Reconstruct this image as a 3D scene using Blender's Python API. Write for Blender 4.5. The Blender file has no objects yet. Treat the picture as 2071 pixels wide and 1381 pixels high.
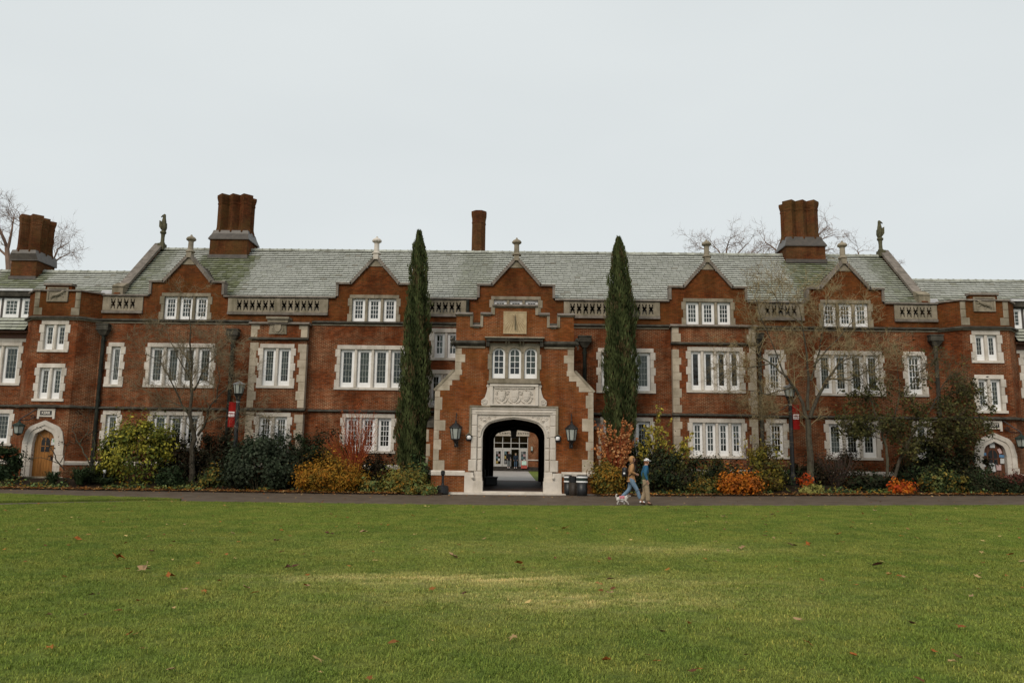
import bpy, bmesh, math, random
import numpy as np
from mathutils import Vector, Matrix
from math import sin, cos, tan, atan, pi, radians, sqrt
random.seed(7); RNG = np.random.default_rng(11)
sc = bpy.context.scene
COL = sc.collection

# ------------------------------------------------------------------ camera
FPX, IW, IH = 1600.0, 2071.0, 1381.0
PITCH, YAW, ROLL, CH = atan((931-690.5)/FPX), 0.016, 0.0138, 1.6
_f = Vector((-sin(YAW)*cos(PITCH), cos(YAW)*cos(PITCH), sin(PITCH)))
_r0 = Vector((cos(YAW), sin(YAW), 0)); _u0 = _r0.cross(_f)
_r = _r0*cos(ROLL)+_u0*sin(ROLL); _u = -_r0*sin(ROLL)+_u0*cos(ROLL)
cam = bpy.data.objects.new('camera', bpy.data.cameras.new('camera')); COL.objects.link(cam)
cam.data.sensor_width = 36.0; cam.data.lens = FPX/IW*36.0
cam.data.clip_start = 0.1; cam.data.clip_end = 3000
cam.matrix_world = Matrix.Translation((0,0,CH)) @ Matrix((_r,_u,-_f)).transposed().to_4x4()
sc.camera = cam

def ray(x, y): return _f + _r*((x-IW/2)/FPX) - _u*((y-IH/2)/FPX)
def at(x, y, Y):                       # photo pixel -> world X, Z on the plane at distance Y
    d = ray(x, y); t = Y/d.y; return d.x*t, CH+d.z*t
def atx(x, y, Y): return round(at(x, y, Y)[0], 3)
def atz(x, y, Y): return round(at(x, y, Y)[1], 3)
def hg(X): return 0.0083*(X+sqrt(X*X+16))           # gentle rise of the ground to the right
def ground_px(x, y):
    z = 0
    for _ in range(8):
        d = ray(x, y); t = (z-CH)/d.z; z = hg(d.x*t)
    return d.x*t, d.y*t, z
def bedz(X, Y):
    t = min(max((Y-36.9)/3.2, 0), 1); return hg(X)+0.42*t*t*(3-2*t)

# ------------------------------------------------------------------ world, sun, exposure
w = bpy.data.worlds.new('World'); sc.world = w; w.use_nodes = True
nt = w.node_tree; nt.nodes.clear()
SUN_EL, SUN_AZ = radians(40), radians(205)
sky = nt.nodes.new('ShaderNodeTexSky'); sky.sky_type = 'NISHITA'; sky.sun_disc = False
sky.sun_elevation = SUN_EL; sky.sun_rotation = SUN_AZ
tc = nt.nodes.new('ShaderNodeTexCoord'); mp = nt.nodes.new('ShaderNodeMapping'); mp.inputs['Scale'].default_value = (1.2, 1.2, 3.5)
no = nt.nodes.new('ShaderNodeTexNoise'); no.inputs['Scale'].default_value = 1.6; no.inputs['Detail'].default_value = 3
cr = nt.nodes.new('ShaderNodeMix'); cr.data_type = 'RGBA'
cr.inputs['A'].default_value = (5.45, 5.80, 5.88, 1); cr.inputs['B'].default_value = (6.30, 6.62, 6.62, 1)
mx = nt.nodes.new('ShaderNodeMix'); mx.data_type = 'RGBA'; mx.inputs['Factor'].default_value = 0.96
bg = nt.nodes.new('ShaderNodeBackground'); bg.inputs['Strength'].default_value = 0.1
wo = nt.nodes.new('ShaderNodeOutputWorld'); L = nt.links.new
L(tc.outputs['Generated'], mp.inputs['Vector']); L(mp.outputs[0], no.inputs['Vector'])
L(no.outputs['Fac'], cr.inputs['Factor']); L(sky.outputs[0], mx.inputs['A']); L(cr.outputs['Result'], mx.inputs['B'])
L(mx.outputs['Result'], bg.inputs['Color']); L(bg.outputs[0], wo.inputs['Surface'])
sun = bpy.data.objects.new('sun', bpy.data.lights.new('sun', 'SUN')); COL.objects.link(sun)
sun.data.energy = 1.5; sun.data.angle = radians(28); sun.data.color = (1.0, 0.90, 0.77)
sd = Vector((sin(SUN_AZ)*cos(SUN_EL)*1.0, cos(SUN_AZ)*cos(SUN_EL), sin(SUN_EL)))
sun.rotation_euler = sd.to_track_quat('Z', 'Y').to_euler()
vs = sc.view_settings; vs.view_transform = 'Standard'; vs.look = 'None'; vs.exposure = 0.34; vs.gamma = 1.0
vs.use_curve_mapping = False

# ------------------------------------------------------------------ materials
def newmat(name):
    m = bpy.data.materials.new(name); m.use_nodes = True; n = m.node_tree.nodes
    b = n['Principled BSDF']; return m, m.node_tree, n, b
def _mixc(t, f, a, b, mode='MIX'):
    x = t.nodes.new('ShaderNodeMix'); x.data_type = 'RGBA'; x.blend_type = mode
    for k, v in (('Factor', f), ('A', a), ('B', b)):
        if isinstance(v, (int, float)): x.inputs[k].default_value = v
        elif isinstance(v, tuple): x.inputs[k].default_value = (*v, 1) if len(v) == 3 else v
        else: t.links.new(v, x.inputs[k])
    return x.outputs['Result']
def _noise(t, scale, detail=4, stretch=None, rough=0.6):
    g = t.nodes.new('ShaderNodeNewGeometry'); n = t.nodes.new('ShaderNodeTexNoise')
    n.inputs['Scale'].default_value = scale; n.inputs['Detail'].default_value = detail; n.inputs['Roughness'].default_value = rough
    if stretch:
        mpn = t.nodes.new('ShaderNodeMapping'); mpn.inputs['Scale'].default_value = stretch
        t.links.new(g.outputs['Position'], mpn.inputs['Vector']); t.links.new(mpn.outputs[0], n.inputs['Vector'])
    else: t.links.new(g.outputs['Position'], n.inputs['Vector'])
    return n.outputs['Fac']
def _ramp(t, fac, p0, p1, c0=(0, 0, 0), c1=(1, 1, 1)):
    r = t.nodes.new('ShaderNodeValToRGB'); r.color_ramp.elements[0].position = p0; r.color_ramp.elements[1].position = p1
    r.color_ramp.elements[0].color = (*c0, 1); r.color_ramp.elements[1].color = (*c1, 1)
    t.links.new(fac, r.inputs[0]); return r.outputs[0]
def _bump(t, b, h, dist=0.01, strength=0.6):
    x = t.nodes.new('ShaderNodeBump'); x.inputs['Distance'].default_value = dist; x.inputs['Strength'].default_value = strength
    t.links.new(h, x.inputs['Height']); t.links.new(x.outputs[0], b.inputs['Normal'])
def mat(name, c, c2=None, scale=3.0, rough=0.8, bump=0.0, spec=0.3, stain=None, stain_amt=0.6, rnd=0.0, stretch=None, metal=0.0):
    m, t, n, b = newmat(name)
    b.inputs['Roughness'].default_value = rough; b.inputs['Specular IOR Level'].default_value = spec*(.22 if rough > .5 else .8); b.inputs['Metallic'].default_value = metal
    f = _noise(t, scale, 6, stretch)
    col = _mixc(t, _ramp(t, f, 0.35, 0.65), c, c2 or tuple(x*0.75 for x in c))
    if stain:
        s = _noise(t, 1.1, 6, (1.6, 1.6, 0.45), 0.7)
        mul = t.nodes.new('ShaderNodeMath'); mul.operation = 'MULTIPLY'; mul.inputs[1].default_value = stain_amt
        t.links.new(_ramp(t, s, 0.48, 0.68), mul.inputs[0]); col = _mixc(t, mul.outputs[0], col, stain)
    if rnd:
        oi = t.nodes.new('ShaderNodeObjectInfo'); mr = t.nodes.new('ShaderNodeMapRange')
        mr.inputs['To Min'].default_value = 1-rnd; mr.inputs['To Max'].default_value = 1+rnd
        t.links.new(oi.outputs['Random'], mr.inputs['Value'])
        hs = t.nodes.new('ShaderNodeHueSaturation'); t.links.new(col, hs.inputs['Color']); t.links.new(mr.outputs[0], hs.inputs['Value']); col = hs.outputs[0]
    t.links.new(col, b.inputs['Base Color'])
    if bump: _bump(t, b, _noise(t, scale*6, 6), bump)
    return m
def attrmat(name, rough=0.7, spec=0.25, transl=0.0, attr='tint', bump=0.0):
    m, t, n, b = newmat(name)
    a = t.nodes.new('ShaderNodeAttribute'); a.attribute_name = attr
    b.inputs['Roughness'].default_value = rough; b.inputs['Specular IOR Level'].default_value = spec*.3
    t.links.new(a.outputs['Color'], b.inputs['Base Color'])
    if bump: _bump(t, b, _noise(t, 18, 5), bump)
    if transl:
        tr = t.nodes.new('ShaderNodeBsdfTranslucent'); t.links.new(a.outputs['Color'], tr.inputs['Color'])
        ms = t.nodes.new('ShaderNodeMixShader'); ms.inputs[0].default_value = transl
        t.links.new(b.outputs[0], ms.inputs[1]); t.links.new(tr.outputs[0], ms.inputs[2])
        t.links.new(ms.outputs[0], n['Material Output'].inputs['Surface'])
    return m
def brickmat(name, c1, c2, mortar_d, mortar_l, eff=0.5, moss=None, moss_amt=0.5, dark=0.55):
    m, t, n, b = newmat(name); b.inputs['Roughness'].default_value = 0.9; b.inputs['Specular IOR Level'].default_value = 0.04
    g = t.nodes.new('ShaderNodeNewGeometry'); sp = t.nodes.new('ShaderNodeSeparateXYZ'); sn = t.nodes.new('ShaderNodeSeparateXYZ')
    t.links.new(g.outputs['Position'], sp.inputs[0]); t.links.new(g.outputs['True Normal'], sn.inputs[0])
    def mth(op, a, bb):
        x = t.nodes.new('ShaderNodeMath'); x.operation = op
        for i, v in enumerate((a, bb)):
            if isinstance(v, (int, float)): x.inputs[i].default_value = v
            else: t.links.new(v, x.inputs[i])
        return x.outputs[0]
    u_ = mth('SUBTRACT', mth('MULTIPLY', sp.outputs[1], sn.outputs[0]), mth('MULTIPLY', sp.outputs[0], sn.outputs[1]))
    cb = t.nodes.new('ShaderNodeCombineXYZ'); t.links.new(u_, cb.inputs[0]); t.links.new(sp.outputs[2], cb.inputs[1])
    br = t.nodes.new('ShaderNodeTexBrick'); t.links.new(cb.outputs[0], br.inputs['Vector'])
    br.inputs['Scale'].default_value = 1.0; br.inputs['Brick Width'].default_value = 0.215; br.inputs['Row Height'].default_value = 0.0685
    br.inputs['Mortar Size'].default_value = 0.0095; br.inputs['Mortar Smooth'].default_value = 0.15; br.inputs['Bias'].default_value = -0.1
    br.inputs['Color1'].default_value = (*c1, 1); br.inputs['Color2'].default_value = (*c2, 1)
    e = _ramp(t, _noise(t, 0.55, 7, None, 0.7), 0.42, 0.62)
    t.links.new(_mixc(t, e, mortar_d, mortar_l), br.inputs['Mortar'])
    col = br.outputs['Color']
    col = _mixc(t, 1.0, col, _ramp(t, _noise(t, 0.9, 7, (1, 1, 0.6), 0.65), 0.3, 0.72, (dark,)*3, (1.12,)*3), 'MULTIPLY')
    col = _mixc(t, 1.0, col, _ramp(t, _noise(t, 7.0, 3, None, 0.6), 0.3, 0.7, (0.8,)*3, (1.15,)*3), 'MULTIPLY')
    col = _mixc(t, 1.0, col, _ramp(t, _noise(t, 1.0, 6, (2.6, 2.6, .28), 0.65), 0.34, 0.62, (.74,)*3, (1.05,)*3), 'MULTIPLY')
    if moss:
        f = t.nodes.new('ShaderNodeMath'); f.operation = 'MULTIPLY'; f.inputs[1].default_value = moss_amt
        t.links.new(_ramp(t, _noise(t, 0.8, 8, None, 0.72), 0.4, 0.65), f.inputs[0]); col = _mixc(t, f.outputs[0], col, moss)
    t.links.new(col, b.inputs['Base Color'])
    iv = mth('SUBTRACT', 1.0, br.outputs['Fac']); _bump(t, b, iv, 0.008, 0.9)
    return m

M = {}
M['brick'] = brickmat('brick_red', (.245,.058,.017), (.108,.027,.010), (.125,.066,.034), (.46,.33,.20), dark=0.64)
M['brick_attic'] = brickmat('brick_mossy', (.225,.054,.016), (.112,.029,.011), (.06,.034,.014), (.18,.12,.055), moss=(.140,.064,.015), moss_amt=0.36, dark=0.55)
M['brick_gate'] = brickmat('brick_orange', (.285,.074,.020), (.150,.037,.013), (.11,.058,.025), (.34,.22,.13), moss=(.20,.090,.018), moss_amt=0.28, dark=0.7)
M['brick_chim'] = brickmat('brick_chimney', (.185,.055,.020), (.105,.031,.013), (.055,.032,.018), (.17,.12,.065), moss=(.10,.075,.026), moss_amt=0.45, dark=0.5)
M['stone'] = mat('pale_limestone', (.62,.565,.50), (.50,.45,.39), 2.5, .85, .004, .2, (.26,.225,.165), .5, rnd=.12)
M['stone_gate'] = mat('carved_limestone', (.63,.57,.50), (.53,.475,.41), 2.5, .85, .004, .2, (.27,.225,.155), .4, rnd=.05)
M['quoin'] = mat('buff_quoin_stone', (.47,.40,.31), (.34,.285,.215), 2.5, .85, .004, .2, (.22,.185,.125), .5, rnd=.14)
M['stone_attic'] = mat('weathered_limestone', (.31,.265,.20), (.20,.17,.125), 2.5, .9, .006, .2, (.095,.085,.05), .7, rnd=.12)
M['stone_dark'] = mat('blackened_stone', (.075,.068,.055), (.035,.032,.026), 3, .8, .006, .25, (.16,.15,.12), .4)
M['coping'] = mat('coping_stone', (.24,.205,.175), (.14,.12,.10), 3, .55, .004, .4, (.08,.068,.05), .6, rnd=.12)
M['lead'] = mat('lead_sheet', (.085,.070,.056), (.05,.042,.035), 4, .45, .002, .5)
M['membrane'] = mat('pale_roof_sheet', (.62,.62,.62), (.45,.45,.46), 2, .6)
M['white'] = mat('white_paint', (.84,.83,.82), (.76,.75,.74), 3, .5, 0, .4)
M['bars'] = mat('lead_glazing_bar', (.42,.43,.40), (.32,.33,.30), 3, .6)
M['dark'] = mat('shade_black', (.022,.018,.014), (.012,.010,.008), 1, .9)  # near-black colour stands in for shade in rooms and the parapet void
M['passage'] = mat('shade_dark_masonry', (.030,.022,.016), (.014,.011,.009), 2, .85, .01)  # near-black base puts the enclosed passage's shade into the masonry colour
M['curtain'] = mat('grey_curtain', (.30,.29,.24), (.16,.155,.125), 9, .9, rnd=.55, stretch=(6, 1, .3))
M['wood'] = mat('varnished_oak', (.34,.15,.035), (.22,.088,.02), 6, .45, .002, .4, (.09,.035,.01), .5, stretch=(9, 1, .6))
M['wood_dark'] = mat('brown_oak', (.15,.055,.022), (.085,.03,.014), 6, .45, .002, .4, stretch=(9, 1, .6))
M['iron'] = mat('black_iron', (.014,.014,.014), (.008,.008,.009), 6, .45, 0, .5)
M['copper'] = mat('verdigris_iron', (.035,.05,.042), (.02,.028,.024), 5, .6, 0, .4)
M['pipe'] = mat('weathered_downpipe', (.035,.038,.030), (.014,.015,.012), 4, .6, 0, .4)
M['lampglass'] = mat('frosted_lamp_glass', (.38,.40,.36), (.28,.30,.27), 4, .35, 0, .5)
M['lampcap'] = mat('grey_lamp_cap', (.20,.20,.20), (.13,.13,.13), 6, .35, 0, .5)
M['asphalt'] = mat('wet_brown_asphalt', (.118,.090,.066), (.074,.056,.041), 1.3, .62, .004, .3, (.155,.125,.10), .6)
M['concrete'] = mat('pale_paving', (.33,.30,.275), (.27,.245,.22), .8, .6, .003, .3)
M['tread'] = mat('dark_step', (.05,.043,.036), (.03,.026,.022), 4, .7)
M['pavers'] = mat('wet_red_pavers', (.075,.040,.027), (.045,.027,.020), 2, .6, .003, .2)
M['soil'] = mat('leafy_soil', (.030,.021,.013), (.016,.011,.008), 4, .95, .02)
M['bark'] = mat('grey_bark', (.085,.072,.055), (.045,.038,.028), 9, .95, .01, .1, (.12,.12,.075), .6)
M['twig'] = mat('mossy_twig', (.115,.095,.052), (.07,.055,.035), 4, .95)
M['twigred'] = mat('purplish_twig', (.105,.072,.060), (.07,.05,.042), 4, .95)
M['redstem'] = mat('orange_red_stem', (.30,.068,.026), (.21,.045,.02), 4, .6)
M['fartwig'] = mat('far_brown_twig', (.25,.165,.125), (.17,.115,.09), 2, .95)
M['leaf'] = attrmat('leaf_foliage', .6, .25, .18)
M['slate'] = attrmat('slate', .6, .3, 0, bump=.004)
M['skin'] = mat('skin', (.46,.27,.19), (.42,.24,.17), 5, .6)
M['red'] = mat('red_banner_cloth', (.26,.012,.010), (.20,.010,.008), 3, .7)
M['black'] = mat('black_plastic', (.012,.012,.013), (.008,.008,.009), 5, .4, 0, .5)
def plain(name, c, rough=.8): return mat(name, c, tuple(x*.82 for x in c), 7, rough)

# glass: clear pane with sky reflection
m, t, n, b = newmat('window_glass'); n.remove(b)
g1 = t.nodes.new('ShaderNodeBsdfTransparent'); g1.inputs[0].default_value = (.66,.70,.66,1)
g2 = t.nodes.new('ShaderNodeBsdfGlossy'); g2.inputs['Roughness'].default_value = .04; g2.inputs[0].default_value = (.9,.95,.95,1)
fr = t.nodes.new('ShaderNodeFresnel'); fr.inputs[0].default_value = 1.5
ms = t.nodes.new('ShaderNodeMixShader'); t.links.new(fr.outputs[0], ms.inputs[0]); t.links.new(g1.outputs[0], ms.inputs[1]); t.links.new(g2.outputs[0], ms.inputs[2])
t.links.new(ms.outputs[0], n['Material Output'].inputs['Surface']); M['glass'] = m

# ------------------------------------------------------------------ mesh helpers
WORLD = {}                                # object name -> world origin
def link(o, parent, wloc):
    COL.objects.link(o); WORLD[o.name] = Vector(wloc)
    if parent is not None:
        o.parent = parent; o.location = Vector(wloc)-WORLD[parent.name]
    else: o.location = wloc
    return o
def tag(o, label=None, cat=None, group=None, kind=None):
    for k, v in (('label', label), ('category', cat), ('group', group), ('kind', kind)):
        if v: o[k] = v
    return o
def empty(name, loc, parent=None, label=None, cat=None, group=None, kind=None):
    o = bpy.data.objects.new(name, None); o.empty_display_size = .3
    return tag(link(o, parent, loc), label, cat, group, kind)
class MB:
    def __init__(s): s.v = []; s.f = []; s.m = []
    def poly(s, pts, m=0):
        k = len(s.v); s.v += [tuple(p) for p in pts]; s.f.append(tuple(range(k, k+len(pts)))); s.m.append(m)
    def box(s, x0, x1, y0, y1, z0, z1, m=0):
        k = len(s.v); s.v += [(x0,y0,z0),(x1,y0,z0),(x1,y1,z0),(x0,y1,z0),(x0,y0,z1),(x1,y0,z1),(x1,y1,z1),(x0,y1,z1)]
        for q in ((0,3,2,1),(4,5,6,7),(0,1,5,4),(1,2,6,5),(2,3,7,6),(3,0,4,7)): s.f.append(tuple(k+i for i in q)); s.m.append(m)
    def prism(s, poly, y0, y1, m=0, axis='y'):      # polygon in (x,z) counter-clockwise seen from -Y, extruded in Y
        n = len(poly); k = len(s.v)
        A = sum(poly[i][0]*poly[(i+1) % n][1]-poly[(i+1) % n][0]*poly[i][1] for i in range(n))
        if A < 0: poly = poly[::-1]
        if axis == 'y':
            s.v += [(p[0], y0, p[1]) for p in poly]+[(p[0], y1, p[1]) for p in poly]
        elif axis == 'x':                           # polygon in (y,z)
            s.v += [(y1, p[0], p[1]) for p in poly]+[(y0, p[0], p[1]) for p in poly]
        else:                                       # polygon in (x,y), extruded in z
            s.v += [(p[0], p[1], y1) for p in poly]+[(p[0], p[1], y0) for p in poly]
        s.f.append(tuple(range(k, k+n))); s.m.append(m); s.f.append(tuple(range(k+2*n-1, k+n-1, -1))); s.m.append(m)
        for i in range(n):
            j = (i+1) % n; s.f.append((k+j, k+i, k+n+i, k+n+j)); s.m.append(m)
    def frustum(s, a, za, b, zb, m=0):              # a,b = (x0,x1,y0,y1)
        k = len(s.v)
        for q, z in ((a, za), (b, zb)): s.v += [(q[0],q[2],z),(q[1],q[2],z),(q[1],q[3],z),(q[0],q[3],z)]
        for q in ((0,3,2,1),(4,5,6,7),(0,1,5,4),(1,2,6,5),(2,3,7,6),(3,0,4,7)): s.f.append(tuple(k+i for i in q)); s.m.append(m)
    def tube(s, pts, rad, sides=6, m=0, cap=True, twist=0.0):
        pts = [Vector(p) for p in pts]; n = len(pts); k = len(s.v)
        if isinstance(rad, (int, float)): rad = [rad]*n
        up = None
        for i, p in enumerate(pts):
            d = (pts[min(i+1, n-1)]-pts[max(i-1, 0)]).normalized()
            if up is None: up = Vector((0,1,0)) if abs(d.y) < .9 else Vector((1,0,0))
            a = d.cross(up).normalized(); b_ = d.cross(a).normalized(); up = -b_ if False else a.cross(d)
            for q in range(sides):
                t_ = 2*pi*q/sides+twist; s.v.append(tuple(p+(a*cos(t_)+b_*sin(t_))*rad[i]))
        for i in range(n-1):
            for q in range(sides):
                r = (q+1) % sides; s.f.append((k+i*sides+q, k+i*sides+r, k+(i+1)*sides+r, k+(i+1)*sides+q)); s.m.append(m)
        if cap:
            s.f.append(tuple(k+q for q in range(sides))[::-1]); s.m.append(m)
            s.f.append(tuple(k+(n-1)*sides+q for q in range(sides))); s.m.append(m)
    def lathe(s, c, prof, sides=12, m=0, twist=0.0):
        s.tube([(c[0], c[1], c[2]+z) for r, z in prof], [max(r, .001) for r, z in prof], sides, m, True, twist)
    def build(s, name, mats, parent=None, smooth=False, origin=None, attr=None):
        v = np.array(s.v, dtype=np.float64).reshape(-1, 3)
        lo, hi = v.min(0), v.max(0)
        o_ = Vector(origin) if origin is not None else Vector(((lo[0]+hi[0])/2, (lo[1]+hi[1])/2, lo[2]))
        v = v-np.array(o_)
        me = bpy.data.meshes.new(name); me.from_pydata(v.tolist(), [], s.f)
        if not isinstance(mats, (list, tuple)): mats = [mats]
        for q in mats: me.materials.append(M[q] if isinstance(q, str) else q)
        if len(mats) > 1: me.polygons.foreach_set('material_index', s.m)
        if smooth: me.shade_smooth()
        if attr is not None: set_face_color(me, attr)
        me.update(); return link(bpy.data.objects.new(name, me), parent, o_)
def set_face_color(me, cols):
    a = me.color_attributes.new('tint', 'FLOAT_COLOR', 'CORNER')
    n = np.empty(len(me.polygons), dtype=np.int32); me.polygons.foreach_get('loop_total', n)
    c = np.repeat(np.asarray(cols, dtype=np.float32), n, axis=0)
    if c.shape[1] == 3: c = np.hstack([c, np.ones((len(c), 1), np.float32)])
    a.data.foreach_set('color', c.ravel())
_boxc = {}
def block(name, x0, x1, y0, y1, z0, z1, m, parent, bev=0.012):          # one stone; equal sizes share a mesh
    dx, dy, dz = round(x1-x0, 3), round(y1-y0, 3), round(z1-z0, 3); key = (dx, dy, dz, m if isinstance(m, str) else m.name, bev)
    if key not in _boxc:
        b_ = MB()
        if bev: # chamfered front edges
            q = bev; k = 0
            b_.v = [(-dx/2,-dy/2+q,0),(dx/2,-dy/2+q,0),(dx/2,dy/2,0),(-dx/2,dy/2,0),(-dx/2,-dy/2+q,dz),(dx/2,-dy/2+q,dz),(dx/2,dy/2,dz),(-dx/2,dy/2,dz),
                    (-dx/2+q,-dy/2,q),(dx/2-q,-dy/2,q),(dx/2-q,-dy/2,dz-q),(-dx/2+q,-dy/2,dz-q)]
            b_.f = [(0,3,2,1),(4,5,6,7),(1,2,6,5),(2,3,7,6),(3,0,4,7),(8,9,10,11),(0,1,9,8),(1,5,10,9),(5,4,11,10),(4,0,8,11)]; b_.m = [0]*10
        else: b_.box(-dx/2, dx/2, -dy/2, dy/2, 0, dz)
        me = bpy.data.meshes.new(name); me.from_pydata(b_.v, [], b_.f); me.materials.append(M[m] if isinstance(m, str) else m); _boxc[key] = me
    return link(bpy.data.objects.new(name, _boxc[key]), parent, ((x0+x1)/2, (y0+y1)/2, z0))
def holed(mb, x0, x1, z0, z1, Y, holes, depth=.22, m=0):                 # front wall face with rectangular openings and their reveals
    xs = sorted({x0, x1, *[max(x0, min(x1, h[i])) for h in holes for i in (0, 1)]}); zs = sorted({z0, z1, *[max(z0, min(z1, h[i])) for h in holes for i in (2, 3)]})
    for i in range(len(xs)-1):
        for j in range(len(zs)-1):
            cx, cz = (xs[i]+xs[i+1])/2, (zs[j]+zs[j+1])/2
            if any(h[0] < cx < h[1] and h[2] < cz < h[3] for h in holes): continue
            mb.poly([(xs[i],Y,zs[j]),(xs[i+1],Y,zs[j]),(xs[i+1],Y,zs[j+1]),(xs[i],Y,zs[j+1])], m)
    for a, b_, c0, d0 in holes:
        c, d = max(c0, z0), min(d0, z1)
        if d <= c: continue
        mb.poly([(a,Y,c),(a,Y,d),(a,Y+depth,d),(a,Y+depth,c)], m); mb.poly([(b_,Y,d),(b_,Y,c),(b_,Y+depth,c),(b_,Y+depth,d)], m)
        if d0 <= z1: mb.poly([(a,Y,d),(b_,Y,d),(b_,Y+depth,d),(a,Y+depth,d)], m)
        if c0 >= z0: mb.poly([(a,Y,c),(a,Y+depth,c),(b_,Y+depth,c),(b_,Y,c)], m)
def text(name, s, x, y, z, size, m, parent, align='CENTER', ext=.004, rotz=0, bold=0.0):
    cu = bpy.data.curves.new(name, 'FONT'); cu.body = s; cu.size = size; cu.align_x = align; cu.align_y = 'CENTER'; cu.extrude = ext; cu.offset = bold
    cu.materials.append(M[m] if isinstance(m, str) else m)
    tmp = bpy.data.objects.new('t', cu); COL.objects.link(tmp); dg = bpy.context.evaluated_depsgraph_get(); me = bpy.data.meshes.new_from_object(tmp.evaluated_get(dg)); bpy.data.objects.remove(tmp)
    o = bpy.data.objects.new(name, me); o.rotation_euler = (pi/2, 0, rotz)
    if not me.materials: me.materials.append(M[m] if isinstance(m, str) else m)
    return link(o, parent, (x, y, z))

# ================================================================== THE SETTING
def grid_sheet(name, xs, ys, zf, m, kind='structure', skirt=0):
    b_ = MB()
    for y in ys:
        for x in xs: b_.v.append((x, y, zf(x, y)))
    nx = len(xs)
    for j in range(len(ys)-1):
        for i in range(nx-1): k = j*nx+i; b_.f.append((k, k+1, k+nx+1, k+nx)); b_.m.append(0)
    o = b_.build(name, m, origin=(0, 0, 0)); tag(o, kind=kind); o.data.shade_smooth(); return o
# grass colour shared by the turf sheet and the blades
def grassmat(name, blades):
    m, t, n, b = newmat(name); b.inputs['Roughness'].default_value = .8; b.inputs['Specular IOR Level'].default_value = .06
    k = 1.68 if blades else 1.10
    green = (.102*k, .138*k, .024*k); deep = (.060*k, .088*k, .017*k); olive = (.150*k, .160*k, .034*k); straw = (.40*k, .335*k, .14*k)
    c = _mixc(t, _ramp(t, _noise(t, .22, 4), .36, .70, (0, 0, 0), (.75,)*3), green, deep)
    c = _mixc(t, _ramp(t, _noise(t, 1.1, 6, (1, .8, 1)), .40, .70), c, olive)
    c = _mixc(t, _ramp(t, _noise(t, 4.5, 5), .50, .70, (0, 0, 0), (.75,)*3), c, deep)
    # worn, straw-coloured bands that run across the lawn
    g = t.nodes.new('ShaderNodeNewGeometry'); sp = t.nodes.new('ShaderNodeSeparateXYZ'); t.links.new(g.outputs['Position'], sp.inputs[0])
    def mth(op, *a):
        x = t.nodes.new('ShaderNodeMath'); x.operation = op
        for i, v in enumerate(a):
            if isinstance(v, (int, float)): x.inputs[i].default_value = v
            else: t.links.new(v, x.inputs[i])
        return x.outputs[0]
    tot = None
    for (cx, cy, rx, ry, am) in ((-.9, 10.85, 2.3, .45, .7), (.55, 9.25, 1.2, .40, .65), (-.3, 14.5, 4.5, 1.6, .16), (2.6, 14.6, 1.6, .8, .3), (.3, 10.0, 3.4, 1.7, .32)):
        dx = mth('DIVIDE', mth('SUBTRACT', sp.outputs[0], cx), rx); dy = mth('DIVIDE', mth('SUBTRACT', sp.outputs[1], cy), ry)
        e = mth('MULTIPLY', mth('EXPONENT', mth('MULTIPLY', mth('ADD', mth('MULTIPLY', dx, dx), mth('MULTIPLY', dy, dy)), -1.0)), am)
        tot = e if tot is None else mth('ADD', tot, e)
    nz = _ramp(t, _noise(t, 2.6, 6, (.6, 1.5, 1), .7), .36, .6)
    fac = t.nodes.new('ShaderNodeMath'); fac.operation = 'MULTIPLY'; fac.use_clamp = True
    t.links.new(tot, fac.inputs[0]); t.links.new(nz, fac.inputs[1]); c = _mixc(t, fac.outputs[0], c, straw)
    fine = _ramp(t, _noise(t, 26, 4, None, .7), .3, .7, (.6,)*3, (1.35,)*3); c = _mixc(t, 1.0, c, fine, 'MULTIPLY')
    if blades:
        oi = t.nodes.new('ShaderNodeAttribute'); oi.attribute_name = 'tint'; c = _mixc(t, 1.0, c, oi.outputs['Color'], 'MULTIPLY')
    t.links.new(c, b.inputs['Base Color'])
    if not blades: _bump(t, b, _noise(t, 40, 5), .03, .8)
    return m
M['turf'] = grassmat('turf_green', False); M['blade'] = grassmat('grass_blade', True)
wide = [-400, -200, -120, -80, -60]+[x for x in range(-50, 52, 2)]+[60, 80, 120, 200, 400]
def near_edge(x):                                   # far edge of the big lawn
    return 28.65+.25*sin(x*.09)
grid_sheet('ground', wide, [-120, -40, -10, 0, 10, 20, 28, 34, 40, 54, 70, 84, 120, 250, 600, 1500], lambda x, y: hg(min(max(x, -40), 40))-.10, 'soil')
xs = [x*1.5 for x in range(-30, 31)]
def lawn_edge(x): return 28.65 if x > -13.0 else 28.65+(x+13.0)*.98
xl = [x*.3 for x in range(-150, 151)]; fr_l = [-14, -8, -4, 0, 4, 8, 12, 16, 20, 24, 27.7, 28.0]
b_ = MB(); ny = 14
for j in range(ny+2):
    for x in xl:
        e = max(lawn_edge(x), -2); e += (.07*sin(x*2.1)+.05*sin(x*5.3+1)+random.uniform(-.04, .04)) if j >= ny else 0; y = -14+(e+14)*min(j, ny)/ny; b_.v.append((x, y+(.02 if j > ny else 0), hg(x)-(.05 if j > ny else 0)))
for j in range(ny+1):
    for i in range(len(xl)-1): k = j*len(xl)+i; b_.f.append((k, k+1, k+len(xl)+1, k+len(xl))); b_.m.append(0)
o = b_.build('lawn', 'turf', origin=(0, 0, 0)); tag(o, kind='structure'); o.data.shade_smooth()
grid_sheet('path', xs, [-10, 0, 10, 20, 28.2, 30, 32, 34, 36, 37.0, 38.2], lambda x, y: hg(x)-.035, 'asphalt')
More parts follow.
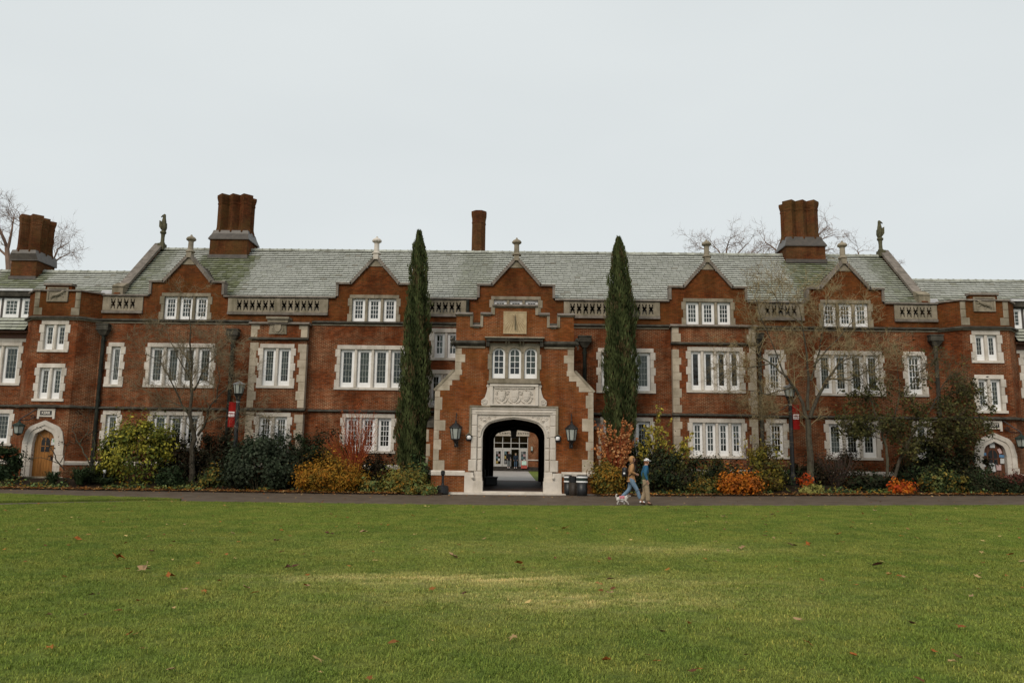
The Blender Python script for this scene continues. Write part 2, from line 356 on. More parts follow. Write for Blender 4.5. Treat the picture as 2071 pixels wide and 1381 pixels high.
# a tapering tongue of lawn that runs into the path at the left
TGT = [(-45, 41-4.5), (-30, 33.6), (-20, 31.2), (-16.3, 30.4), (-12.6, 29.58)]; TGB = [(-45, lawn_edge(-45)+2.6), (-20, lawn_edge(-20)+2.3), (-16.5, lawn_edge(-16.5)+2.0), (-13.6, 29.35), (-12.6, 29.5)]
tb = MB(); xt = [-45+.4*i for i in range(82)]
for x in xt:
    y1 = min(np.interp(x, *zip(*TGT)), 36.4); y0 = min(np.interp(x, *zip(*TGB)), y1-.02)
    for t_ in (0, .001, .5, .999, 1): tb.v.append((x, y0+(y1-y0)*t_, hg(x)+(-.045 if t_ in (0, 1) else .045)))
for i in range(len(xt)-1):
    for j in range(4): k = i*5+j; tb.f.append((k, k+5, k+6, k+1)); tb.m.append(0)
o = tb.build('lawn_tongue', 'turf', origin=(0, 0, 0)); tag(o, kind='structure')
# planting beds either side of the gatehouse
def bed(name, xs_):
    ys = [36.75, 36.9, 37.2, 37.7, 38.3, 39, 39.8, 40.6, 41.6]
    return grid_sheet(name, xs_, ys, lambda x, y: bedz(x, y)+(.0 if y > 36.8 else -.06)+.03*sin(x*3.1+y)*cos(y*2.3), 'soil')
bed('planting_bed', [-40+i*.9 for i in range(41)]+[-3.75]); bed('planting_bed', [3.4+i*.9 for i in range(41)])
# threshold of the archway and passage floor
b_ = MB(); b_.box(-4.3, 3.5, 38.02, 38.5, -.05, .075); b_.box(-2.75, 1.85, 38.2, 39.2, -.05, .135); tag(b_.build('threshold', 'stone_gate'), kind='structure')
b_ = MB(); b_.poly([(-2.9,38.95,.14),(2.0,38.95,.14),(2.0,53,.31),(-2.9,53,.31)]); tag(b_.build('passage_floor', 'pavers'), kind='structure')
b_ = MB(); b_.poly([(-9,52.9,.30),(.86,52.9,.30),(.52,84.4,.52),(-9,84.4,.52)]); tag(b_.build('courtyard_paving', 'concrete'), kind='structure')
b_ = MB(); b_.poly([(.86,52.9,.305),(14,52.9,.305),(14,84.4,.525),(.52,84.4,.525)]); b_.poly([(-22,52.9,.30),(-9,52.9,.30),(-9,84.4,.52),(-22,84.4,.52)]); tag(b_.build('courtyard_lawn', 'turf'), kind='structure')

# ================================================================== THE BRICK BUILDING
YM, YG, YB, YT, YW = 41.5, 38.5, 41.1, 40.7, 41.8
CX = -0.48
ROOT = empty('brick_building', (CX, YM, 0), label='long red brick collegiate hall with gabled slate roof and a central stone archway', cat='building')
HOLES = {YM: [], YB: [], YT: [], YW: [], 'attic': []}

def window(X0, X1, Z0, Z1, Y, n, cols=3, rows=5, stone='stone', lint=.22, sill=.14, bar='bars', bw=.016, railb=.24, curt=1.0, label=None, holes=None,
           toothed=True, mull=.15, plainpane=False, jw=.27, openq=None):
    """stone surround with jamb blocks, lintel, sill and mullions; white casements with glazing bars; glass and curtains behind"""
    w_ = empty('window', ((X0+X1)/2, Y, Z0), ROOT, label)
    yf, yb = Y-.03, Y+.20; t_ = .09 if toothed else 0
    nl = max(1, round((X1-X0)/1.35))
    for i in range(nl):
        a = X0+t_+(X1-X0-2*t_)*i/nl; c = X0+t_+(X1-X0-2*t_)*(i+1)/nl; block('lintel', a, c-.006, yf, yb, Z1-lint, Z1, stone, w_)
        if sill: block('sill', X0+(X1-X0)*i/nl, X0+(X1-X0)*(i+1)/nl-.006, yf-.03, yb, Z0, Z0+sill, stone, w_)
    h = Z1-lint-(Z0+sill); k = max(2, round(h/.42))
    for i in range(k):
        za, zb_ = Z0+sill+h*i/k, Z0+sill+h*(i+1)/k-.006; ww = 0 if (i+k) % 2 == 1 else t_
        block('jamb_stone', X0+ww, X0+jw, yf+(0.004 if ww else 0), yb, za, zb_, stone, w_); block('jamb_stone', X1-jw, X1-ww, yf+(0.004 if ww else 0), yb, za, zb_, stone, w_)
    ix0, ix1 = X0+jw, X1-jw; lw = (ix1-ix0-(n-1)*mull)/n; sz0, sz1 = Z0+sill, Z1-lint
    for i in range(n):
        a = ix0+i*(lw+mull); c = a+lw
        if i: block('mullion', a-mull, a, Y+.0, yb, sz0, sz1, stone, w_, .03)
        casement(w_, a+.005, c-.005, sz0+.003, sz1-.003, Y+.13, cols, rows, bar, bw, railb, curt, plainpane)
    if holes is not None: holes.append((X0+.09+.02, X1-.09-.02, Z0+.02, Z1-.02))
    return w_
_bars = {}
def casement(w_, a, c, z0, z1, Y, cols, rows, bar, bw, railb, curt, plainpane=False, arch=False):
    st, rt = min(.125, (c-a)*.2), .12
    if arch: st = .085; rt = .11
    f_ = MB(); f_.box(a, a+st, Y, Y+.06, z0, z1); f_.box(c-st, c, Y, Y+.06, z0, z1); f_.box(a+st, c-st, Y, Y+.06, z1-rt, z1); f_.box(a+st, c-st, Y, Y+.06, z0, z0+railb)
    # inner rebate of the sash
    q = .02; f_.box(a+st, a+st+q, Y+.02, Y+.06, z0+railb, z1-rt); f_.box(c-st-q, c-st, Y+.02, Y+.06, z0+railb, z1-rt); f_.box(a+st+q, c-st-q, Y+.02, Y+.06, z1-rt-q, z1-rt); f_.box(a+st+q, c-st-q, Y+.02, Y+.06, z0+railb, z0+railb+q)
    f_.build('casement', 'white', w_)
    pa_, pc, p0, p1 = a+st+q, c-st-q, z0+railb+q, z1-rt-q
    if not plainpane:
        g = MB()
        for i in range(1, cols): x = pa_+(pc-pa_)*i/cols; g.box(x-bw/2, x+bw/2, Y+.028, Y+.046, p0, p1)
        for j in range(1, rows):
            z = p0+(p1-p0)*j/rows; xs2 = [pa_]+[pa_+(pc-pa_)*i/cols for i in range(1, cols)]+[pc]
            for i in range(cols): g.box(xs2[i]+(bw/2 if i else 0), xs2[i+1]-(bw/2 if i < cols-1 else 0), Y+.028, Y+.046, z-bw/2, z+bw/2)
        g.build('glazing_bars', bar, w_)
    g = MB(); e = .003; g.box(pa_+e, pc-e, Y+.048, Y+.052, p0+e, p1-e); g.build('pane', 'glass', w_)
    r = random.random()
    if r < curt:
        cc = MB(); full = random.random() < .72; lo = pa_-.06; hi = pc+.06 if full else pa_+(pc-pa_)*random.uniform(.35, .6)
        n_ = 12; pts = [(lo+(hi-lo)*i/n_, Y+.14+.02*sin(i*2.1)) for i in range(n_+1)]; zt = z1-.05; zb_ = p0-.1 if random.random() < .8 else p0+(p1-p0)*random.uniform(.2, .5)
        for i in range(n_): cc.poly([(pts[i][0],pts[i][1],zb_),(pts[i+1][0],pts[i+1][1],zb_),(pts[i+1][0],pts[i+1][1],zt),(pts[i][0],pts[i][1],zt)])
        cc.build('curtain', 'curtain', w_)

def W(lbl, px0, px1, pym, z0, z1, Y, n, **k):       # from photo columns, on plane Y
    kw = dict(holes=HOLES.get(k.pop('hk', Y))); kw.update(k)
    return window(atx(px0, pym, Y), atx(px1, pym, Y), z0, z1, Y, n, label=lbl, **kw)
# first-floor windows of the main range
Z1a, Z1b = 5.16, 7.54
W(None, 213, 252, 737, Z1a, Z1b, YM, 1); W(None, 292, 436, 739, Z1a, Z1b, YM, 4); W(None, 677, 829, 744, Z1a, Z1b, YM, 4)
W(None, 868, 936, 697, 6.78, 8.50, YM, 2, cols=2, rows=3, bw=.03, bar='white', curt=.3); W(None, 861, 925, 790, 4.28, 6.28, YM, 2, cols=2, rows=4, bw=.025)
W(None, 1206, 1326, 750, Z1a, Z1b, YM, 3); W(None, 1544, 1591, 754, Z1a, Z1b, YM, 1, bar='white', bw=.028); W(None, 1647, 1790, 755, Z1a, Z1b, YM, 4); W(None, 1826, 1876, 755, Z1a, Z1b, YM, 1, bar='white', bw=.03)
# ground floor
Z0a, Z0b = 1.86, 3.92
W(None, 202, 245, 868, Z0a, Z0b, YM, 1); W(None, 297, 411, 868, Z0a, Z0b, YM, 3); W(None, 687, 801, 880, Z0a, Z0b, YM, 3, bar='white', bw=.024)
W(None, 1210, 1325, 885, Z0a, Z0b, YM, 3); W(None, 1547, 1596, 889, Z0a, Z0b, YM, 1, rows=4, bar='white', bw=.028); W(None, 1667, 1784, 889, Z0a, Z0b, YM, 3); W(None, 1843, 1890, 889, Z0a, Z0b, YM, 1)
# gable windows
GAB = [(-18.22, 2.04), (-8.07, 2.08), (-.48, 2.08), (9.75, 2.08), (17.02, 2.05)]
for gx, gw in GAB:
    window(gx-1.42, gx+1.42, 8.80, 10.27, YM, 3, 3, 4, 'stone_attic', lint=.19, sill=0, bar='white', bw=.022, railb=.2, curt=.95, holes=HOLES['attic'], jw=.24, mull=.15,
           label='three-light attic window partly hidden by the gatehouse parapet' if gx == -.48 else None)
# bays
BL, BR = (-14.45, -11.48), (7.75, 12.07)
window(-14.02, -12.02, 5.16, 7.50, YB, 2, holes=HOLES[YB]); window(-14.02, -12.02, 1.86, 3.90, YB, 2, bar='white', bw=.022, holes=HOLES[YB])
window(8.43, 11.50, 5.20, 7.60, YB, 4, plainpane=True, curt=.25, holes=HOLES[YB], label='four-light window with plain undivided dark panes')
window(8.45, 11.50, 1.84, 3.88, YB, 4, cols=2, rows=4, bar='white', bw=.026, holes=HOLES[YB])
# turrets (left one measured, right one mirrored)
TURRETS = [(-25.88, -23.50), (22.62, 25.02)]
for a, c in TURRETS:
    mid = (a+c)/2
    window(mid-.82, mid+.82, 6.87, 8.56, YT, 2, 2, 4, curt=.4, railb=.3, holes=HOLES[YT], bw=.02); window(mid-.84, mid+.84, 4.30, 6.27, YT, 2, 2, 5, curt=.3, railb=.3, holes=HOLES[YT], bw=.02)
# wings at both ends of the picture
for s_ in (-1, 1):
    def mX(x): return x if s_ < 0 else -.88-x
    for (a, c, z0, z1, n_) in ((-31.2, -26.95, 5.19, 7.55, 4), (-31.2, -27.05, 2.0, 3.92, 4), (-36.4, -32.1, 5.19, 7.55, 4), (-36.4, -32.1, 2.0, 3.92, 4)):
        x0, x1 = sorted((mX(a), mX(c))); window(x0, x1, z0, z1, YW, n_, 3, 5, holes=HOLES[YW])
    for i in range(9):                              # dormer casements under the flat roof
        x0, x1 = sorted((mX(-26.42-i*1.0), mX(-26.42-i*1.0-.86))); w_ = empty('window', ((x0+x1)/2, YW, 8.9), ROOT)
        casement(w_, x0, x1, 8.88, 9.93, YW-.02, 3, 4, 'white', .02, .17, .9)
        HOLES[YW].append((x0+.02, x1-.02, 8.9, 9.91))

def prismx(mb, prof, x0, x1, m=0): mb.prism(prof, x0, x1, m, 'x')
# ---- main walls
b_ = MB(); holed(b_, -22.85, 21.95, .1, 8.62, YM, HOLES[YM]+[(CX-1.85, CX+1.85, .1, 3.9)]); wall_main = b_.build('wall', 'brick', ROOT)
b_ = MB(); XS = sorted([(gx-gw+.06, gx+gw-.06) for gx, gw in GAB])
h9 = HOLES['attic']
b_.m = []
holed(b_, -22.85, 21.95, 8.62, 9.12, YM, [(h[0], h[1], h[2], 9.3) for h in h9])
for gx, gw in GAB:
    a, c = gx-gw+.06, gx+gw-.06; hs = [h for h in h9 if a < h[0] < c]
    ext_l = .62; holed(b_, a-.5, c+.5, 9.12, 10.06, YM, [(h[0], h[1], 9.0, 10.4) for h in hs])
    holed(b_, a, c, 10.06, 10.84, YM, [(h[0], h[1], 10.0, h[3]) for h in hs])
    b_.poly([(gx-1.30,YM,10.84),(gx+1.30,YM,10.84),(gx,YM,12.22)])
    b_.box(a, a+.3, YM+.001, YM+.5, 10.07, 10.83); b_.box(c-.3, c, YM+.001, YM+.5, 10.07, 10.83)
attic = b_.build('attic_wall', 'brick_attic', ROOT)
# ---- gables: copings, apex stone, finial, little roofs running back
for gx, gw in GAB:
    g = empty('gable', (gx, YM, 10.06), ROOT)
    y0, y1 = YM-.12, YM+.42
    for s_ in (-1, 1):
        xo, xi = gx+s_*gw, gx+s_*1.27
        c_ = MB(); c_.box(min(xo, xo-s_*.13), max(xo, xo-s_*.13), y0+.03, y1, 10.19, 10.82); c_.build('coping', 'coping', g)
        c_ = MB(); c_.box(min(xo+s_*.02, xi), max(xo+s_*.02, xi), y0, y1, 10.83, 10.945); c_.build('coping', 'coping', g)
        nseg = 3
        for i in range(nseg):
            t0, t1 = i/nseg, (i+1)/nseg-.008; P0 = (xi+(gx-xi)*t0, 10.835+(12.30-10.835)*t0); P1 = (xi+(gx-xi)*t1, 10.835+(12.30-10.835)*t1)
            nx, nz = s_*.73*.15, .68*.15
            c_ = MB(); c_.prism([(P0[0], P0[1]-.02), (P1[0], P1[1]-.02), (P1[0]+nx, P1[1]+nz), (P0[0]+nx, P0[1]+nz)], y0, y1); c_.build('coping', 'coping', g)
    c_ = MB(); c_.prism([(gx-.36, 11.84), (gx+.36, 11.84), (gx, 12.25)], YM-.035, YM+.2); c_.build('apex_stone', 'stone_attic', g)
    c_ = MB(); c_.box(gx-.13, gx+.13, YM-.14, YM+.3, 12.22, 12.50); c_.lathe((gx, YM+.06, 12.50), [(.15,0),(.24,.04),(.24,.10),(.17,.14),(.145,.18),(.135,.62),(.16,.66),(.25,.72),(.265,.78),(.21,.86),(.10,.92),(.05,.97),(.055,1.0),(.0,1.04)], 14)
    c_.build('finial', 'stone_attic' if gx != -8.07 else 'stone', g, smooth=False)
    c_ = MB(); c_.prism([(gx-1.93, 10.12), (gx+1.93, 10.12), (gx, 12.20)], YM+.40, 45.0); c_.build('gable_roof', 'lead', g)
# ---- roof with individual slates
def slates(x0, x1, y0, z0, y1, z1, rows, moss, w0=.30, name='slates', thick=.055):
    sl = Vector((0, y1-y0, z1-z0)); Ls = sl.length; d = sl/Ls; nrm = Vector((0, -d.z, d.y))
    V, F, C, K = [], [], [], []; ex = Ls/rows; k = 0
    for j in range(rows):
        x = x0-random.random()*w0; base = j*ex; drift = 0
        rowt = random.uniform(.92, 1.04)
        while x < x1:
            w_ = random.uniform(.8, 1.25)*w0; a, c = max(x, x0), min(x+w_-.012, x1); x += w_
            if c-a < .04: continue
            s0 = base+random.uniform(-.004, .004)+.003*sin(a*.7+j*2.3); s1 = base+ex*1.16; th = thick*random.uniform(.9, 1.15); wob = .004*sin(a*.9)
            lo = Vector((0,y0,z0))+d*s0+nrm*(.02+wob); hi = Vector((0,y0,z0))+d*s1+nrm*(.002+wob)
            p = [lo, lo+nrm*th, hi+nrm*.012, hi]
            V += [(a,p[0].y,p[0].z),(c,p[0].y,p[0].z),(c,p[1].y,p[1].z),(a,p[1].y,p[1].z),(c,p[2].y,p[2].z),(a,p[2].y,p[2].z),(c,p[3].y,p[3].z),(a,p[3].y,p[3].z)]
            F += [(k,k+1,k+2,k+3),(k+3,k+2,k+4,k+5),(k+1,k+6,k+4,k+2),(k,k+3,k+5,k+7)]; k += 8
            xm = (a+c)/2; f_ = s0/Ls
            mo = 0
            for (ma, mb_, top, amt) in moss:
                if f_ < top: mo = max(mo, amt*min(1, max(0, 1-max(ma-xm, xm-mb_, 0)/.5)))
            mo = min(1, mo*random.uniform(.7, 1.15)+random.random()**4*.25)
            v_ = random.uniform(.93, 1.05)*rowt; base_c = np.array((.45,.458,.41))*v_
            if random.random() < .01: base_c = np.array((.34,.33,.28))*v_
            mossc = np.array((.165,.180,.10))*random.uniform(.75, 1.2); cc = base_c*(1-mo)+mossc*mo
            ed = np.array((.020,.018,.014))*random.uniform(.7, 1.3)  # butt edges: bare dark slate, plus shade between courses put into the colour
            C += [ed, cc, ed, ed]
    me = bpy.data.meshes.new(name); me.from_pydata(V, [], F); me.materials.append(M['slate']); set_face_color(me, C)
    return me
def roof(x0, x1, ye, ze, yr, zr, yback, rows, moss, label=None):
    b_ = MB(); b_.poly([(x0,ye,ze),(x1,ye,ze),(x1,yr,zr),(x0,yr,zr)]); b_.poly([(x1,yr,zr),(x1,yback,ze-.1),(x0,yback,ze-.1),(x0,yr,zr)][::-1][::-1])
    r = b_.build('roof', 'lead', ROOT); tag(r, label=label)
    me = slates(x0+.02, x1-.02, ye, ze, yr, zr, rows, moss); o = link(bpy.data.objects.new('slates', me), r, (0, 0, 0)); o['kind'] = 'stuff'
    x = x0; tm = None
    while x < x1-.1:
        if tm is None:
            q = MB(); q.prism([(-.17,-.10),(-.13,.0),(-.05,.055),(.05,.055),(.13,.0),(.17,-.10),(.13,-.06),(0,.0),(-.13,-.06)], 0, .40, 0, 'x'); q.prism([(-.18,-.10),(-.14,.015),(-.05,.078),(.05,.078),(.14,.015),(.18,-.10)], .36, .43, 0, 'x')
            tm = bpy.data.meshes.new('ridge_tile'); tm.from_pydata(q.v, [], q.f); tm.materials.append(ridgem)
        link(bpy.data.objects.new('ridge_tile', tm), r, (x, yr, zr+.075)); x += .44
    return r
ridgem = mat('ridge_tile_lichen', (.40,.41,.36), (.22,.22,.18), 3, .8, rnd=.2)
YR, ZR = 46.3, 13.92
mossy = [(-19.0, -16.1, .86, .95), (-3.5, -2.2, 1.1, .35), (15.3, 18.0, .86, .9), (-21.9, -21.2, 1.1, .6), (20.3, 21.1, 1.1, .6), (-22, -19, .5, .35), (12.5, 21, .4, .35)]
roof(-22.02, 21.22, 41.95, 10.16, YR, ZR, 50.9, 23, mossy)
roof(-40.0, -22.35, 43.95, 10.55, 46.3, 12.46, 49, 11, [(-31.2, -28.6, 1, .8), (-40, -22, .3, .3)]); roof(21.5, 40, 43.95, 10.55, 46.3, 12.46, 49, 11, [(21.5, 40, .3, .3)])
# raised gable ends with sloping copings and carved bird finials
for x0, x1, s_ in ((-22.34, -22.02, -1), (21.22, 21.54, 1)):
    e = MB(); e.prism([(41.75, 8.6), (41.75, 10.25), (YR, ZR+.30), (50.8, 10.4), (50.8, 8.6)], x0, x1, 0, 'x'); ew = e.build('end_gable', 'brick_attic', ROOT)
    for i in range(5):
        t0, t1 = i/5, (i+1)/5-.004; A = Vector((42.35+(YR-42.35)*t0, 10.66+(ZR+.30-10.66)*t0)); B = Vector((42.35+(YR-42.35)*t1, 10.66+(ZR+.30-10.66)*t1)); nn = Vector((-.64, .77))*.14
        c_ = MB(); c_.prism([A[:], B[:], (B+nn)[:], (A+nn)[:]], x0-.10, x1+.10, 0, 'x'); c_.build('coping', 'coping', ew)
    c_ = MB(); c_.box(x0-.14, x1+.14, 41.85, 42.38, 10.1, 10.66); c_.prism([(41.80, 10.66), (42.40, 10.66), (42.40, 10.98), (42.1, 10.86)], x0-.16, x1+.16, 0, 'x'); c_.build('kneeler_stone', 'stone_attic', ew)
    xm = (x0+x1)/2-s_*.18; f_ = MB(); zb = ZR+.16
    f_.box(xm-.17, xm+.17, YR-.35, YR+.15, zb-.2, zb+.18); f_.lathe((xm, YR-.1, zb+.18), [(.15,0),(.17,.05),(.12,.12),(.11,.4),(.13,.62),(.19,.68),(.19,.76),(.13,.80)], 8)
    f_.lathe((xm, YR-.1, zb+.98), [(.10,0),(.15,.15),(.165,.38),(.14,.62),(.10,.82),(.09,.95),(.085,1.03),(.03,1.08)], 8)
    f_.prism([(xm+s_*.08, zb+1.05), (xm+s_*.20, zb+1.22), (xm+s_*.21, zb+1.62), (xm+s_*.13, zb+1.58), (xm+s_*.04, zb+1.3)], YR-.28, YR+.08); f_.prism([(xm-s_*.08, zb+1.0), (xm-s_*.15, zb+1.2), (xm-s_*.13, zb+1.5), (xm-s_*.04, zb+1.4)], YR-.25, YR+.05)
    f_.prism([(xm+s_*.08, zb+1.92), (xm+s_*.20, zb+1.86), (xm+s_*.08, zb+2.0)], YR-.16, YR-.04)
    f_.build('bird_finial', mat('lichened_stone', (.125,.115,.07), (.07,.065,.04), 6, .9, .01), ew)
# ---- eaves coping, gutter and black shade sheet behind, balustrades
SPANS = []
edges = [-22.3]+[v for gx, gw in GAB for v in (gx-gw, gx+gw)]+[21.4]
for i in range(0, len(edges), 2):
    a, c = edges[i], edges[i+1]; n_ = max(1, round((c-a)/1.6))
    if a == -22.3: a = -22.75
    if i == len(edges)-2: c = 21.85
    for j in range(n_):
        q0, q1 = a+(c-a)*j/n_, a+(c-a)*(j+1)/n_-.006
        q = MB(); q.prism([(41.36, 10.06), (41.95, 10.06), (41.95, 10.26), (41.36, 10.15)], q0, q1, 0, 'x'); q.build('eaves_coping', 'coping', ROOT)
q = MB()
for a, c in ((-22.7, -20.45), (-16.0, -10.4), (-5.5, -2.95), (2.0, 7.25), (12.3, 14.85), (19.5, 21.85)):
    q.box(a, c, 42.25, 42.27, 9.0, 10.05, 0); q.box(a, c, 41.72, 42.25, 9.12, 9.15, 1); m_ = (a+c)/2+.3  # upright black sheet stands in for the shade behind the piercings
    q.poly([(m_-1.0,41.75,9.28),(c-.3,41.75,9.28),(c-.3,42.24,9.72),(m_-1.0,42.24,9.72)], 1)
q.build('gutter_and_shade_sheet', ['dark', 'membrane'], ROOT)
cell = .352
pm = None
def pierced(xc, z0, z1, parent):
    global pm
    if pm is None:
        h = z1-z0; q = MB(); hw = cell/2; y0, y1 = -.06, .10
        q.box(-hw, -hw+.055, y0, y1, 0, h); q.box(hw-.055, hw, y0, y1, 0, h); i0 = -hw+.055; i1 = hw-.055; r = .10
        q.box(i0, i1, y0+.012, y1, 0, r); q.box(i0, i1, y0+.012, y1, h-r, h)
        zc = h/2
        q.prism([(i0+.035, h-r), (0, h-r-.19), (i1-.035, h-r)], y0+.02, y1-.02); q.prism([(i0+.035, r), (0, r+.19), (i1-.035, r)], y0+.02, y1-.02)
        q.prism([(i0, zc-.07), (i0+.062, zc), (i0, zc+.07)], y0+.02, y1-.02); q.prism([(i1, zc-.07), (i1-.062, zc), (i1, zc+.07)], y0+.02, y1-.02)
        for sx in (-1, 1):
            for sz in (-1, 1): q.lathe((sx*(hw-.085), 0, zc+sz*(.14)-.02), [(.022,0),(.03,.02),(.022,.04)], 6)
        pm = bpy.data.meshes.new('pierced_panel'); pm.from_pydata(q.v, [], q.f); pm.materials.append(M['stone_attic'])
    return link(bpy.data.objects.new('pierced_panel', pm), parent, (xc, YM, z0))
def balustrade(x0, x1, groups, post_l=.33, post_r=.33):
    B = empty('balustrade', ((x0+x1)/2, YM, 9.12), ROOT); z0, z1 = 9.26, 10.02
    q = MB(); q.box(x0, x1, YM-.12, YM+.12, 9.12, 9.255); q.build('rail', 'coping', B)
    q = MB(); q.box(x0, x1, YM-.04, YM+.12, 10.025, 10.06); q.build('rail', 'stone_dark', B)
    n_ = sum(groups); mid = .30*(len(groups)-1); pl = (x1-x0-n_*cell-mid)/2; x = x0
    block('post', x0+.003, x0+pl-.003, YM-.075, YM+.12, z0, z1, 'stone_attic', B); x = x0+pl
    for gi, gn in enumerate(groups):
        for i in range(gn): pierced(x+cell/2, z0, z1, B); x += cell
        if gi < len(groups)-1: block('post', x+.003, x+.297, YM-.085, YM+.12, z0, z1, 'stone_attic', B); x += .30
    block('post', x+.003, x1-.003, YM-.075, YM+.12, z0, z1, 'stone_attic', B)
def brickfill(a, c):
    if c-a > .02: q = MB(); q.box(a, c, YM, YM+.3, 9.12, 10.06); q.build('parapet_wall', 'brick_attic', ROOT)
g = [gx for gx, _ in GAB]
BAL = [(-22.70, -20.52, [4]), (-15.93, -10.53, [6, 6]), (-5.45, -3.05, [5]), (2.07, 7.18, [6, 6]), (12.35, 14.80, [5]), (19.56, 21.80, [5])]
for a, c, gr in BAL: balustrade(a, c, gr)
fills = [(-20.52, g[0]-2.04+.06-.5), (g[0]+2.48, -15.93), (-10.53, g[1]-2.52), (g[1]+2.52, -5.45), (-3.05, g[2]-2.52), (g[2]+2.52, 2.07), (7.18, g[3]-2.52), (g[3]+2.52, 12.35), (14.80, g[4]-2.49), (g[4]+2.49, 19.56)]
for a, c in fills: brickfill(a, c)
# ---- string courses and plinth of the main range
def string(x0, x1, Y, z, kind='upper'):
    s_ = MB()
    if kind == 'upper': s_.prism([(Y+.05, z), (Y+.05, z+.17), (Y-.02, z+.17), (Y-.17, z+.09), (Y-.17, z+.05), (Y-.08, z)], x0, x1, 0, 'x'); s_.box(x0, x1, Y-.05, Y+.05, z-.075, z-.002, 1); s_.build('string_course', ['stone_dark', 'stone_attic'], ROOT)
    else: s_.prism([(Y+.05, z), (Y+.05, z+.16), (Y-.02, z+.16), (Y-.16, z+.07), (Y-.16, z+.04), (Y-.06, z)], x0, x1, 0, 'x'); s_.build('string_course', 'stone_dark', ROOT)
for a, c in ((-22.75, -14.6), (-11.33, 7.65), (12.17, 21.85)): string(a, c, YM, 8.66)
for a, c in ((-22.75, -14.6), (-11.33, 7.65), (12.17, 21.85)): string(a, c, YM, 3.97, 'mid')
def plinth(x0, x1, Y, z=1.07):
    s_ = MB(); s_.prism([(Y+.02, z), (Y+.02, z+.22), (Y-.01, z+.22), (Y-.12, z+.14), (Y-.12, z)], x0, x1, 0, 'x'); s_.build('plinth_band', 'stone', ROOT)
    s_ = MB(); s_.box(x0, x1, Y-.09, Y+.02, -.1, z-.002); s_.build('plinth_wall', 'brick', ROOT)
for a, c in ((-22.75, -14.45), (-11.48, -4.6), (3.6, 7.75), (12.07, 21.85)): plinth(a, c, YM)
# ---- bays
def bay(x0, x1, top, label):
    q = MB(); hs = [h for h in HOLES[YB] if x0 < h[0] < x1]; holed(q, x0, x1, .1, top, YB, hs)
    for x, fl in ((x0, 1), (x1, 0)):
        p_ = [(x,YB,.1),(x,YM,.1),(x,YM,top),(x,YB,top)]; q.poly(p_[::-1] if fl else p_)
    q.poly([(x0,YB,top),(x1,YB,top),(x1,YM,top),(x0,YM,top)]); B = q.build('bay', 'brick', ROOT); tag(B, label)
    plinth(x0-.02, x1+.02, YB)
    for s_ in (-1, 1):
        xo = x0 if s_ < 0 else x1; z = 1.30; i = 0
        while z < top-.1:
            if 3.94 < z+.2 < 4.2: z = 4.15
            if 7.55 < z+.15 < 7.85: z = 7.86
            hh = min(random.uniform(.36, .48), top-z); ww = .44 if i % 2 else .33
            if 3.5 < z < 3.97: hh = min(hh, 3.96-z)
            if 7.2 < z < 7.66: hh = min(hh, 7.66-z)
            a, c = (xo-.015, xo+ww) if s_ < 0 else (xo-ww, xo+.015)
            if hh > .08: block('quoin', a, c, YB-.015-.003*(i % 2), YB+.3, z, z+hh-.006, 'quoin', B)
            z += max(hh, .05); i += 1
    for z, k in ((3.97, 'mid'), (7.69, 'mid')): string(x0-.1, x1+.1, YB, z, k)
    c_ = MB(); c_.prism([(YM+.05, top), (YM+.05, top+.15), (YB-.05, top+.15), (YB-.16, top+.07), (YB-.16, top+.03), (YB-.05, top)], x0-.12, x1+.12, 0, 'x'); c_.build('coping', 'coping', B)
    return B
BLo = bay(*BL, 8.52, 'narrow two-storey bay with stone quoins and a carved shield above'); BRo = bay(*BR, 8.64, 'wide four-light bay with stone quoins under the fourth gable')
c_ = MB(); c_.prism([(-13.46, 8.62), (-12.60, 8.62), (-12.56, 8.02), (-13.50, 8.02)], YB-.06, YB+.1); c_.prism([(-13.62, 8.80), (-12.42, 8.80), (-12.42, 8.92), (-13.62, 8.92)], YB-.28, YM); c_.prism([(-13.55, 8.62), (-12.50, 8.62), (-12.46, 8.80), (-13.58, 8.80)], YB-.2, YM)
cart = c_.build('carved_shield', 'stone_attic', BLo)
def shield(mb, cx, cz, w_, h_, y, d=.03):
    mb.prism([(cx-w_/2, cz+h_/2), (cx-w_/2, cz), (cx-w_*.3, cz-h_*.35), (cx, cz-h_/2), (cx+w_*.3, cz-h_*.35), (cx+w_/2, cz), (cx+w_/2, cz+h_/2), (cx+w_*.2, cz+h_*.56), (cx, cz+h_*.5), (cx-w_*.2, cz+h_*.56)], y-d, y+.01)
def ring_scroll(mb, cx, cz, r, y, rad=.018, turns=1.4, s_=1, n_=14):
    mb.tube([(cx+s_*r*(1-i/n_*.75)*cos(i/n_*turns*2*pi), y, cz+r*(1-i/n_*.75)*sin(i/n_*turns*2*pi)) for i in range(n_+1)], rad, 5)
c_ = MB(); shield(c_, -13.03, 8.32, .34, .40, YB-.06, .05)
for i in range(16):
    a = 2*pi*i/16; c_.lathe((-13.03+.29*cos(a), YB-.06, 8.32+.27*sin(a)-.03), [(.02,0),(.05,.03),(.02,.07)], 5)
c_.build('wreath', 'stone_attic', BLo)
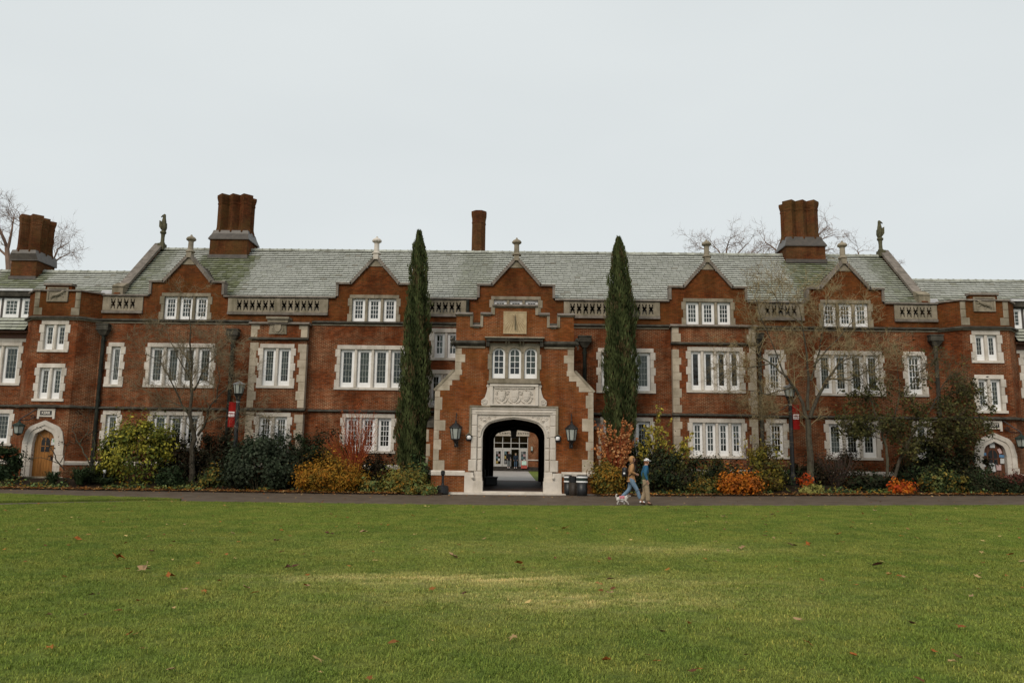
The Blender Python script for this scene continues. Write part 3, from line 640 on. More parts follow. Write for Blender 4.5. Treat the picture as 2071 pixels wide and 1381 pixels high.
# ---- turrets
def turret(xa, xb, mirror):
    d = YM-YT; xl, xr = xa-d, xb+d; xc = (xa+xb)/2
    q = MB(); hs = [h for h in HOLES[YT] if xa < h[0] < xb]; hs = hs+[(xc-.62, xc+.62, .1, 2.93)]
    holed(q, xa, xb, .1, 8.62, YT, hs)
    q.poly([(xl,YM,.1),(xa,YT,.1),(xa,YT,8.62),(xl,YM,8.62)]); q.poly([(xb,YT,.1),(xr,YM,.1),(xr,YM,8.62),(xb,YT,8.62)]); T = q.build('turret', 'brick', ROOT)
    tag(T, 'octagonal entrance turret with an arched door at the %s end' % ('right' if mirror else 'left'))
    q = MB(); e = -.03; P = [(xl-.02,YM), (xa-.02,YT+e), (xb+.02,YT+e), (xr+.02,YM)]
    for i in range(3):
        (ax, ay), (bx, by) = P[i], P[i+1]; q.poly([(ax,ay,8.62),(bx,by,8.62),(bx,by,10.12),(ax,ay,10.12)])
    q.poly([(p[0], p[1], 10.1) for p in P]); q.box(xc-.70, xc+.70, YT+e-.02, YT+.3, 10.1, 10.42); q.build('turret_parapet', 'brick_attic', T)
    def ring(z, h, out, m, name, w_in=.1, taper=0, split=None):
        r = MB()
        for i in range(3):
            (ax, ay), (bx, by) = P[i], P[i+1]
            dx, dy = bx-ax, by-ay; l = sqrt(dx*dx+dy*dy); nx, ny = dy/l*-1*-1, -dx/l
            nx, ny = dy/l, -dx/l
            o0 = (ax+nx*out, ay+ny*out); o1 = (bx+nx*out, by+ny*out)
            if i == 1: o0 = (ax-out*.41, ay-out); o1 = (bx+out*.41, by-out)
            if i == 0: o1 = (P[1][0]-out*.41, P[1][1]-out)
            if i == 2: o0 = (P[2][0]+out*.41, P[2][1]-out)
            i0 = (ax-nx*w_in, ay-ny*w_in); i1 = (bx-nx*w_in, by-ny*w_in)
            if split and i == 1:
                r.box(ax, split[0], ay-out, ay, z, z+h); r.box(split[1], bx, ay-out, ay, z, z+h); continue
            k = len(r.v); t_ = taper
            r.v += [(*o0, z), (*o1, z), (*i1, z), (*i0, z), (*o0, z+h-t_), (*o1, z+h-t_), (*i1, z+h), (*i0, z+h)]
            for q_ in ((0,3,2,1),(4,5,6,7),(0,1,5,4),(1,2,6,5),(2,3,7,6),(3,0,4,7)): r.f.append(tuple(k+v for v in q_)); r.m.append(0)
        return r.build(name, m, T)
    ring(8.66, .17, .16, 'stone_dark', 'string_course', taper=.08); ring(8.585, .073, .05, 'stone_attic', 'string_course')
    ring(3.99, .17, .15, 'stone_dark', 'string_course', taper=.09); ring(10.12, .12, .10, 'coping', 'coping', .3, .04)
    sp2 = (xc-1.0, xc+1.0); ring(1.07, .22, .10, 'stone', 'plinth_band', taper=.08, split=sp2); ring(-.1, 1.168, .07, 'brick', 'plinth_wall', split=sp2)
    c_ = MB(); c_.box(xc-.76, xc+.76, YT-.14, YT+.32, 10.42, 10.54); c_.build('coping', 'coping', T)
    # carved beast panel
    c_ = MB(); c_.box(xc-.56, xc+.56, YT-.07, YT, 9.55, 10.32); c_.box(xc-.56, xc-.47, YT-.11, YT-.07, 9.55, 10.32); c_.box(xc+.47, xc+.56, YT-.11, YT-.07, 9.55, 10.32); c_.box(xc-.47, xc+.47, YT-.11, YT-.07, 10.24, 10.32); c_.box(xc-.47, xc+.47, YT-.11, YT-.07, 9.55, 9.63)
    s_ = -1 if mirror else 1
    c_.tube([(xc-.36*s_, YT-.08, 9.74), (xc-.22*s_, YT-.09, 9.86), (xc, YT-.09, 9.92), (xc+.20*s_, YT-.09, 10.02), (xc+.34*s_, YT-.08, 10.14)], [.03,.08,.10,.09,.07], 7)
    for p0_, p1_ in (((-.2, 9.85), (-.34, 9.68)), ((-.1, 9.86), (-.02, 9.68)), ((.14, 9.95), (.32, 9.80)), ((.2, 10.0), (.4, 9.98)), ((-.34, 9.8), (-.42, 10.1))): c_.tube([(xc+p0_[0]*s_, YT-.08, p0_[1]), (xc+p1_[0]*s_, YT-.08, p1_[1])], [.04,.025], 5)
    c_.build('carved_panel', 'stone_attic', T)
    for s_ in (-1, 1):                               # quoins of the parapet stage
        xo = xa if s_ < 0 else xb
        for i, (z, hh, ww) in enumerate(((8.84, .40, .42), (9.25, .42, .24), (9.68, .42, .24))):
            a, c = (xo-.03, xo+ww) if s_ < 0 else (xo-ww, xo+.03); block('quoin', a, c, YT-.045-.003*i, YT+.1, z, z+hh-.006, 'stone_attic', T)
    # doorway
    hw, zs, za = .58, 2.12, 2.88
    D = empty('doorway', (xc, YT, .5), ROOT, 'stone Tudor-arched doorway under the %s name plate' % ('right' if mirror else 'left'))
    def arc(hw_, zs_, za_, n_=9):
        pts = []
        for i in range(n_+1):
            t_ = i/n_; x = hw_*(1-t_); zz = zs_+(za_-zs_)*(.62*sqrt(max(0, 1-(1-min(t_*2.6, 1))**2))+.38*t_); pts.append((x, zz))
        return pts
    def archring(mb, inn, out, y0, y1, cx_):
        for s2 in (-1, 1):
            for i in range(len(inn)-1):
                qd = [(cx_+s2*inn[i][0], inn[i][1]), (cx_+s2*out[i][0], out[i][1]), (cx_+s2*out[i+1][0], out[i+1][1]), (cx_+s2*inn[i+1][0], inn[i+1][1])]; mb.prism(qd, y0, y1)
    o1, o2, o3 = arc(hw, zs, za), arc(hw+.24, zs+.02, za+.21), arc(hw+.50, zs+.02, za+.44)
    r = MB(); archring(r, o1, o2, YT-.025, YT+.34, xc); r.build('arch_moulding', 'stone', D)
    r = MB(); archring(r, o2, o3, YT-.07, YT+.3, xc); r.build('hood_mould', 'stone', D)
    for s2 in (-1, 1):
        z = .45; i = 0
        for zt in (.98, 1.55, 2.14):
            a, c = xc+s2*hw, xc+s2*(hw+.24); block('jamb_stone', min(a, c), max(a, c), YT-.02, YT+.34, z, zt-.006, 'stone', D); i_ = .07 if zt < 1.9 else .0
            a, c = xc+s2*(hw+.24), xc+s2*(hw+.50+i_); block('jamb_stone', min(a, c), max(a, c), YT-.06, YT+.3, z, zt-.006, 'stone', D); z = zt
        block('jamb_base', xc+s2*(hw+.32)-.34, xc+s2*(hw+.32)+.34, YT-.16, YT+.3, -.05, .45, 'stone', D)
    d_ = MB(); n_ = 8
    for i in range(n_):
        a = xc-hw+2*hw*i/n_; c = xc-hw+2*hw*(i+1)/n_-.012
        def ztop(x): 
            t_ = 1-min(abs(x-xc)/hw, 1); return zs+(za-zs)*(.62*sqrt(max(0, 1-(1-min(t_*2.6, 1))**2))+.38*t_)+.02
        d_.prism([(a, .45), (c, .45), (c, ztop(c)), ((a+c)/2, ztop((a+c)/2)), (a, ztop(a))], YT+.2, YT+.26)
    dd = d_.build('door', 'wood_dark' if mirror else 'wood', D, ) ; dd['label'] = 'dark brown plank door covered in notices' if mirror else 'golden oak plank door with a four-pane window'
    f_ = MB(); wx, wz0, wz1 = .22, 1.72, 2.28
    f_.prism([(xc-wx, wz0), (xc+wx, wz0), (xc+wx, wz1), (xc+wx*.7, wz1+.12), (xc, wz1+.2), (xc-wx*.7, wz1+.12), (xc-wx, wz1)], YT+.185, YT+.199, 0)
    f_.box(xc-.02, xc+.02, YT+.172, YT+.184, wz0, wz1+.18, 1); f_.box(xc-wx, xc+wx, YT+.172, YT+.1835, wz0+.27, wz0+.31, 1); f_.build('door_window', ['black', 'wood_dark' if mirror else 'wood'], D)
    f_ = MB(); f_.box(xc+(.36 if not mirror else -.42), xc+(.42 if not mirror else -.36), YT+.12, YT+.19, 1.3, 1.5); f_.build('handle', 'iron', D)
    f_ = MB(); f_.box(xc-1.1, xc+1.1, YT-.7, YT+.5, -.1, .47); f_.box(xc-1.5, xc+1.5, YT-1.15, YT-.7, -.1, .32); f_.build('door_step', 'stone_attic', D)
    # name plate
    pz0, pz1 = 3.42, 3.93; P_ = MB(); P_.box(xc-.46, xc+.46, YT-.05, YT+.0, pz0+.09, pz1); P_.box(xc-.46, xc-.35, YT-.05, YT, pz0-.02, pz0+.09); P_.box(xc+.35, xc+.46, YT-.05, YT, pz0-.02, pz0+.09); pl = P_.build('name_plate', 'stone', ROOT)
    P_ = MB(); P_.box(xc-.30, xc+.30, YT-.06, YT-.05, pz0+.17, pz1-.11); P_.build('slate_panel', 'black', pl)
    text('lettering', 'ELIOT' if mirror else 'KERR', xc, YT-.062, (pz0+pz1)/2+.03, .19, 'stone', pl, bold=.006)
    return T, xc
TL, txl = turret(*TURRETS[0], False); TR, txr = turret(*TURRETS[1], True)
# ---- wings
for s_ in (-1, 1):
    x0, x1 = (-40, -26.6) if s_ < 0 else (25.75, 40)
    hs = [h for h in HOLES[YW] if x0-.5 < h[0] < x1]
    q = MB(); holed(q, x0, x1, .1, 7.75, YW, [h for h in hs if h[3] < 8]); Wg = q.build('wing_wall', 'brick', ROOT)
    q = MB(); holed(q, x0, x1, 8.1, 10.25, YW, [h for h in hs if h[2] > 8], depth=.1); q.build('dormer_wall', 'white' if False else 'lead', Wg)
    q = MB(); q.box(x0, x1, YW-.45, YW+.1, 8.0, 8.09); q.box(x0, x1, YW-.02, YW+.1, 7.75, 8.0); q.build('soffit', 'wood_dark', Wg)
    me = slates(x0, x1, YW-.62, 8.08, YW-.02, 8.82, 4, [(x0, x1, 1, .35)]); o = link(bpy.data.objects.new('skirt_slates', me), Wg, (0, 0, 0)); o['kind'] = 'stuff'
    q = MB(); q.box(x0, x1, YW-.25, YW+.1, 10.02, 10.30); q.box(x0, x1, YW-.32, 44.1, 10.30, 10.42, 1); q.build('flat_roof', ['stone_dark', 'membrane'], Wg)
    string(x0, x1, YW, 4.02, 'mid'); plinth(x0, x1, YW)
    q = MB(); q.box(x0, x1, YW-.05, YW+.02, 7.55, 7.72); q.build('lintel_band', 'stone', Wg)
    q = MB(); q.box(x0, x1, YW+1.2, YW+1.25, 0, 10); q.build('interior_backing', 'dark', Wg)
    # link between turret and main roof, behind the turret parapet
    a, c = (-26.6, -22.3) if s_ < 0 else (21.5, 25.75); q = MB(); q.box(a, c, YM+.3, 44.2, 8.0, 10.0); q.box(a, c, 43.0, 44.0, 10.0, 10.6); q.build('turret_roof', 'lead', Wg)
    gl = MB(); xx = (-23.3 if s_ < 0 else 22.0); gl.prism([(xx-.5, 10.1), (xx+.7, 10.1), (xx+.45, 10.62), (xx-.1, 10.62)], 42.6, 43.0); gl.build('roof_light', 'membrane', Wg)
# ---- backs: interior, rear walls
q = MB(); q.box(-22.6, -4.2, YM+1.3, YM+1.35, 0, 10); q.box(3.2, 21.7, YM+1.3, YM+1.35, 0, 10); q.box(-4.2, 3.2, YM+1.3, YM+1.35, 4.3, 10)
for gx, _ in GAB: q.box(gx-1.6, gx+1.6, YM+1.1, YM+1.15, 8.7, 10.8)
q.build('interior_backing', 'dark', ROOT)  # backing sheets behind the glass; the rooms' darkness is in their colour
q = MB(); q.box(-40, -3.0, 51.9, 52.4, 0, 10.2); q.box(2.0, 40, 51.9, 52.4, 0, 10.2); q.box(-3.0, 2.0, 51.9, 52.4, 3.9, 10.2); q.build('rear_wall', 'brick', ROOT)
q = MB(); q.box(-40, 40, 50.7, 52.4, 10.2, 10.4); q.build('rear_eaves', 'lead', ROOT)

# ---- gatehouse
hwU, hwL = 2.90, 3.85
ARCHW, ZS, ZA = 1.51, 2.72, 3.60
def tudor(hw_, zs_, za_, n1=9, n2=9):               # right half from springing to apex
    r = (za_-zs_)*.86; a_end = radians(58); pts = []
    for i in range(n1+1): a = a_end*i/n1; pts.append((hw_-r*1.0+r*cos(a), zs_+r*sin(a)))
    p0 = pts[-1]; c_ = (p0[0]*.66, za_-.045*hw_); p2 = (0, za_)
    for i in range(1, n2+1): t_ = i/n2; pts.append(((1-t_)**2*p0[0]+2*(1-t_)*t_*c_[0], (1-t_)**2*p0[1]+2*(1-t_)*t_*c_[1]+t_*t_*p2[1]))
    return pts
q = MB(); hz = [(CX-2.05, CX+2.05, .0, 4.12), (CX-1.22, CX+1.22, 4.12, 7.30)]
holed(q, CX-hwU, CX+hwU, .0, 8.13, YG, hz, .3)
for s_ in (-1, 1):
    A = [(CX+s_*hwU, .0), (CX+s_*hwL, .0), (CX+s_*hwL, 4.90), (CX+s_*hwU, 5.90)]; q.prism(A, YG, YM)
    q.box(min(CX+s_*hwU, CX+s_*(hwU-.3)), max(CX+s_*hwU, CX+s_*(hwU-.3)), YG+.001, YM, 5.9, 8.13)
q.box(CX-hwU, CX+hwU, YG+.31, YM, 8.0, 8.12); gate = q.build('gatehouse', 'brick_gate', ROOT, ); tag(gate, 'projecting brick gatehouse with stepped battlements and a sundial')
q = MB(); e0, e1 = YG, YG+.45
q.box(CX-hwU, CX-2.22, e0, e1, 8.13, 8.69); q.box(CX+2.22, CX+hwU, e0, e1, 8.13, 8.69); q.box(CX-1.58, CX+1.58, e0, e1, 8.13, 8.71); q.box(CX-1.0, CX+1.0, e0, e1, 8.71, 9.13)
q.build('battlement', 'brick_gate', gate)
def cop(x0, x1, z):
    c_ = MB(); c_.prism([(YG-.13, z), (YG+.55, z), (YG+.55, z+.05), (YG+.22, z+.17), (YG-.13, z+.06)], x0, x1, 0, 'x'); c_.box(x0+.06, x1-.06, YG-.03, YG+.1, z-.06, z-.001, 1); c_.build('coping', ['coping', 'stone_attic'], gate)
def copv(x, s_, z0, z1):                            # upright returns of the stepped coping; s_ = side that faces the gap
    a, c = sorted((x, x+s_*.13)); c_ = MB(); c_.box(a, c, YG-.06, YG+.5, z0, z1); c_.build('coping', 'stone_attic', gate)
cop(CX-hwU-.07, CX-2.22+.13, 8.69); cop(CX+2.22-.13, CX+hwU+.07, 8.69); cop(CX-1.58-.13, CX-1.0-.13, 8.71); cop(CX+1.0+.13, CX+1.58+.13, 8.71); cop(CX-1.0-.13, CX+1.0+.13, 9.13)
cop(CX-2.09, CX-1.71, 8.09); cop(CX+1.71, CX+2.09, 8.09)
for s_ in (-1, 1): copv(CX+s_*2.22, -s_, 8.09, 8.685); copv(CX+s_*1.58, s_, 8.09, 8.705); copv(CX+s_*1.0, s_, 8.715, 9.125)
# string course with dripstones and gargoyles
for a, c in ((CX-hwU-.02, CX-1.45), (CX+1.45, CX+hwU+.02)):
    s_ = MB(); s_.prism([(YG+.05, 7.13), (YG+.05, 7.42), (YG-.02, 7.42), (YG-.20, 7.32), (YG-.20, 7.26), (YG-.07, 7.13)], a, c, 0, 'x'); s_.box(a, c, YG-.05, YG, 7.04, 7.128, 1); s_.build('string_course', ['stone_dark', 'stone_attic'], gate)
s_ = MB(); s_.box(CX-1.46, CX+1.46, YG-.42, YG+.1, 7.50, 7.56, 1); s_.box(CX-1.38, CX+1.38, YG-.34, YG+.1, 7.36, 7.50); s_.box(CX-1.40, CX-1.24, YG-.25, YG, 7.1, 7.36); s_.box(CX+1.24, CX+1.40, YG-.25, YG, 7.1, 7.36)
for i in (-3, -2, 2, 3): s_.prism([(YG-.36, 7.48), (YG-.1, 7.48), (YG-.1, 7.2)], CX+i*.14-.035, CX+i*.14+.035, 1, 'x')
s_.build('cornice', ['stone_dark', 'stone_attic'], gate)
for sg in (-1, 1):
    x = CX+sg*hwU; f_ = MB(); f_.tube([(x, YG+.1, 7.25), (x+sg*.06, YG-.12, 7.30), (x+sg*.14, YG-.3, 7.28), (x+sg*.2, YG-.42, 7.18)], [.13,.12,.09,.05], 7); f_.tube([(x+sg*.08, YG-.2, 7.32), (x+sg*.16, YG-.3, 7.46), (x+sg*.24, YG-.36, 7.36)], [.08,.10,.04], 6)
    f_.tube([(x+sg*.1, YG-.2, 7.2), (x+sg*.22, YG-.26, 7.05), (x+sg*.16, YG-.3, 6.95)], [.05,.04,.03], 5); f_.build('gargoyle', 'stone_dark', gate)
# quoins and the sloping weatherings of the buttresses
for sg in (-1, 1):
    z = 5.93; i = 0
    while z < 7.0:
        hh = min(.40, 7.03-z); ww = (.30, .48)[i % 2]; a, c = sorted((CX+sg*(hwU+.012), CX+sg*(hwU-ww))); block('quoin', a, c, YG-.014-.003*(i % 2), YG+.2, z, z+hh-.006, 'quoin', gate); z += hh; i += 1
    for i in range(4):
        t0, t1 = i/4, (i+1)/4; zt1, zt0 = 5.96-1.02*t0, 5.96-1.02*t1; xo1, xo0 = hwU+.95*t0, hwU+.95*t1; hh = zt1-zt0
        xi = xo1-.34-(.12 if i % 2 else 0)
        qd = [(CX+sg*xi, zt0+.003), (CX+sg*(xo0+.02), zt0+.003), (CX+sg*(xo1+.02), zt1-.003), (CX+sg*xi, zt1-.003)]
        c_ = MB(); c_.prism(qd, YG-.015-.003*(i % 2), YG+.25); c_.build('quoin', 'quoin', gate)
        c_ = MB(); c_.prism([(CX+sg*(xo1-.0), zt1-.03), (CX+sg*(xo0-.0), zt0-.03), (CX+sg*(xo0+.11), zt0+.03), (CX+sg*(xo1+.11), zt1+.03)], YG-.04, YM-.002); c_.build('weathering', 'stone_attic', gate)
    z = 1.07; i = 0
    while z < 4.85:
        hh = min(random.choice((.42, .5, .62)), 4.92-z); ww = (.54, .26, .36, .24)[i % 4]; a, c = sorted((CX+sg*(hwL+.012), CX+sg*(hwL-ww))); block('quoin', a, c, YG-.014-.003*(i % 2), YG+.2, z, z+hh-.006, 'quoin', gate); z += hh; i += 1
    # lower side buttress
    a, c = sorted((CX+sg*hwL, CX+sg*(hwL+.42))); q = MB(); q.box(a, c, YG+.5, YM, .0, 3.15); q.build('side_buttress', 'brick_gate', gate)
    q = MB(); q.prism([(YG+.4, 3.15), (YM-.003, 3.15), (YM-.003, 3.75), (YM-1.9, 3.75)], a, c+.03*sg if sg > 0 else c, 0, 'x'); q.build('weathering', 'stone_dark', gate)
    for i, z in enumerate((1.1, 1.75, 2.45)): block('quoin', *(sorted((CX+sg*(hwL+.43), CX+sg*(hwL+.43-(.12, .20, .12)[i])))), YG+.485, YG+.7, z, z+.6, 'quoin', gate)
    a, c = sorted((CX+sg*2.32, CX+sg*(hwL+.08))); q = MB(); q.prism([(YG+.02, .86), (YG+.02, 1.09), (YG-.02, 1.09), (YG-.13, 1.02), (YG-.13, .86)], a, c, 0, 'x'); q.build('plinth_band', 'stone', gate)
    q = MB(); q.box(a, c, YG-.09, YG-.001, -.05, .858); q.build('plinth_wall', 'brick_gate', gate)
    a, c = sorted((CX+sg*(hwL+.08), CX+sg*(hwL+.46))); q = MB(); q.box(a, c, YG+.42, YM, .86, 1.09); q.build('plinth_band', 'stone', gate)
# portal
P = empty('portal', (CX, YG, .1), ROOT, 'pale stone Tudor-arched portal with carved spandrels')
tp = tudor(ARCHW, ZS, ZA)
def outer_pts(pts, hw_, zt):                         # matching points on the rectangular frame
    out = []; n_ = len(pts)
    for i, p_ in enumerate(pts):
        t_ = i/(n_-1)
        if t_ < .5: out.append((hw_, p_[1]+(zt-p_[1])*t_*2))
        else: out.append((hw_*(1-(t_-.5)*2), zt))
    return out
def bridge(mb, inn, out, y0, y1, m=0):
    for s2 in (-1, 1):
        for i in range(len(inn)-1):
            qd = [(CX+s2*inn[i][0], inn[i][1]), (CX+s2*out[i][0], out[i][1]), (CX+s2*out[i+1][0], out[i+1][1]), (CX+s2*inn[i+1][0], inn[i+1][1])]
            if len({(round(a, 4), round(b2, 4)) for a, b2 in qd}) < 4: qd = list(dict.fromkeys(qd))
            if len(qd) > 2: mb.prism(qd, y0, y1, m)
a1 = tudor(ARCHW, ZS, ZA); a2 = tudor(ARCHW+.09, ZS, ZA+.08); a3 = tudor(ARCHW+.17, ZS, ZA+.15)
c_ = MB(); bridge(c_, a1, a2, YG+.10, YG+.55); c_.build('arch_moulding', 'stone_gate', P)
c_ = MB(); bridge(c_, a2, a3, YG+.01, YG+.5); c_.build('arch_moulding', 'stone_gate', P)
c_ = MB(); bridge(c_, a3, outer_pts(a3, 1.76, 3.80), YG+.05, YG+.5); sp_ = c_.build('spandrel', 'stone_gate', P)
c_ = MB()
for s2 in (-1, 1):
    for (ox, oz, r) in ((1.42, 3.52, .16), (1.18, 3.62, .09), (1.62, 3.20, .10), (1.60, 3.60, .07), (.92, 3.70, .06), (1.66, 2.98, .06)): ring_scroll(c_, CX+s2*ox, oz, r, YG+.04, .016, 1.5, s2)
    c_.lathe((CX+s2*1.42, YG+.04, 3.48), [(.02,0),(.07,.03),(.07,.06),(.02,.09)], 8)
c_.build('carved_foliage', 'stone_gate', P)
# rectangular frame in courses
for sg in (-1, 1):
    z = 1.07; 
    for i, zt in enumerate((1.62, 2.18, 2.72, 3.26, 3.80)):
        o = 2.05 if i > 0 else 2.16
        a, c = sorted((CX+sg*1.765, CX+sg*o)); block('jamb_stone', a, c, YG-.05, YG+.5, z, zt-.005, 'stone_gate', P, .03); 
        if zt <= 2.73: a, c = sorted((CX+sg*ARCHW, CX+sg*1.76)); block('jamb_stone', a, c, YG+.04, YG+.5, z, zt-.005, 'stone_gate', P, .05)
        z = zt
    a, c = sorted((CX+sg*(ARCHW-.06), CX+sg*2.32)); q = MB(); q.box(a, c, YG-.22, YG+.5, .08, .62)
    a2_, c2_ = sorted((CX+sg*1.9, CX+sg*2.32)); q.box(a2_, c2_, YG-.20, YG+.3, .62, 1.02); q.prism([(CX+sg*1.86, .62), (CX+sg*1.9, .62), (CX+sg*1.9, 1.02)], YG-.1, YG+.2)
    a3_, c3_ = sorted((CX+sg*(ARCHW-.03), CX+sg*1.9)); q.box(a3_, c3_, YG-.12, YG+.5, .62, .78); q.box(a3_+.02, c3_-.02, YG-.03, YG+.5, .78, 1.07)
    q.lathe((CX+sg*1.92, YG-.26, .72), [(.02,0),(.075,.04),(.075,.1),(.02,.14)], 8); q.build('pedestal', 'stone_gate', P)
    a, c = sorted((CX+sg*2.05, CX+sg*2.15)); q = MB(); q.box(a, c, YG-.11, YG+.1, 2.85, 4.14); q.build('label_mould', 'stone_attic', P)
q = MB(); q.box(CX-2.05, CX+2.05, YG-.05, YG+.4, 3.805, 4.05); q.box(CX-1.86, CX+1.86, YG-.085, YG-.05, 3.90, 3.94); q.build('frieze', 'stone_gate', P)
q = MB(); q.box(CX-2.15, CX+2.15, YG-.13, YG+.3, 4.14, 4.22); q.box(CX-2.05, CX+2.05, YG-.09, YG+.3, 4.055, 4.138, 1); q.build('label_mould', ['stone_attic', 'stone_gate'], P)
# heraldic panel with scrolls
q = MB(); q.box(CX-1.17, CX+1.17, YG-.10, YG+.2, 4.225, 5.25); q.box(CX-1.17, CX-1.03, YG-.20, YG-.10, 4.3, 5.16); q.box(CX+1.03, CX+1.17, YG-.20, YG-.10, 4.3, 5.16); q.box(CX-1.17, CX+1.17, YG-.22, YG-.10, 5.16, 5.26)
q.prism([(CX-1.03, 5.16), (CX-.93, 5.06), (CX+.93, 5.06), (CX+1.03, 5.16)], YG-.16, YG-.10); q.box(CX-1.17, CX+1.17, YG-.2, YG-.10, 4.225, 4.30); hp = q.build('heraldic_panel', 'stone_gate', P)
q = MB()
for (dx, w_, h_) in ((-.60, .34, .46), (0, .42, .56), (.60, .34, .46)):
    shield(q, CX+dx, 4.68, w_, h_, YG-.105, .05); shield(q, CX+dx, 4.68, w_*.7, h_*.7, YG-.155, .02)
    for k in range(10):
        a = pi*k/9
        ring_scroll(q, CX+dx+(w_*.78)*cos(a*1.0), 4.70+h_*.62*sin(a)-(.10 if k in (0, 9) else 0), .05, YG-.13, .018, 1.2, 1 if k < 5 else -1, 8)
    for s2 in (-1, 1):
        q.tube([(CX+dx+s2*w_*.2, YG-.13, 4.36), (CX+dx+s2*w_*.5, YG-.14, 4.41), (CX+dx+s2*w_*.7, YG-.13, 4.50), (CX+dx+s2*w_*.74, YG-.13, 4.60)], [.02,.03,.025,.015], 5)
    q.box(CX+dx-w_*.26, CX+dx+w_*.26, YG-.185, YG-.17, 4.66, 4.69)
q.build('carved_arms', 'stone_gate', P)
for sg in (-1, 1):
    q = MB(); q.prism([(CX+sg*1.17, 4.225), (CX+sg*1.56, 4.225), (CX+sg*1.60, 4.36), (CX+sg*1.54, 4.50), (CX+sg*1.42, 4.62), (CX+sg*1.34, 4.86), (CX+sg*1.30, 5.06), (CX+sg*1.34, 5.16), (CX+sg*1.30, 5.26), (CX+sg*1.17, 5.26)], YG-.10, YG+.02)
    ring_scroll(q, CX+sg*1.42, 4.40, .15, YG-.11, .03, 1.8, sg, 18); ring_scroll(q, CX+sg*1.28, 5.16, .06, YG-.11, .02, 1.4, sg, 10); q.build('scroll', 'stone_gate', P)
# three arched lights
Wn = empty('window', (CX, YG, 5.4), ROOT, 'three arched lights with white glazing above the archway')
q = MB(); q.box(CX-1.30, CX+1.30, YG-.24, YG+.2, 5.30, 5.42); q.box(CX-1.24, CX+1.24, YG-.16, YG+.2, 5.42, 5.55); q.build('sill', 'stone_attic', Wn)
for sg in (-1, 1):
    for i, (z0, z1) in enumerate(((5.55, 6.0), (6.0, 6.75), (6.75, 7.30))):
        a, c = sorted((CX+sg*1.10, CX+sg*(1.24 if i != 1 else 1.31))); block('jamb_stone', a, c, YG-.05, YG+.2, z0, z1-.005, 'stone_attic', Wn)
lw, ml = .62, .165
for i in range(3):
    xa = CX-1.10+i*(lw+ml)+.02; xb = xa+lw; xm = (xa+xb)/2
    if i: block('mullion', xa-ml, xa-.0, YG-.02, YG+.2, 5.55, 6.86, 'stone_attic', Wn, .03)
    h_ = lw/2; ar = [(h_*cos(a), 6.80+(.27)*sin(a)**.9) for a in [pi/2*k/6 for k in range(7)]]
    c_ = MB(); zt = 7.30; xo = [h_+ml/2-.004]*3+[(h_+ml/2)*(1-k/3)+0 for k in range(4)]; xo = [(h_+ml/2-.003, ar[0][1]), (h_+ml/2-.003, 6.95), (h_+ml/2-.003, 7.12), (h_+ml/2-.003, zt), ((h_+ml/2)*.6, zt), ((h_+ml/2)*.3, zt), (0, zt)]
    for s2 in (-1, 1):
        for k in range(6): c_.prism([(xm+s2*ar[k][0], ar[k][1]), (xm+s2*xo[k][0], xo[k][1]), (xm+s2*xo[k+1][0], xo[k+1][1]), (xm+s2*ar[k+1][0], ar[k+1][1])], YG-.02, YG+.2)
    c_.build('arch_head', 'stone_attic', Wn)
    z0 = 5.56; f_ = MB(); Yc = YG+.10; st = .095; inn = [((h_-st)*cos(a), 6.80+.19*sin(a)**.9) for a in [pi/2*k/6 for k in range(7)]]
    for s2 in (-1, 1):
        for k in range(6): f_.prism([(xm+s2*inn[k][0], inn[k][1]), (xm+s2*ar[k][0], ar[k][1]), (xm+s2*ar[k+1][0], ar[k+1][1]), (xm+s2*inn[k+1][0], inn[k+1][1])], Yc, Yc+.06)
    f_.box(xa, xa+st, Yc, Yc+.06, z0, 6.80); f_.box(xb-st, xb, Yc, Yc+.06, z0, 6.80); f_.box(xa+st, xb-st, Yc, Yc+.06, z0, z0+.24); f_.build('casement', 'white', Wn)
    g_ = MB(); bw = .026; g_.box(xm-bw/2, xm+bw/2, Yc+.02, Yc+.045, z0+.24, 6.99)
    for k in range(1, 4):
        z = z0+.24+(6.98-z0-.24)*k/4+.0; g_.box(xa+st, xm-bw/2, Yc+.02, Yc+.045, z-bw/2, z+bw/2); g_.box(xm+bw/2, xb-st, Yc+.02, Yc+.045, z-bw/2, z+bw/2)
    g_.build('glazing_bars', 'white', Wn); g_ = MB(); g_.box(xa+st*.5, xb-st*.5, Yc+.062, Yc+.066, z0+.1, 7.03); g_.build('pane', 'glass', Wn)
    if i != 0:
        cc = MB(); lo, hi, zb_ = (xa, xb, 5.4) if i == 2 else (xa, xb, 6.3)
        for k in range(10): x_a, x_b = lo+(hi-lo)*k/10, lo+(hi-lo)*(k+1)/10; cc.poly([(x_a,Yc+.16+.02*sin(k*2.1),zb_),(x_b,Yc+.16+.02*sin((k+1)*2.1),zb_),(x_b,Yc+.16+.02*sin((k+1)*2.1),7.1),(x_a,Yc+.16+.02*sin(k*2.1),7.1)])
        cc.build('curtain', 'curtain', Wn)
q = MB(); q.box(CX-1.5, CX+1.5, YG+1.1, YG+1.15, 4.4, 7.9); q.build('interior_backing', 'dark', gate)
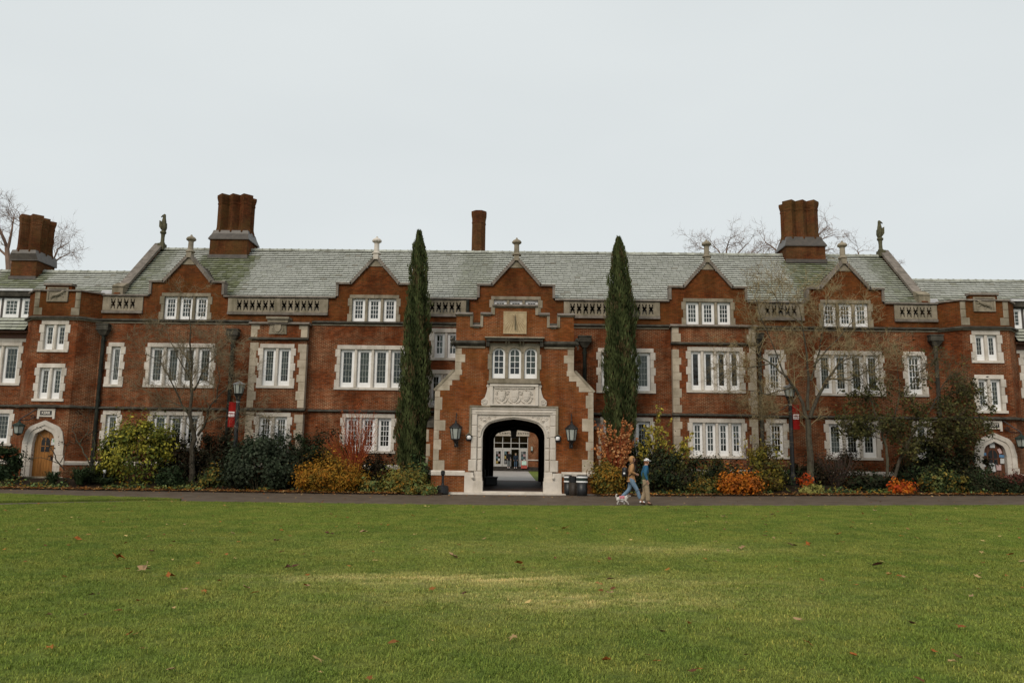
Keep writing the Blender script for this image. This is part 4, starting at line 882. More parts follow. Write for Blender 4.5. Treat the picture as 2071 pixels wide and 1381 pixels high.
# sundial
S = MB(); S.box(CX-.57, CX+.57, YG-.045, YG, 7.76, 8.88); S.box(CX-.57, CX-.52, YG-.065, YG-.045, 7.76, 8.88); S.box(CX+.52, CX+.57, YG-.065, YG-.045, 7.76, 8.88); S.box(CX-.52, CX+.52, YG-.065, YG-.045, 8.83, 8.88); S.box(CX-.52, CX+.52, YG-.065, YG-.045, 7.76, 7.81)
sdl = S.build('sundial', mat('buff_sundial_stone', (.47,.37,.23), (.36,.27,.16), 5, .8), gate)
S = MB()
for k in range(-8, 9):
    a = radians(k*9.5); x1_, z1_ = CX+sin(a)*1.0, 8.76-cos(a)*1.0
    if abs(x1_-CX) > .47: f2 = .47/abs(x1_-CX); x1_ = CX+(x1_-CX)*f2; z1_ = 8.76-(8.76-z1_)*f2
    z1_ = max(z1_, 7.93); nx = cos(a)*.006
    S.prism([(CX+sin(a)*.12-nx, 8.76-cos(a)*.12), (CX+sin(a)*.12+nx, 8.76-cos(a)*.12), (x1_+nx*1.6, z1_), (x1_-nx*1.6, z1_)], YG-.049, YG-.044)
for k in range(12): x_ = CX-.48+.96*k/11; S.box(x_-.005, x_+.005, YG-.049, YG-.044, 7.83, 7.92)
S.build('hour_lines', plain('sundial_incision', (.16,.10,.05)), sdl)
S = MB(); S.prism([(YG-.05, 8.74), (YG-.32, 8.12), (YG-.05, 7.95)], CX-.008, CX+.008, 0, 'x'); S.build('gnomon', 'copper', sdl)
# passage through the building
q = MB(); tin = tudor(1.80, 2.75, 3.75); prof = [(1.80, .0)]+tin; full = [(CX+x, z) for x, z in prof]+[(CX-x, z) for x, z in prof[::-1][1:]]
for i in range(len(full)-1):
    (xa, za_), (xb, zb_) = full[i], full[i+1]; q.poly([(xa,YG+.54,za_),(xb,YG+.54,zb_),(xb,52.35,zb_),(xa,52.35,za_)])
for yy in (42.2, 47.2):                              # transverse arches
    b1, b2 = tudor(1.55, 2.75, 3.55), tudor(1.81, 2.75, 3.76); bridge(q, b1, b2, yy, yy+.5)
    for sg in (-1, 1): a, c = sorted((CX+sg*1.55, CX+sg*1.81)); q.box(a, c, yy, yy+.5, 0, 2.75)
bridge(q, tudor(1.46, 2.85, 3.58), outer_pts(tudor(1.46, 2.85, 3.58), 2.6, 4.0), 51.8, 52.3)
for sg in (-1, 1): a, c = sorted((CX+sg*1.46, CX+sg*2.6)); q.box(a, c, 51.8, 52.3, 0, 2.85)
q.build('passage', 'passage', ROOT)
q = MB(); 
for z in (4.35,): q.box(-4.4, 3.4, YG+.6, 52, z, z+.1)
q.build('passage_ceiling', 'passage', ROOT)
# ---- chimneys
def flue(mb, x, y, z0, z1, s_=.50, rot=0.0):
    r = s_/sqrt(2); mb.lathe((x, y, z0), [(r*1.28,0),(r*1.22,.10),(r*1.05,.30),(r,.42),(r,z1-z0-.62),(r*1.07,z1-z0-.60),(r*1.07,z1-z0-.50),(r*1.0,z1-z0-.48),(r*1.10,z1-z0-.36),(r*1.18,z1-z0-.26),(r*1.24,z1-z0-.16),(r*1.24,z1-z0-.02),(r*1.1,z1-z0)], 4, 0, rot)
def chimney(x0, x1, y0, y1, zb, zs_, zt, nx, ny, label, flash=True):
    q = MB(); q.box(x0, x1, y0, y1, zb, zs_); ch = q.build('chimney', 'brick_chim', ROOT); tag(ch, label)
    xc, yc = (x0+x1)/2, (y0+y1)/2; dx = .66; hx, hy = nx*dx/2, ny*dx/2
    q = MB(); q.frustum((x0-.09, x1+.09, y0-.09, y1+.09), zs_-.03, (x0-.09, x1+.09, y0-.09, y1+.09), zs_+.03); q.frustum((x0-.09, x1+.09, y0-.09, y1+.09), zs_+.03, (xc-hx-.1, xc+hx+.1, yc-hy-.1, yc+hy+.1), zs_+.38); q.frustum((xc-hx-.1, xc+hx+.1, yc-hy-.1, yc+hy+.1), zs_+.38, (xc-hx-.04, xc+hx+.04, yc-hy-.04, yc+hy+.04), zs_+.60)
    q.build('flared_cap', 'lead', ch)
    for j in range(ny):
        for i in range(nx):
            f_ = MB(); flue(f_, xc-hx+dx*(i+.5), yc-hy+dx*(j+.5), zs_+.50, zt); f_.build('flue', 'brick_chim', ch)
    if flash: q = MB(); q.box(x0-.06, x1+.06, y0-.07, y0, zb+.0, zb+.22); q.build('flashing', 'lead', ch)
    return ch
chimney(-18.80, -16.55, 45.45, 47.25, 13.22, 14.40, 17.30, 3, 2, 'cluster of six brick flues on the left half of the roof')
chimney(15.34, 17.62, 45.45, 47.25, 13.28, 14.32, 17.22, 3, 2, 'cluster of six brick flues on the right half of the roof')
chimney(-30.62, -29.1, 45.5, 47.3, 11.8, 13.0, 15.82, 2, 3, 'brick chimney cluster on the left wing roof')
q = MB(); q.lathe((-2.90, 47.2, 13.0), [(.45,0),(.44,2.95),(.465,3.0),(.44,3.1),(.455,3.3),(.475,3.38),(.495,3.5),(.50,3.74),(.44,3.76)], 8, 0, pi/8); ch = q.build('chimney', 'brick_chim', ROOT); tag(ch, 'single slender brick chimney near the middle of the ridge')
# ---- downpipes with hopper heads
def downpipe(x, Y, ztop, zbot, hop=.60, big=True, m='pipe'):
    D = MB(); D.tube([(x, Y-.12, ztop-.6), (x, Y-.12, zbot)], .10, 8); z = ztop-.9
    while z > zbot+.3: D.box(x-.13, x+.13, Y-.14, Y, z, z+.05); z -= 1.6
    d = D.build('downpipe', m, ROOT)
    H = MB(); H.frustum((x-.12, x+.12, Y-.24, Y), ztop-.62, (x-hop/2, x+hop/2, Y-.36, Y), ztop-.32); H.box(x-hop/2, x+hop/2, Y-.36, Y, ztop-.32, ztop-.06); H.box(x-hop/2-.03, x+hop/2+.03, Y-.39, Y, ztop-.06, ztop); H.box(x-hop/2-.02, x+hop/2+.02, Y-.38, Y, ztop-.34, ztop-.30); H.build('hopper_head', 'stone_dark', d)
downpipe(-22.45, YM, 8.50, .4, .62); downpipe(atx(474, 670, YM), YM, 8.30, .4, .62); downpipe(atx(1182, 690, YM), YM, 8.15, .4, .66); downpipe(21.55, YM, 8.42, .4, .66, m='stone_dark'); downpipe(12.35, YM, 8.40, .4, .4, m='stone_dark')
q = MB(); q.tube([(-3.05, YM-.12, 10.02), (-3.05, YM-.12, 8.6)], .085, 8); q.build('downpipe', 'pipe', ROOT)

# ================================================================== HALL ACROSS THE COURTYARD
Y2 = 85.0
R2 = empty('courtyard_hall', (-1, Y2, .5), label='glass-fronted brick hall seen through the archway across the courtyard', cat='building')
q = MB(); q.box(.50, 9, Y2-.15, Y2+6, .4, 6.5); q.box(-16, -6.2, Y2-.15, Y2+6, .4, 6.5); q.box(-6.2, .5, Y2+5.6, Y2+6, .4, 6.5); q.build('wall', 'brick', R2)
q = MB(); q.box(.50, 9, Y2-.22, Y2-.14, 1.62, 1.74); q.build('stone_band', 'stone', R2)
q = MB(); q.box(-6.2, .62, Y2-.25, Y2+.1, 4.17, 5.5); fa = q.build('fascia', plain('cream_fascia', (.46,.40,.33)), R2)
tl_ = text('lettering', 'C A M P U S   C E N T E R', -1.0, Y2-.26, 4.44, .27, 'iron', fa, bold=.006); bpy.context.view_layer.update(); tl_.scale = (3.15/max(tl_.dimensions.x, .1), 1, 1)
q = MB(); q.box(-6.2, .5, Y2+2.5, Y2+2.55, .9, 4.2); q.build('interior_backing', plain('dim_lobby_wall', (.10,.075,.035)), R2)
q = MB(); q.box(-9, 3, Y2-.2, Y2+3, .5, .95); q.box(-9, 3.4, Y2-.9, Y2-.2, .4, .80); q.box(-9, 3.8, Y2-1.6, Y2-.9, .4, .66); st_ = q.build('step', 'tread', R2)
bay_w = .89; xs0 = .50; hazed_white = plain('hazed_white_paint', (.50,.48,.45))  # white frames toned down; distance haze is put into the paint colour
cols_p = [plain('poster_yellow', (.35,.26,.09)), plain('poster_white', (.5,.5,.48)), plain('poster_teal', (.10,.16,.17)), plain('poster_pink', (.33,.22,.22)), plain('poster_grey', (.20,.20,.20)), plain('poster_black', (.03,.03,.035))]
for i in range(7):
    xr = xs0-i*bay_w; xl = xr-bay_w
    f_ = MB(); f_.box(xr-.07, xr, Y2-.04, Y2+.06, .95, 4.17)
    f_.box(xl+.0, xr-.07, Y2-.03, Y2+.05, 2.78, 2.92); f_.box(xl, xr-.07, Y2-.03, Y2+.05, 3.42, 3.48)
    f_.build('window_frame', hazed_white, R2)
    g_ = MB(); g_.box(xl, xr-.07, Y2+.01, Y2+.02, 3.48, 4.17); g_.box(xl, xr-.07, Y2+.01, Y2+.02, 2.92, 3.42); g_.build('pane', 'glass', R2)
    if i == 1: continue                              # the door that stands open
    d_ = MB(); a, c = xl+.02, xr-.09
    d_.box(a, a+.13, Y2-.05, Y2+.01, .97, 2.76); d_.box(c-.13, c, Y2-.05, Y2+.01, .97, 2.76); d_.box(a+.13, c-.13, Y2-.05, Y2+.01, 2.58, 2.76); d_.box(a+.13, c-.13, Y2-.05, Y2+.01, .97, 1.22)
    d2 = d_.build('door', hazed_white, R2); g_ = MB(); g_.box(a+.13, c-.13, Y2-.02, Y2-.01, 1.22, 2.58); g_.build('pane', 'glass', d2)
    rr = random.Random(i*5+3)
    for k in range(5):
        px = a+.15+(k % 2)*.20+rr.uniform(0, .03); pz = 1.30+k*.24; p_ = MB(); p_.box(px, px+rr.uniform(.16, .26), Y2-.03-.004*k, Y2-.022-.004*k, pz, pz+rr.uniform(.2, .34)); p_.build('poster', cols_p[(k+i*2) % 6], d2)
# wall lamp on that hall
q = MB(); x_, z_ = at(1075.5, 907, Y2-.3); q.box(x_-.09, x_+.09, Y2-.38, Y2-.16, z_-.22, z_+.22); q.box(x_-.12, x_+.12, Y2-.36, Y2-.16, z_-.28, z_-.22, 1)
tag(q.build('wall_lamp', ['lampglass', 'iron']), 'white box lamp on the brick wall across the courtyard', 'lamp')
# sandwich board beside the open door
sb = empty('sandwich_board', (.12, Y2-.9, .8), label='folding notice board with a pale green sheet outside the hall doors', cat='sign')
q = MB(); q.prism([(Y2-1.15, .80), (Y2-1.10, .80), (Y2-.88, 1.62), (Y2-.93, 1.62)], -.22, .42, 0, 'x'); q.build('board', plain('board_red', (.35,.08,.06)), sb); q = MB(); q.prism([(Y2-.66, .80), (Y2-.61, .80), (Y2-.84, 1.62), (Y2-.89, 1.62)], -.22, .42, 0, 'x'); q.build('board', plain('board_red2', (.3,.08,.06)), sb)
q = MB(); q.prism([(Y2-1.10, 1.15), (Y2-1.085, 1.15), (Y2-.955, 1.58), (Y2-.97, 1.58)], -.16, .36, 0, 'x'); q.build('notice', plain('notice_green', (.42,.58,.50)), sb)
# hall roof line
q = MB(); q.box(-17, 10, Y2-.6, Y2+7, 6.5, 6.8); q.build('roof', 'lead', R2)

# ================================================================== STREET FURNITURE, LAMPS, BINS
def lamp_post(X, Y, ztop, lbl):
    zb = bedz(X, Y); o = empty('lamp_post', (X, Y, zb), label=lbl, cat='lamp post', group='black lamp posts with red banners in the beds')
    q = MB(); q.lathe((X, Y, zb-.05), [(.24,0),(.24,.12),(.19,.16),(.17,.45),(.12,.62),(.10,.70)], 10); q.build('base', 'iron', o)
    zc = ztop-.98; q = MB(); q.lathe((X, Y, zb+.65), [(.115,0),(.105,(zc-zb-.65)*.5),(.092,zc-zb-.65)], 10); q.build('pole', 'iron', o)
    q = MB(); q.lathe((X, Y, zc-.02), [(.095,0),(.11,.06),(.14,.2),(.22,.34),(.235,.36)], 8); q.build('collar', 'iron', o)
    q = MB(); q.lathe((X, Y, zc+.345), [(.19,0),(.265,.44)], 8, 0, pi/8); q.build('lantern_glass', 'lampglass', o, smooth=False)
    q = MB()
    for k in range(8): a = 2*pi*k/8+pi/8; q.tube([(X+.198*cos(a), Y+.198*sin(a), zc+.34), (X+.273*cos(a), Y+.273*sin(a), zc+.79)], .016, 4)
    q.lathe((X, Y, zc+.33), [(.20,0),(.20,.025)], 8, 0, pi/8); q.build('lantern_frame', 'iron', o)
    q = MB(); q.lathe((X, Y, zc+.785), [(.30,0),(.30,.03),(.22,.09),(.10,.14),(.03,.16),(.025,.20),(.0,.22)], 8, 0, pi/8); q.build('lantern_cap', 'lampcap', o)
    for zz in (zc-.10, zc-1.30): q = MB(); q.lathe((X, Y, zz), [(.10,0),(.10,.07)], 8); q.build('banner_bracket', 'lampcap', o)
    return zc
def banner(X, Y, zc, s_, lbl):
    a, c = sorted((X+s_*.09, X+s_*.44)); q = MB(); n_ = 6
    for i in range(n_):
        xa, xb = a+(c-a)*i/n_, a+(c-a)*(i+1)/n_; ya, yb = Y+.02*sin(i*1.3), Y+.02*sin((i+1)*1.3)
        q.prism([(xa, ya-.004), (xb, yb-.004), (xb, yb+.004), (xa, ya+.004)], zc-1.28, zc-.06, 0, 'z')
    B = q.build('banner', 'red'); tag(B, lbl, 'banner', 'red college banners on the lamp posts')
    q = MB(); q.box(a+.03, c-.04, Y-.036, Y-.030, zc-.78, zc-.54); q.build('printed_panel', 'white', B)
    text('lettering', 'REED', (a+c)/2, Y-.040, zc-.63, .115, 'red', B, bold=.004); text('lettering', 'COLLEGE', (a+c)/2, Y-.040, zc-.73, .058, 'red', B, bold=.002)
XL1, YL1 = atx(483, 790, 38.6), 38.6; z1 = lamp_post(XL1, YL1, atz(484, 770, 38.6), 'black lamp post with glass lantern behind the rounded dark shrub, left of the narrow bay')
banner(XL1, YL1, z1, -1, 'red banner on the lamp post left of the archway')
XL2, YL2 = atx(1600, 870, 39.6), 39.6; z2 = lamp_post(XL2, YL2, atz(1597, 776, 39.6), 'black lamp post standing among the branches of the bare tree right of the archway')
banner(XL2, YL2, z2, 1, 'red banner on the lamp post right of the archway')

def wall_lantern(X, Y, zt, zb, yw, lbl, m='iron', r=.30, hook=True):
    o = empty('wall_lantern', (X, yw, zb), label=lbl, cat='wall lantern', group='large lanterns on the brick walls'); h = zt-zb
    q = MB(); q.lathe((X, Y, zb+h*.30), [(r*.62,0),(r*.88,h*.40)], 6); q.build('lantern_glass', 'lampglass', o)
    q = MB()
    for k in range(6): a = 2*pi*k/6; q.tube([(X+r*.64*cos(a), Y+r*.64*sin(a), zb+h*.29), (X+r*.9*cos(a), Y+r*.9*sin(a), zb+h*.71)], .022, 4)
    q.lathe((X, Y, zb), [(.02,0),(.05,h*.05),(.03,h*.10),(.07,h*.16),(r*.45,h*.24),(r*.70,h*.27),(r*.70,h*.30)], 6); q.build('lantern_frame', m, o)
    q = MB(); q.lathe((X, Y, zb+h*.70), [(r*.95,0),(r*1.08,h*.015),(r*1.05,h*.05),(r*.55,h*.15),(r*.2,h*.21),(.05,h*.24),(.06,h*.27),(.01,h*.30)], 6); q.build('lantern_cap', m, o)
    q = MB(); q.tube([(X, yw, zb+h*.2), (X, yw-.12, zb+h*.12), (X, Y, zb+h*.1)], .03, 6); q.tube([(X, yw-.01, zb+h*1.25), (X, yw-.12, zb+h*1.3), (X, Y, zb+h*1.0)], .022, 6); q.box(X-.09, X+.09, yw-.03, yw, zb, zb+h*.35); q.build('bracket', m, o)
YL = YG-.42
wall_lantern(atx(921.5, 876, YL), YL, atz(921, 850, YL), atz(921, 903, YL), YG, 'black hexagonal lantern on the brickwork left of the archway')
wall_lantern(atx(1156, 878, YL), YL, atz(1156, 852, YL), atz(1156, 906, YL), YG, 'black hexagonal lantern on the brickwork right of the archway')
def arm_lantern(px, py0, py1, s_, lbl):
    Y = YT-.55; X = atx(px, (py0+py1)/2, Y); zt, zb = atz(px, py0, Y), atz(px, py1, Y); o = empty('wall_lantern', (X, YT, zb), label=lbl, cat='wall lantern', group='large lanterns on the brick walls'); h = zt-zb
    q = MB(); q.lathe((X, Y, zb+.04), [(.19,0),(.27,h*.62)], 6); q.build('lantern_glass', 'lampglass', o)
    q = MB(); 
    for k in range(6): a = 2*pi*k/6; q.tube([(X+.195*cos(a), Y+.195*sin(a), zb+.02), (X+.28*cos(a), Y+.28*sin(a), zb+h*.68)], .018, 4)
    q.lathe((X, Y, zb-.08), [(.02,0),(.12,.06),(.21,.09),(.21,.12)], 6); q.build('lantern_frame', 'copper', o)
    q = MB(); q.lathe((X, Y, zb+h*.66), [(.34,0),(.33,.05),(.18,.13),(.08,.18),(.07,.24),(.01,.27)], 6); q.build('lantern_cap', 'copper', o)
    q = MB(); q.tube([(X-s_*.0, Y, zt), (X+.0, Y+.0, zt+.12), (X-s_*.55, YT-.05, zt+.72)], .03, 6); q.tube([(X, Y, zt+.1), (X-s_*.3, YT-.28, zt+.12), (X-s_*.52, YT-.05, zt+.3)], .022, 6); ring_scroll(q, X-s_*.42, zt+.28, .12, YT-.16, .018, 1.4, s_, 12); q.build('bracket', 'iron', o)
arm_lantern(38, 853, 877, -1, 'verdigris lantern on a long iron arm beside the left turret door')
arm_lantern(2066, 879, 904, 1, 'verdigris lantern on a long iron arm beside the right turret door')
for px, py, s_ in ((948.5, 884, 'left'), (1128, 886.5, 'right')):
    X, Z = at(px, py, YG-.12); o = empty('bulkhead_lamp', (X, YG, Z-.12), label='small round white lamp fixed to the wall at the %s edge of the portal' % s_, cat='lamp', group='small lamps beside the portal')
    q = MB(); q.lathe((X, YG-.16, Z-.10), [(.03,0),(.09,.02),(.11,.10),(.09,.17),(.03,.19)], 10); q.build('globe', 'white', o); q = MB(); q.prism([(X-.15, Z-.13), (X-.10, Z-.17), (X+.10, Z-.17), (X+.15, Z-.13), (X+.15, Z+.06), (X, Z+.18), (X-.15, Z+.06)], YG-.05, YG-.002); q.build('backplate', 'iron', o)
    q = MB(); q.prism([(X-.16, Z+.06), (X, Z+.18), (X+.16, Z+.06), (X+.16, Z+.09), (X, Z+.22), (X-.16, Z+.09)], YG-.24, YG); q.build('hood', 'stone_attic', o)
# hanging lantern and bench inside the passage
X, Z = at(1039, 872, 44); o = empty('hanging_lantern', (X, 44, Z), label='dark square lantern hanging in the archway passage', cat='lantern')
q = MB(); q.frustum((X-.13, X+.13, 43.87, 44.13), Z-.36, (X-.17, X+.17, 43.83, 44.17), Z+.02); q.build('lantern_glass', 'black', o); q = MB(); q.frustum((X-.21, X+.21, 43.8, 44.2), Z+.02, (X-.12, X+.12, 43.88, 44.12), Z+.16); q.tube([(X, 44, Z+.16), (X, 44, 3.75)], .02, 5); q.box(X-.15, X+.15, 43.85, 44.15, Z+.45, Z+.62); q.build('lantern_cap', 'iron', o)
o = empty('bench', (-1.75, 46.5, .2), label='dark bench against the left wall inside the archway', cat='bench')
q = MB(); q.box(-2.2, -1.45, 45.3, 46.9, .60, .67); q.build('seat', 'iron', o)
for yy in (45.4, 46.1, 46.75): q = MB(); q.box(-2.1, -1.5, yy, yy+.08, .2, .60); q.build('leg', 'iron', o)
q = MB(); q.box(-2.25, -2.2, 45.3, 46.9, .6, 1.05); q.build('backrest', 'iron', o)
# bins
def litter_bin(px, pyb, pyt, r, Y, lbl, brown=False):
    X = atx(px, pyb, Y); z0 = hg(X)-.03; z1_ = atz(px, pyt, Y); h = z1_-z0; o = empty('litter_bin', (X, Y, z0), label=lbl, cat='bin', group='litter bins beside the archway')
    q = MB(); q.lathe((X, Y, z0), [(r*.86,0),(r*.93,.03),(r*.97,h*.66)], 18); q.build('body', 'black' if not brown else plain('brown_bin', (.035,.026,.020), .5), o, smooth=True)
    if not brown:
        for za in (.64, .86): q = MB(); q.lathe((X, Y, z0+h*za), [(r*1.015,0),(r*1.015,h*.07)], 18); q.build('white_band', 'white', o)
        q = MB(); q.lathe((X, Y, z0+h*.71), [(r*.99,0),(r,h*.15)], 18); q.build('collar', plain('dark_green_plastic', (.025,.035,.03), .4), o)
        q = MB(); q.lathe((X, Y, z0+h*.93), [(r*1.0,0),(r*.95,h*.05),(r*.6,h*.07)], 18); q.build('lid', 'black', o, smooth=False)
    else:
        q = MB(); q.lathe((X, Y, z0+h*.66), [(r*.98,0),(r*1.02,h*.30),(r*.8,h*.34),(r*.7,h*.30)], 14); q.build('lid', 'black', o)
litter_bin(1149, 990, 960, .20, 38.15, 'black bin with two white bands nearest the archway'); litter_bin(1160, 996, 962, .23, 37.9, 'brown bin standing between the two banded bins', True); litter_bin(1177, 1001, 960, .265, 37.35, 'larger black bin with two white bands, frontmost of the three')
X = atx(895, 990, 37.9); z0 = hg(X)-.02; o = empty('ash_bollard', (X, 37.9, z0), label='black drum-based ash bollard with a thin neck by the left buttress', cat='ashtray')
q = MB(); q.lathe((X, 37.9, z0), [(.27,0),(.30,.04),(.28,.36),(.22,.40),(.08,.42)], 18); q.build('base', 'black', o, smooth=False)
q = MB(); q.lathe((X, 37.9, z0+.40), [(.08,0),(.06,.10),(.055,.46),(.10,.52),(.10,.66),(.05,.70)], 12); q.build('neck', 'black', o)
X, Z = at(211, 953, 38.4); o = empty('garden_light', (X, 38.4, bedz(X, 38.4)), label='small square white light on a thin stake in the left bed', cat='garden light')
q = MB(); q.box(X-.07, X+.07, 38.36, 38.44, Z-.07, Z+.07); q.build('head', 'white', o); q = MB(); q.tube([(X, 38.4, bedz(X, 38.4)-.05), (X, 38.4, Z-.07)], .015, 5); q.build('stake', 'lampcap', o)
# notices on the turret doors
PAPER = [plain('notice_white', (.62,.62,.60)), plain('notice_blue', (.12,.25,.42)), plain('notice_pink', (.60,.42,.40))]
for i, (px, py, w_, h_, r_, m_, l_) in enumerate(((2006, 900, .26, .26, 0, 0, 'square white notice near the top of the right door'), (1990, 918, .2, .14, 3, 1, 'small blue notice on the left edge of the right door'), (2021, 912, .16, .26, 25, 2, 'tilted pink notice at the upper right of the right door'),
        (2025, 922, .26, .14, -4, 1, 'blue and white strip notice below the tilted pink one'), (1989, 938, .14, .28, 18, 0, 'slanted white notice low on the left of the right door'), (2005, 945, .36, .42, 2, 0, 'largest white notice, low in the middle of the right door'), (2019, 945, .24, .28, -2, 2, 'pinkish notice beside the largest white one on the right door'), (2026, 932, .2, .26, -3, 0, 'white notice with a dark photo at the right edge of the right door'))):
    X, Z = at(px, py, YT+.18); q = MB(); a = radians(r_); P4 = [(X+(sx*w_/2)*cos(a)-(sz*h_/2)*sin(a), Z+(sx*w_/2)*sin(a)+(sz*h_/2)*cos(a)) for sx, sz in ((-1,-1),(1,-1),(1,1),(-1,1))]
    q.prism(P4, YT+.150-.003*i, YT+.153-.003*i); tag(q.build('paper_notice', PAPER[m_]), l_, 'notice', 'paper notices on the right turret door')
X, Z = at(110, 893, YT+.18); q = MB(); q.box(X-.16, X+.16, YT+.17, YT+.175, Z-.17, Z+.17); q.box(X-.05, X+.14, YT+.165, YT+.169, Z-.02, Z+.15, 1); tag(q.build('paper_notice', [PAPER[0], plain('notice_green2', (.07,.28,.07))]), 'white and green notice on the left turret door', 'notice')

# ================================================================== PLANTS
def leaves_mesh(name, pts, nrm, size, cols, mat_='leaf', aspect=1.6, jitter=.35):
    n = len(pts); rg = np.random.default_rng(n)
    d = nrm+rg.normal(0, .55, (n, 3)); d /= np.linalg.norm(d, axis=1)[:, None]+1e-9
    t = rg.normal(0, 1, (n, 3)); t -= (t*d).sum(1)[:, None]*d; t /= np.linalg.norm(t, axis=1)[:, None]+1e-9; b = np.cross(d, t)
    s = (size*rg.uniform(1-jitter, 1+jitter, n))[:, None]
    V = np.stack([pts-t*s*aspect/2, pts+b*s/2+d*s*.12, pts+t*s*aspect/2, pts-b*s/2+d*s*.12], 1).reshape(-1, 3)
    me = bpy.data.meshes.new(name); F = (np.arange(n)[:, None]*4+np.array([0,1,2,3])).tolist(); me.from_pydata(V.tolist(), [], F); me.materials.append(M[mat_])
    set_face_color(me, cols); return me
def palette(n, cols, rg, clump=None, nvar=.18):
    cols = np.array(cols); idx = rg.integers(0, len(cols), n); c = cols[idx]
    if clump is not None:
        cr = rg.uniform(.75, 1.25, clump.max()+1); ci = rg.integers(0, len(cols), clump.max()+1); mixw = .5; c = c*(1-mixw)+cols[ci[clump]]*mixw; c = c*cr[clump][:, None]
    return c*rg.uniform(1-nvar, 1+nvar, (n, 1))
def blob_points(blobs, n, rg, clumps=60, inner=.55, spread=.16):
    W_ = np.array([b[3]*b[4]+b[3]*b[5]+b[4]*b[5] for b in blobs]); W_ = W_/W_.sum(); bi = rg.choice(len(blobs), clumps, p=W_); B = np.array([b[:6] for b in blobs])
    d = rg.normal(0, 1, (clumps, 3)); d /= np.linalg.norm(d, axis=1)[:, None]
    rr = rg.uniform(inner, 1.0, (clumps, 1)); C = B[bi, :3]+d*B[bi, 3:]*rr
    ci = rg.integers(0, clumps, n); sp = spread*B[bi[ci], 3:].mean(1)[:, None]+.02; off = rg.normal(0, 1, (n, 3))*sp; spr = rg.random(n) < .13; off[spr] += (d[ci]*sp*rg.uniform(.8, 3.2, (n, 1))+np.array([0, 0, 1.])*sp*rg.uniform(0, 1.5, (n, 1)))[spr]
    return C[ci]+off, d[ci]*.8+off/(sp*3)+np.array([0, -.15, .35]), ci
def shrub(lbl, pxc, py0, py1, pw, Y, cols, n=2600, size=.075, cat='shrub', name='shrub', clumps=70, blobs=None, core=None, stems='twig', nst=14, depth=.8, group=None, inner=.5, spread=.17, aspect=1.6, seed=None):
    """foliage shrub: px centre column, top row, bottom row, pixel width, distance"""
    seed = seed or int(pxc*7+py0); rg = np.random.default_rng(seed); X = atx(pxc, (py0+py1)/2, Y); zb = bedz(X, Y)-.03 if 36.9 < Y else hg(X); zt = atz(pxc, py0, Y); rx = pw*Y/FPX/2; h = zt-zb
    o = empty(name, (X, Y, zb), label=lbl, cat=cat, group=group)
    if blobs is None:
        blobs = [(X, Y, zb+h*.42, rx*.82, rx*depth*.8, h*.52), (X, Y, zb+h*.15, rx*.85, rx*depth*.8, h*.22)]
        for k in range(6): a = rg.uniform(0, 2*pi); q = rg.uniform(.45, .8); blobs.append((X+rx*q*cos(a), Y+rx*depth*q*sin(a)*.9, zb+h*rg.uniform(.25, .72), rx*rg.uniform(.25, .42), rx*depth*.35, h*rg.uniform(.18, .28)))
    else: blobs = [(X+b[0]*rx, Y+b[1]*rx, zb+b[2]*h, b[3]*rx, b[4]*rx, b[5]*h) for b in blobs]
    n = int(n*1.5); p_, nr, ci = blob_points(blobs, n, rg, clumps, inner, spread); keep = (p_[:, 2] > zb+.02); p_, nr, ci = p_[keep], nr[keep], ci[keep]
    me = leaves_mesh('foliage', p_, nr, size, palette(len(p_), cols, rg, ci), aspect=aspect); f_ = link(bpy.data.objects.new('foliage', me), o, (0, 0, 0)); f_['kind'] = 'stuff'
    st_ = MB()
    for k in range(nst):
        a = rg.uniform(0, 2*pi); q = rg.uniform(.1, .85); e = Vector((X+rx*q*cos(a), Y+rx*depth*q*sin(a), zb+h*rg.uniform(.55, .92))); b0 = Vector((X+rx*.15*cos(a), Y+rx*.15*sin(a), zb)); m_ = (b0+e)/2+Vector((rx*.1*cos(a), rx*.1*sin(a), .1*h)); st_.tube([b0, m_, e], [.022, .014, .006], 4, 0, False)
    st_.build('stems', stems, o); return o
DG = [(.018,.032,.012), (.028,.045,.016), (.012,.022,.010), (.035,.048,.022)]
DB = [(.022,.022,.012), (.030,.026,.014), (.016,.018,.010), (.035,.022,.012)]
YG_ = [(.25,.24,.035), (.11,.13,.022), (.40,.34,.045), (.045,.062,.016), (.065,.085,.018)]
OY = [(.30,.135,.014), (.21,.12,.016), (.36,.18,.022), (.11,.09,.016), (.26,.09,.012)]
OG = [(.12,.13,.03), (.20,.14,.025), (.08,.11,.03), (.28,.14,.02), (.16,.18,.06)]
LG = [(.13,.19,.07), (.18,.23,.09), (.09,.14,.05)]
OR = [(.42,.13,.012), (.50,.19,.02), (.30,.08,.012), (.16,.07,.02), (.38,.10,.012)]
RD = [(.45,.06,.012), (.55,.11,.012), (.30,.04,.012)]
YL_ = [(.36,.28,.04), (.46,.36,.06), (.28,.24,.04), (.22,.20,.05)]
PK = [(.44,.20,.08), (.52,.29,.13), (.36,.12,.04), (.42,.16,.05)]
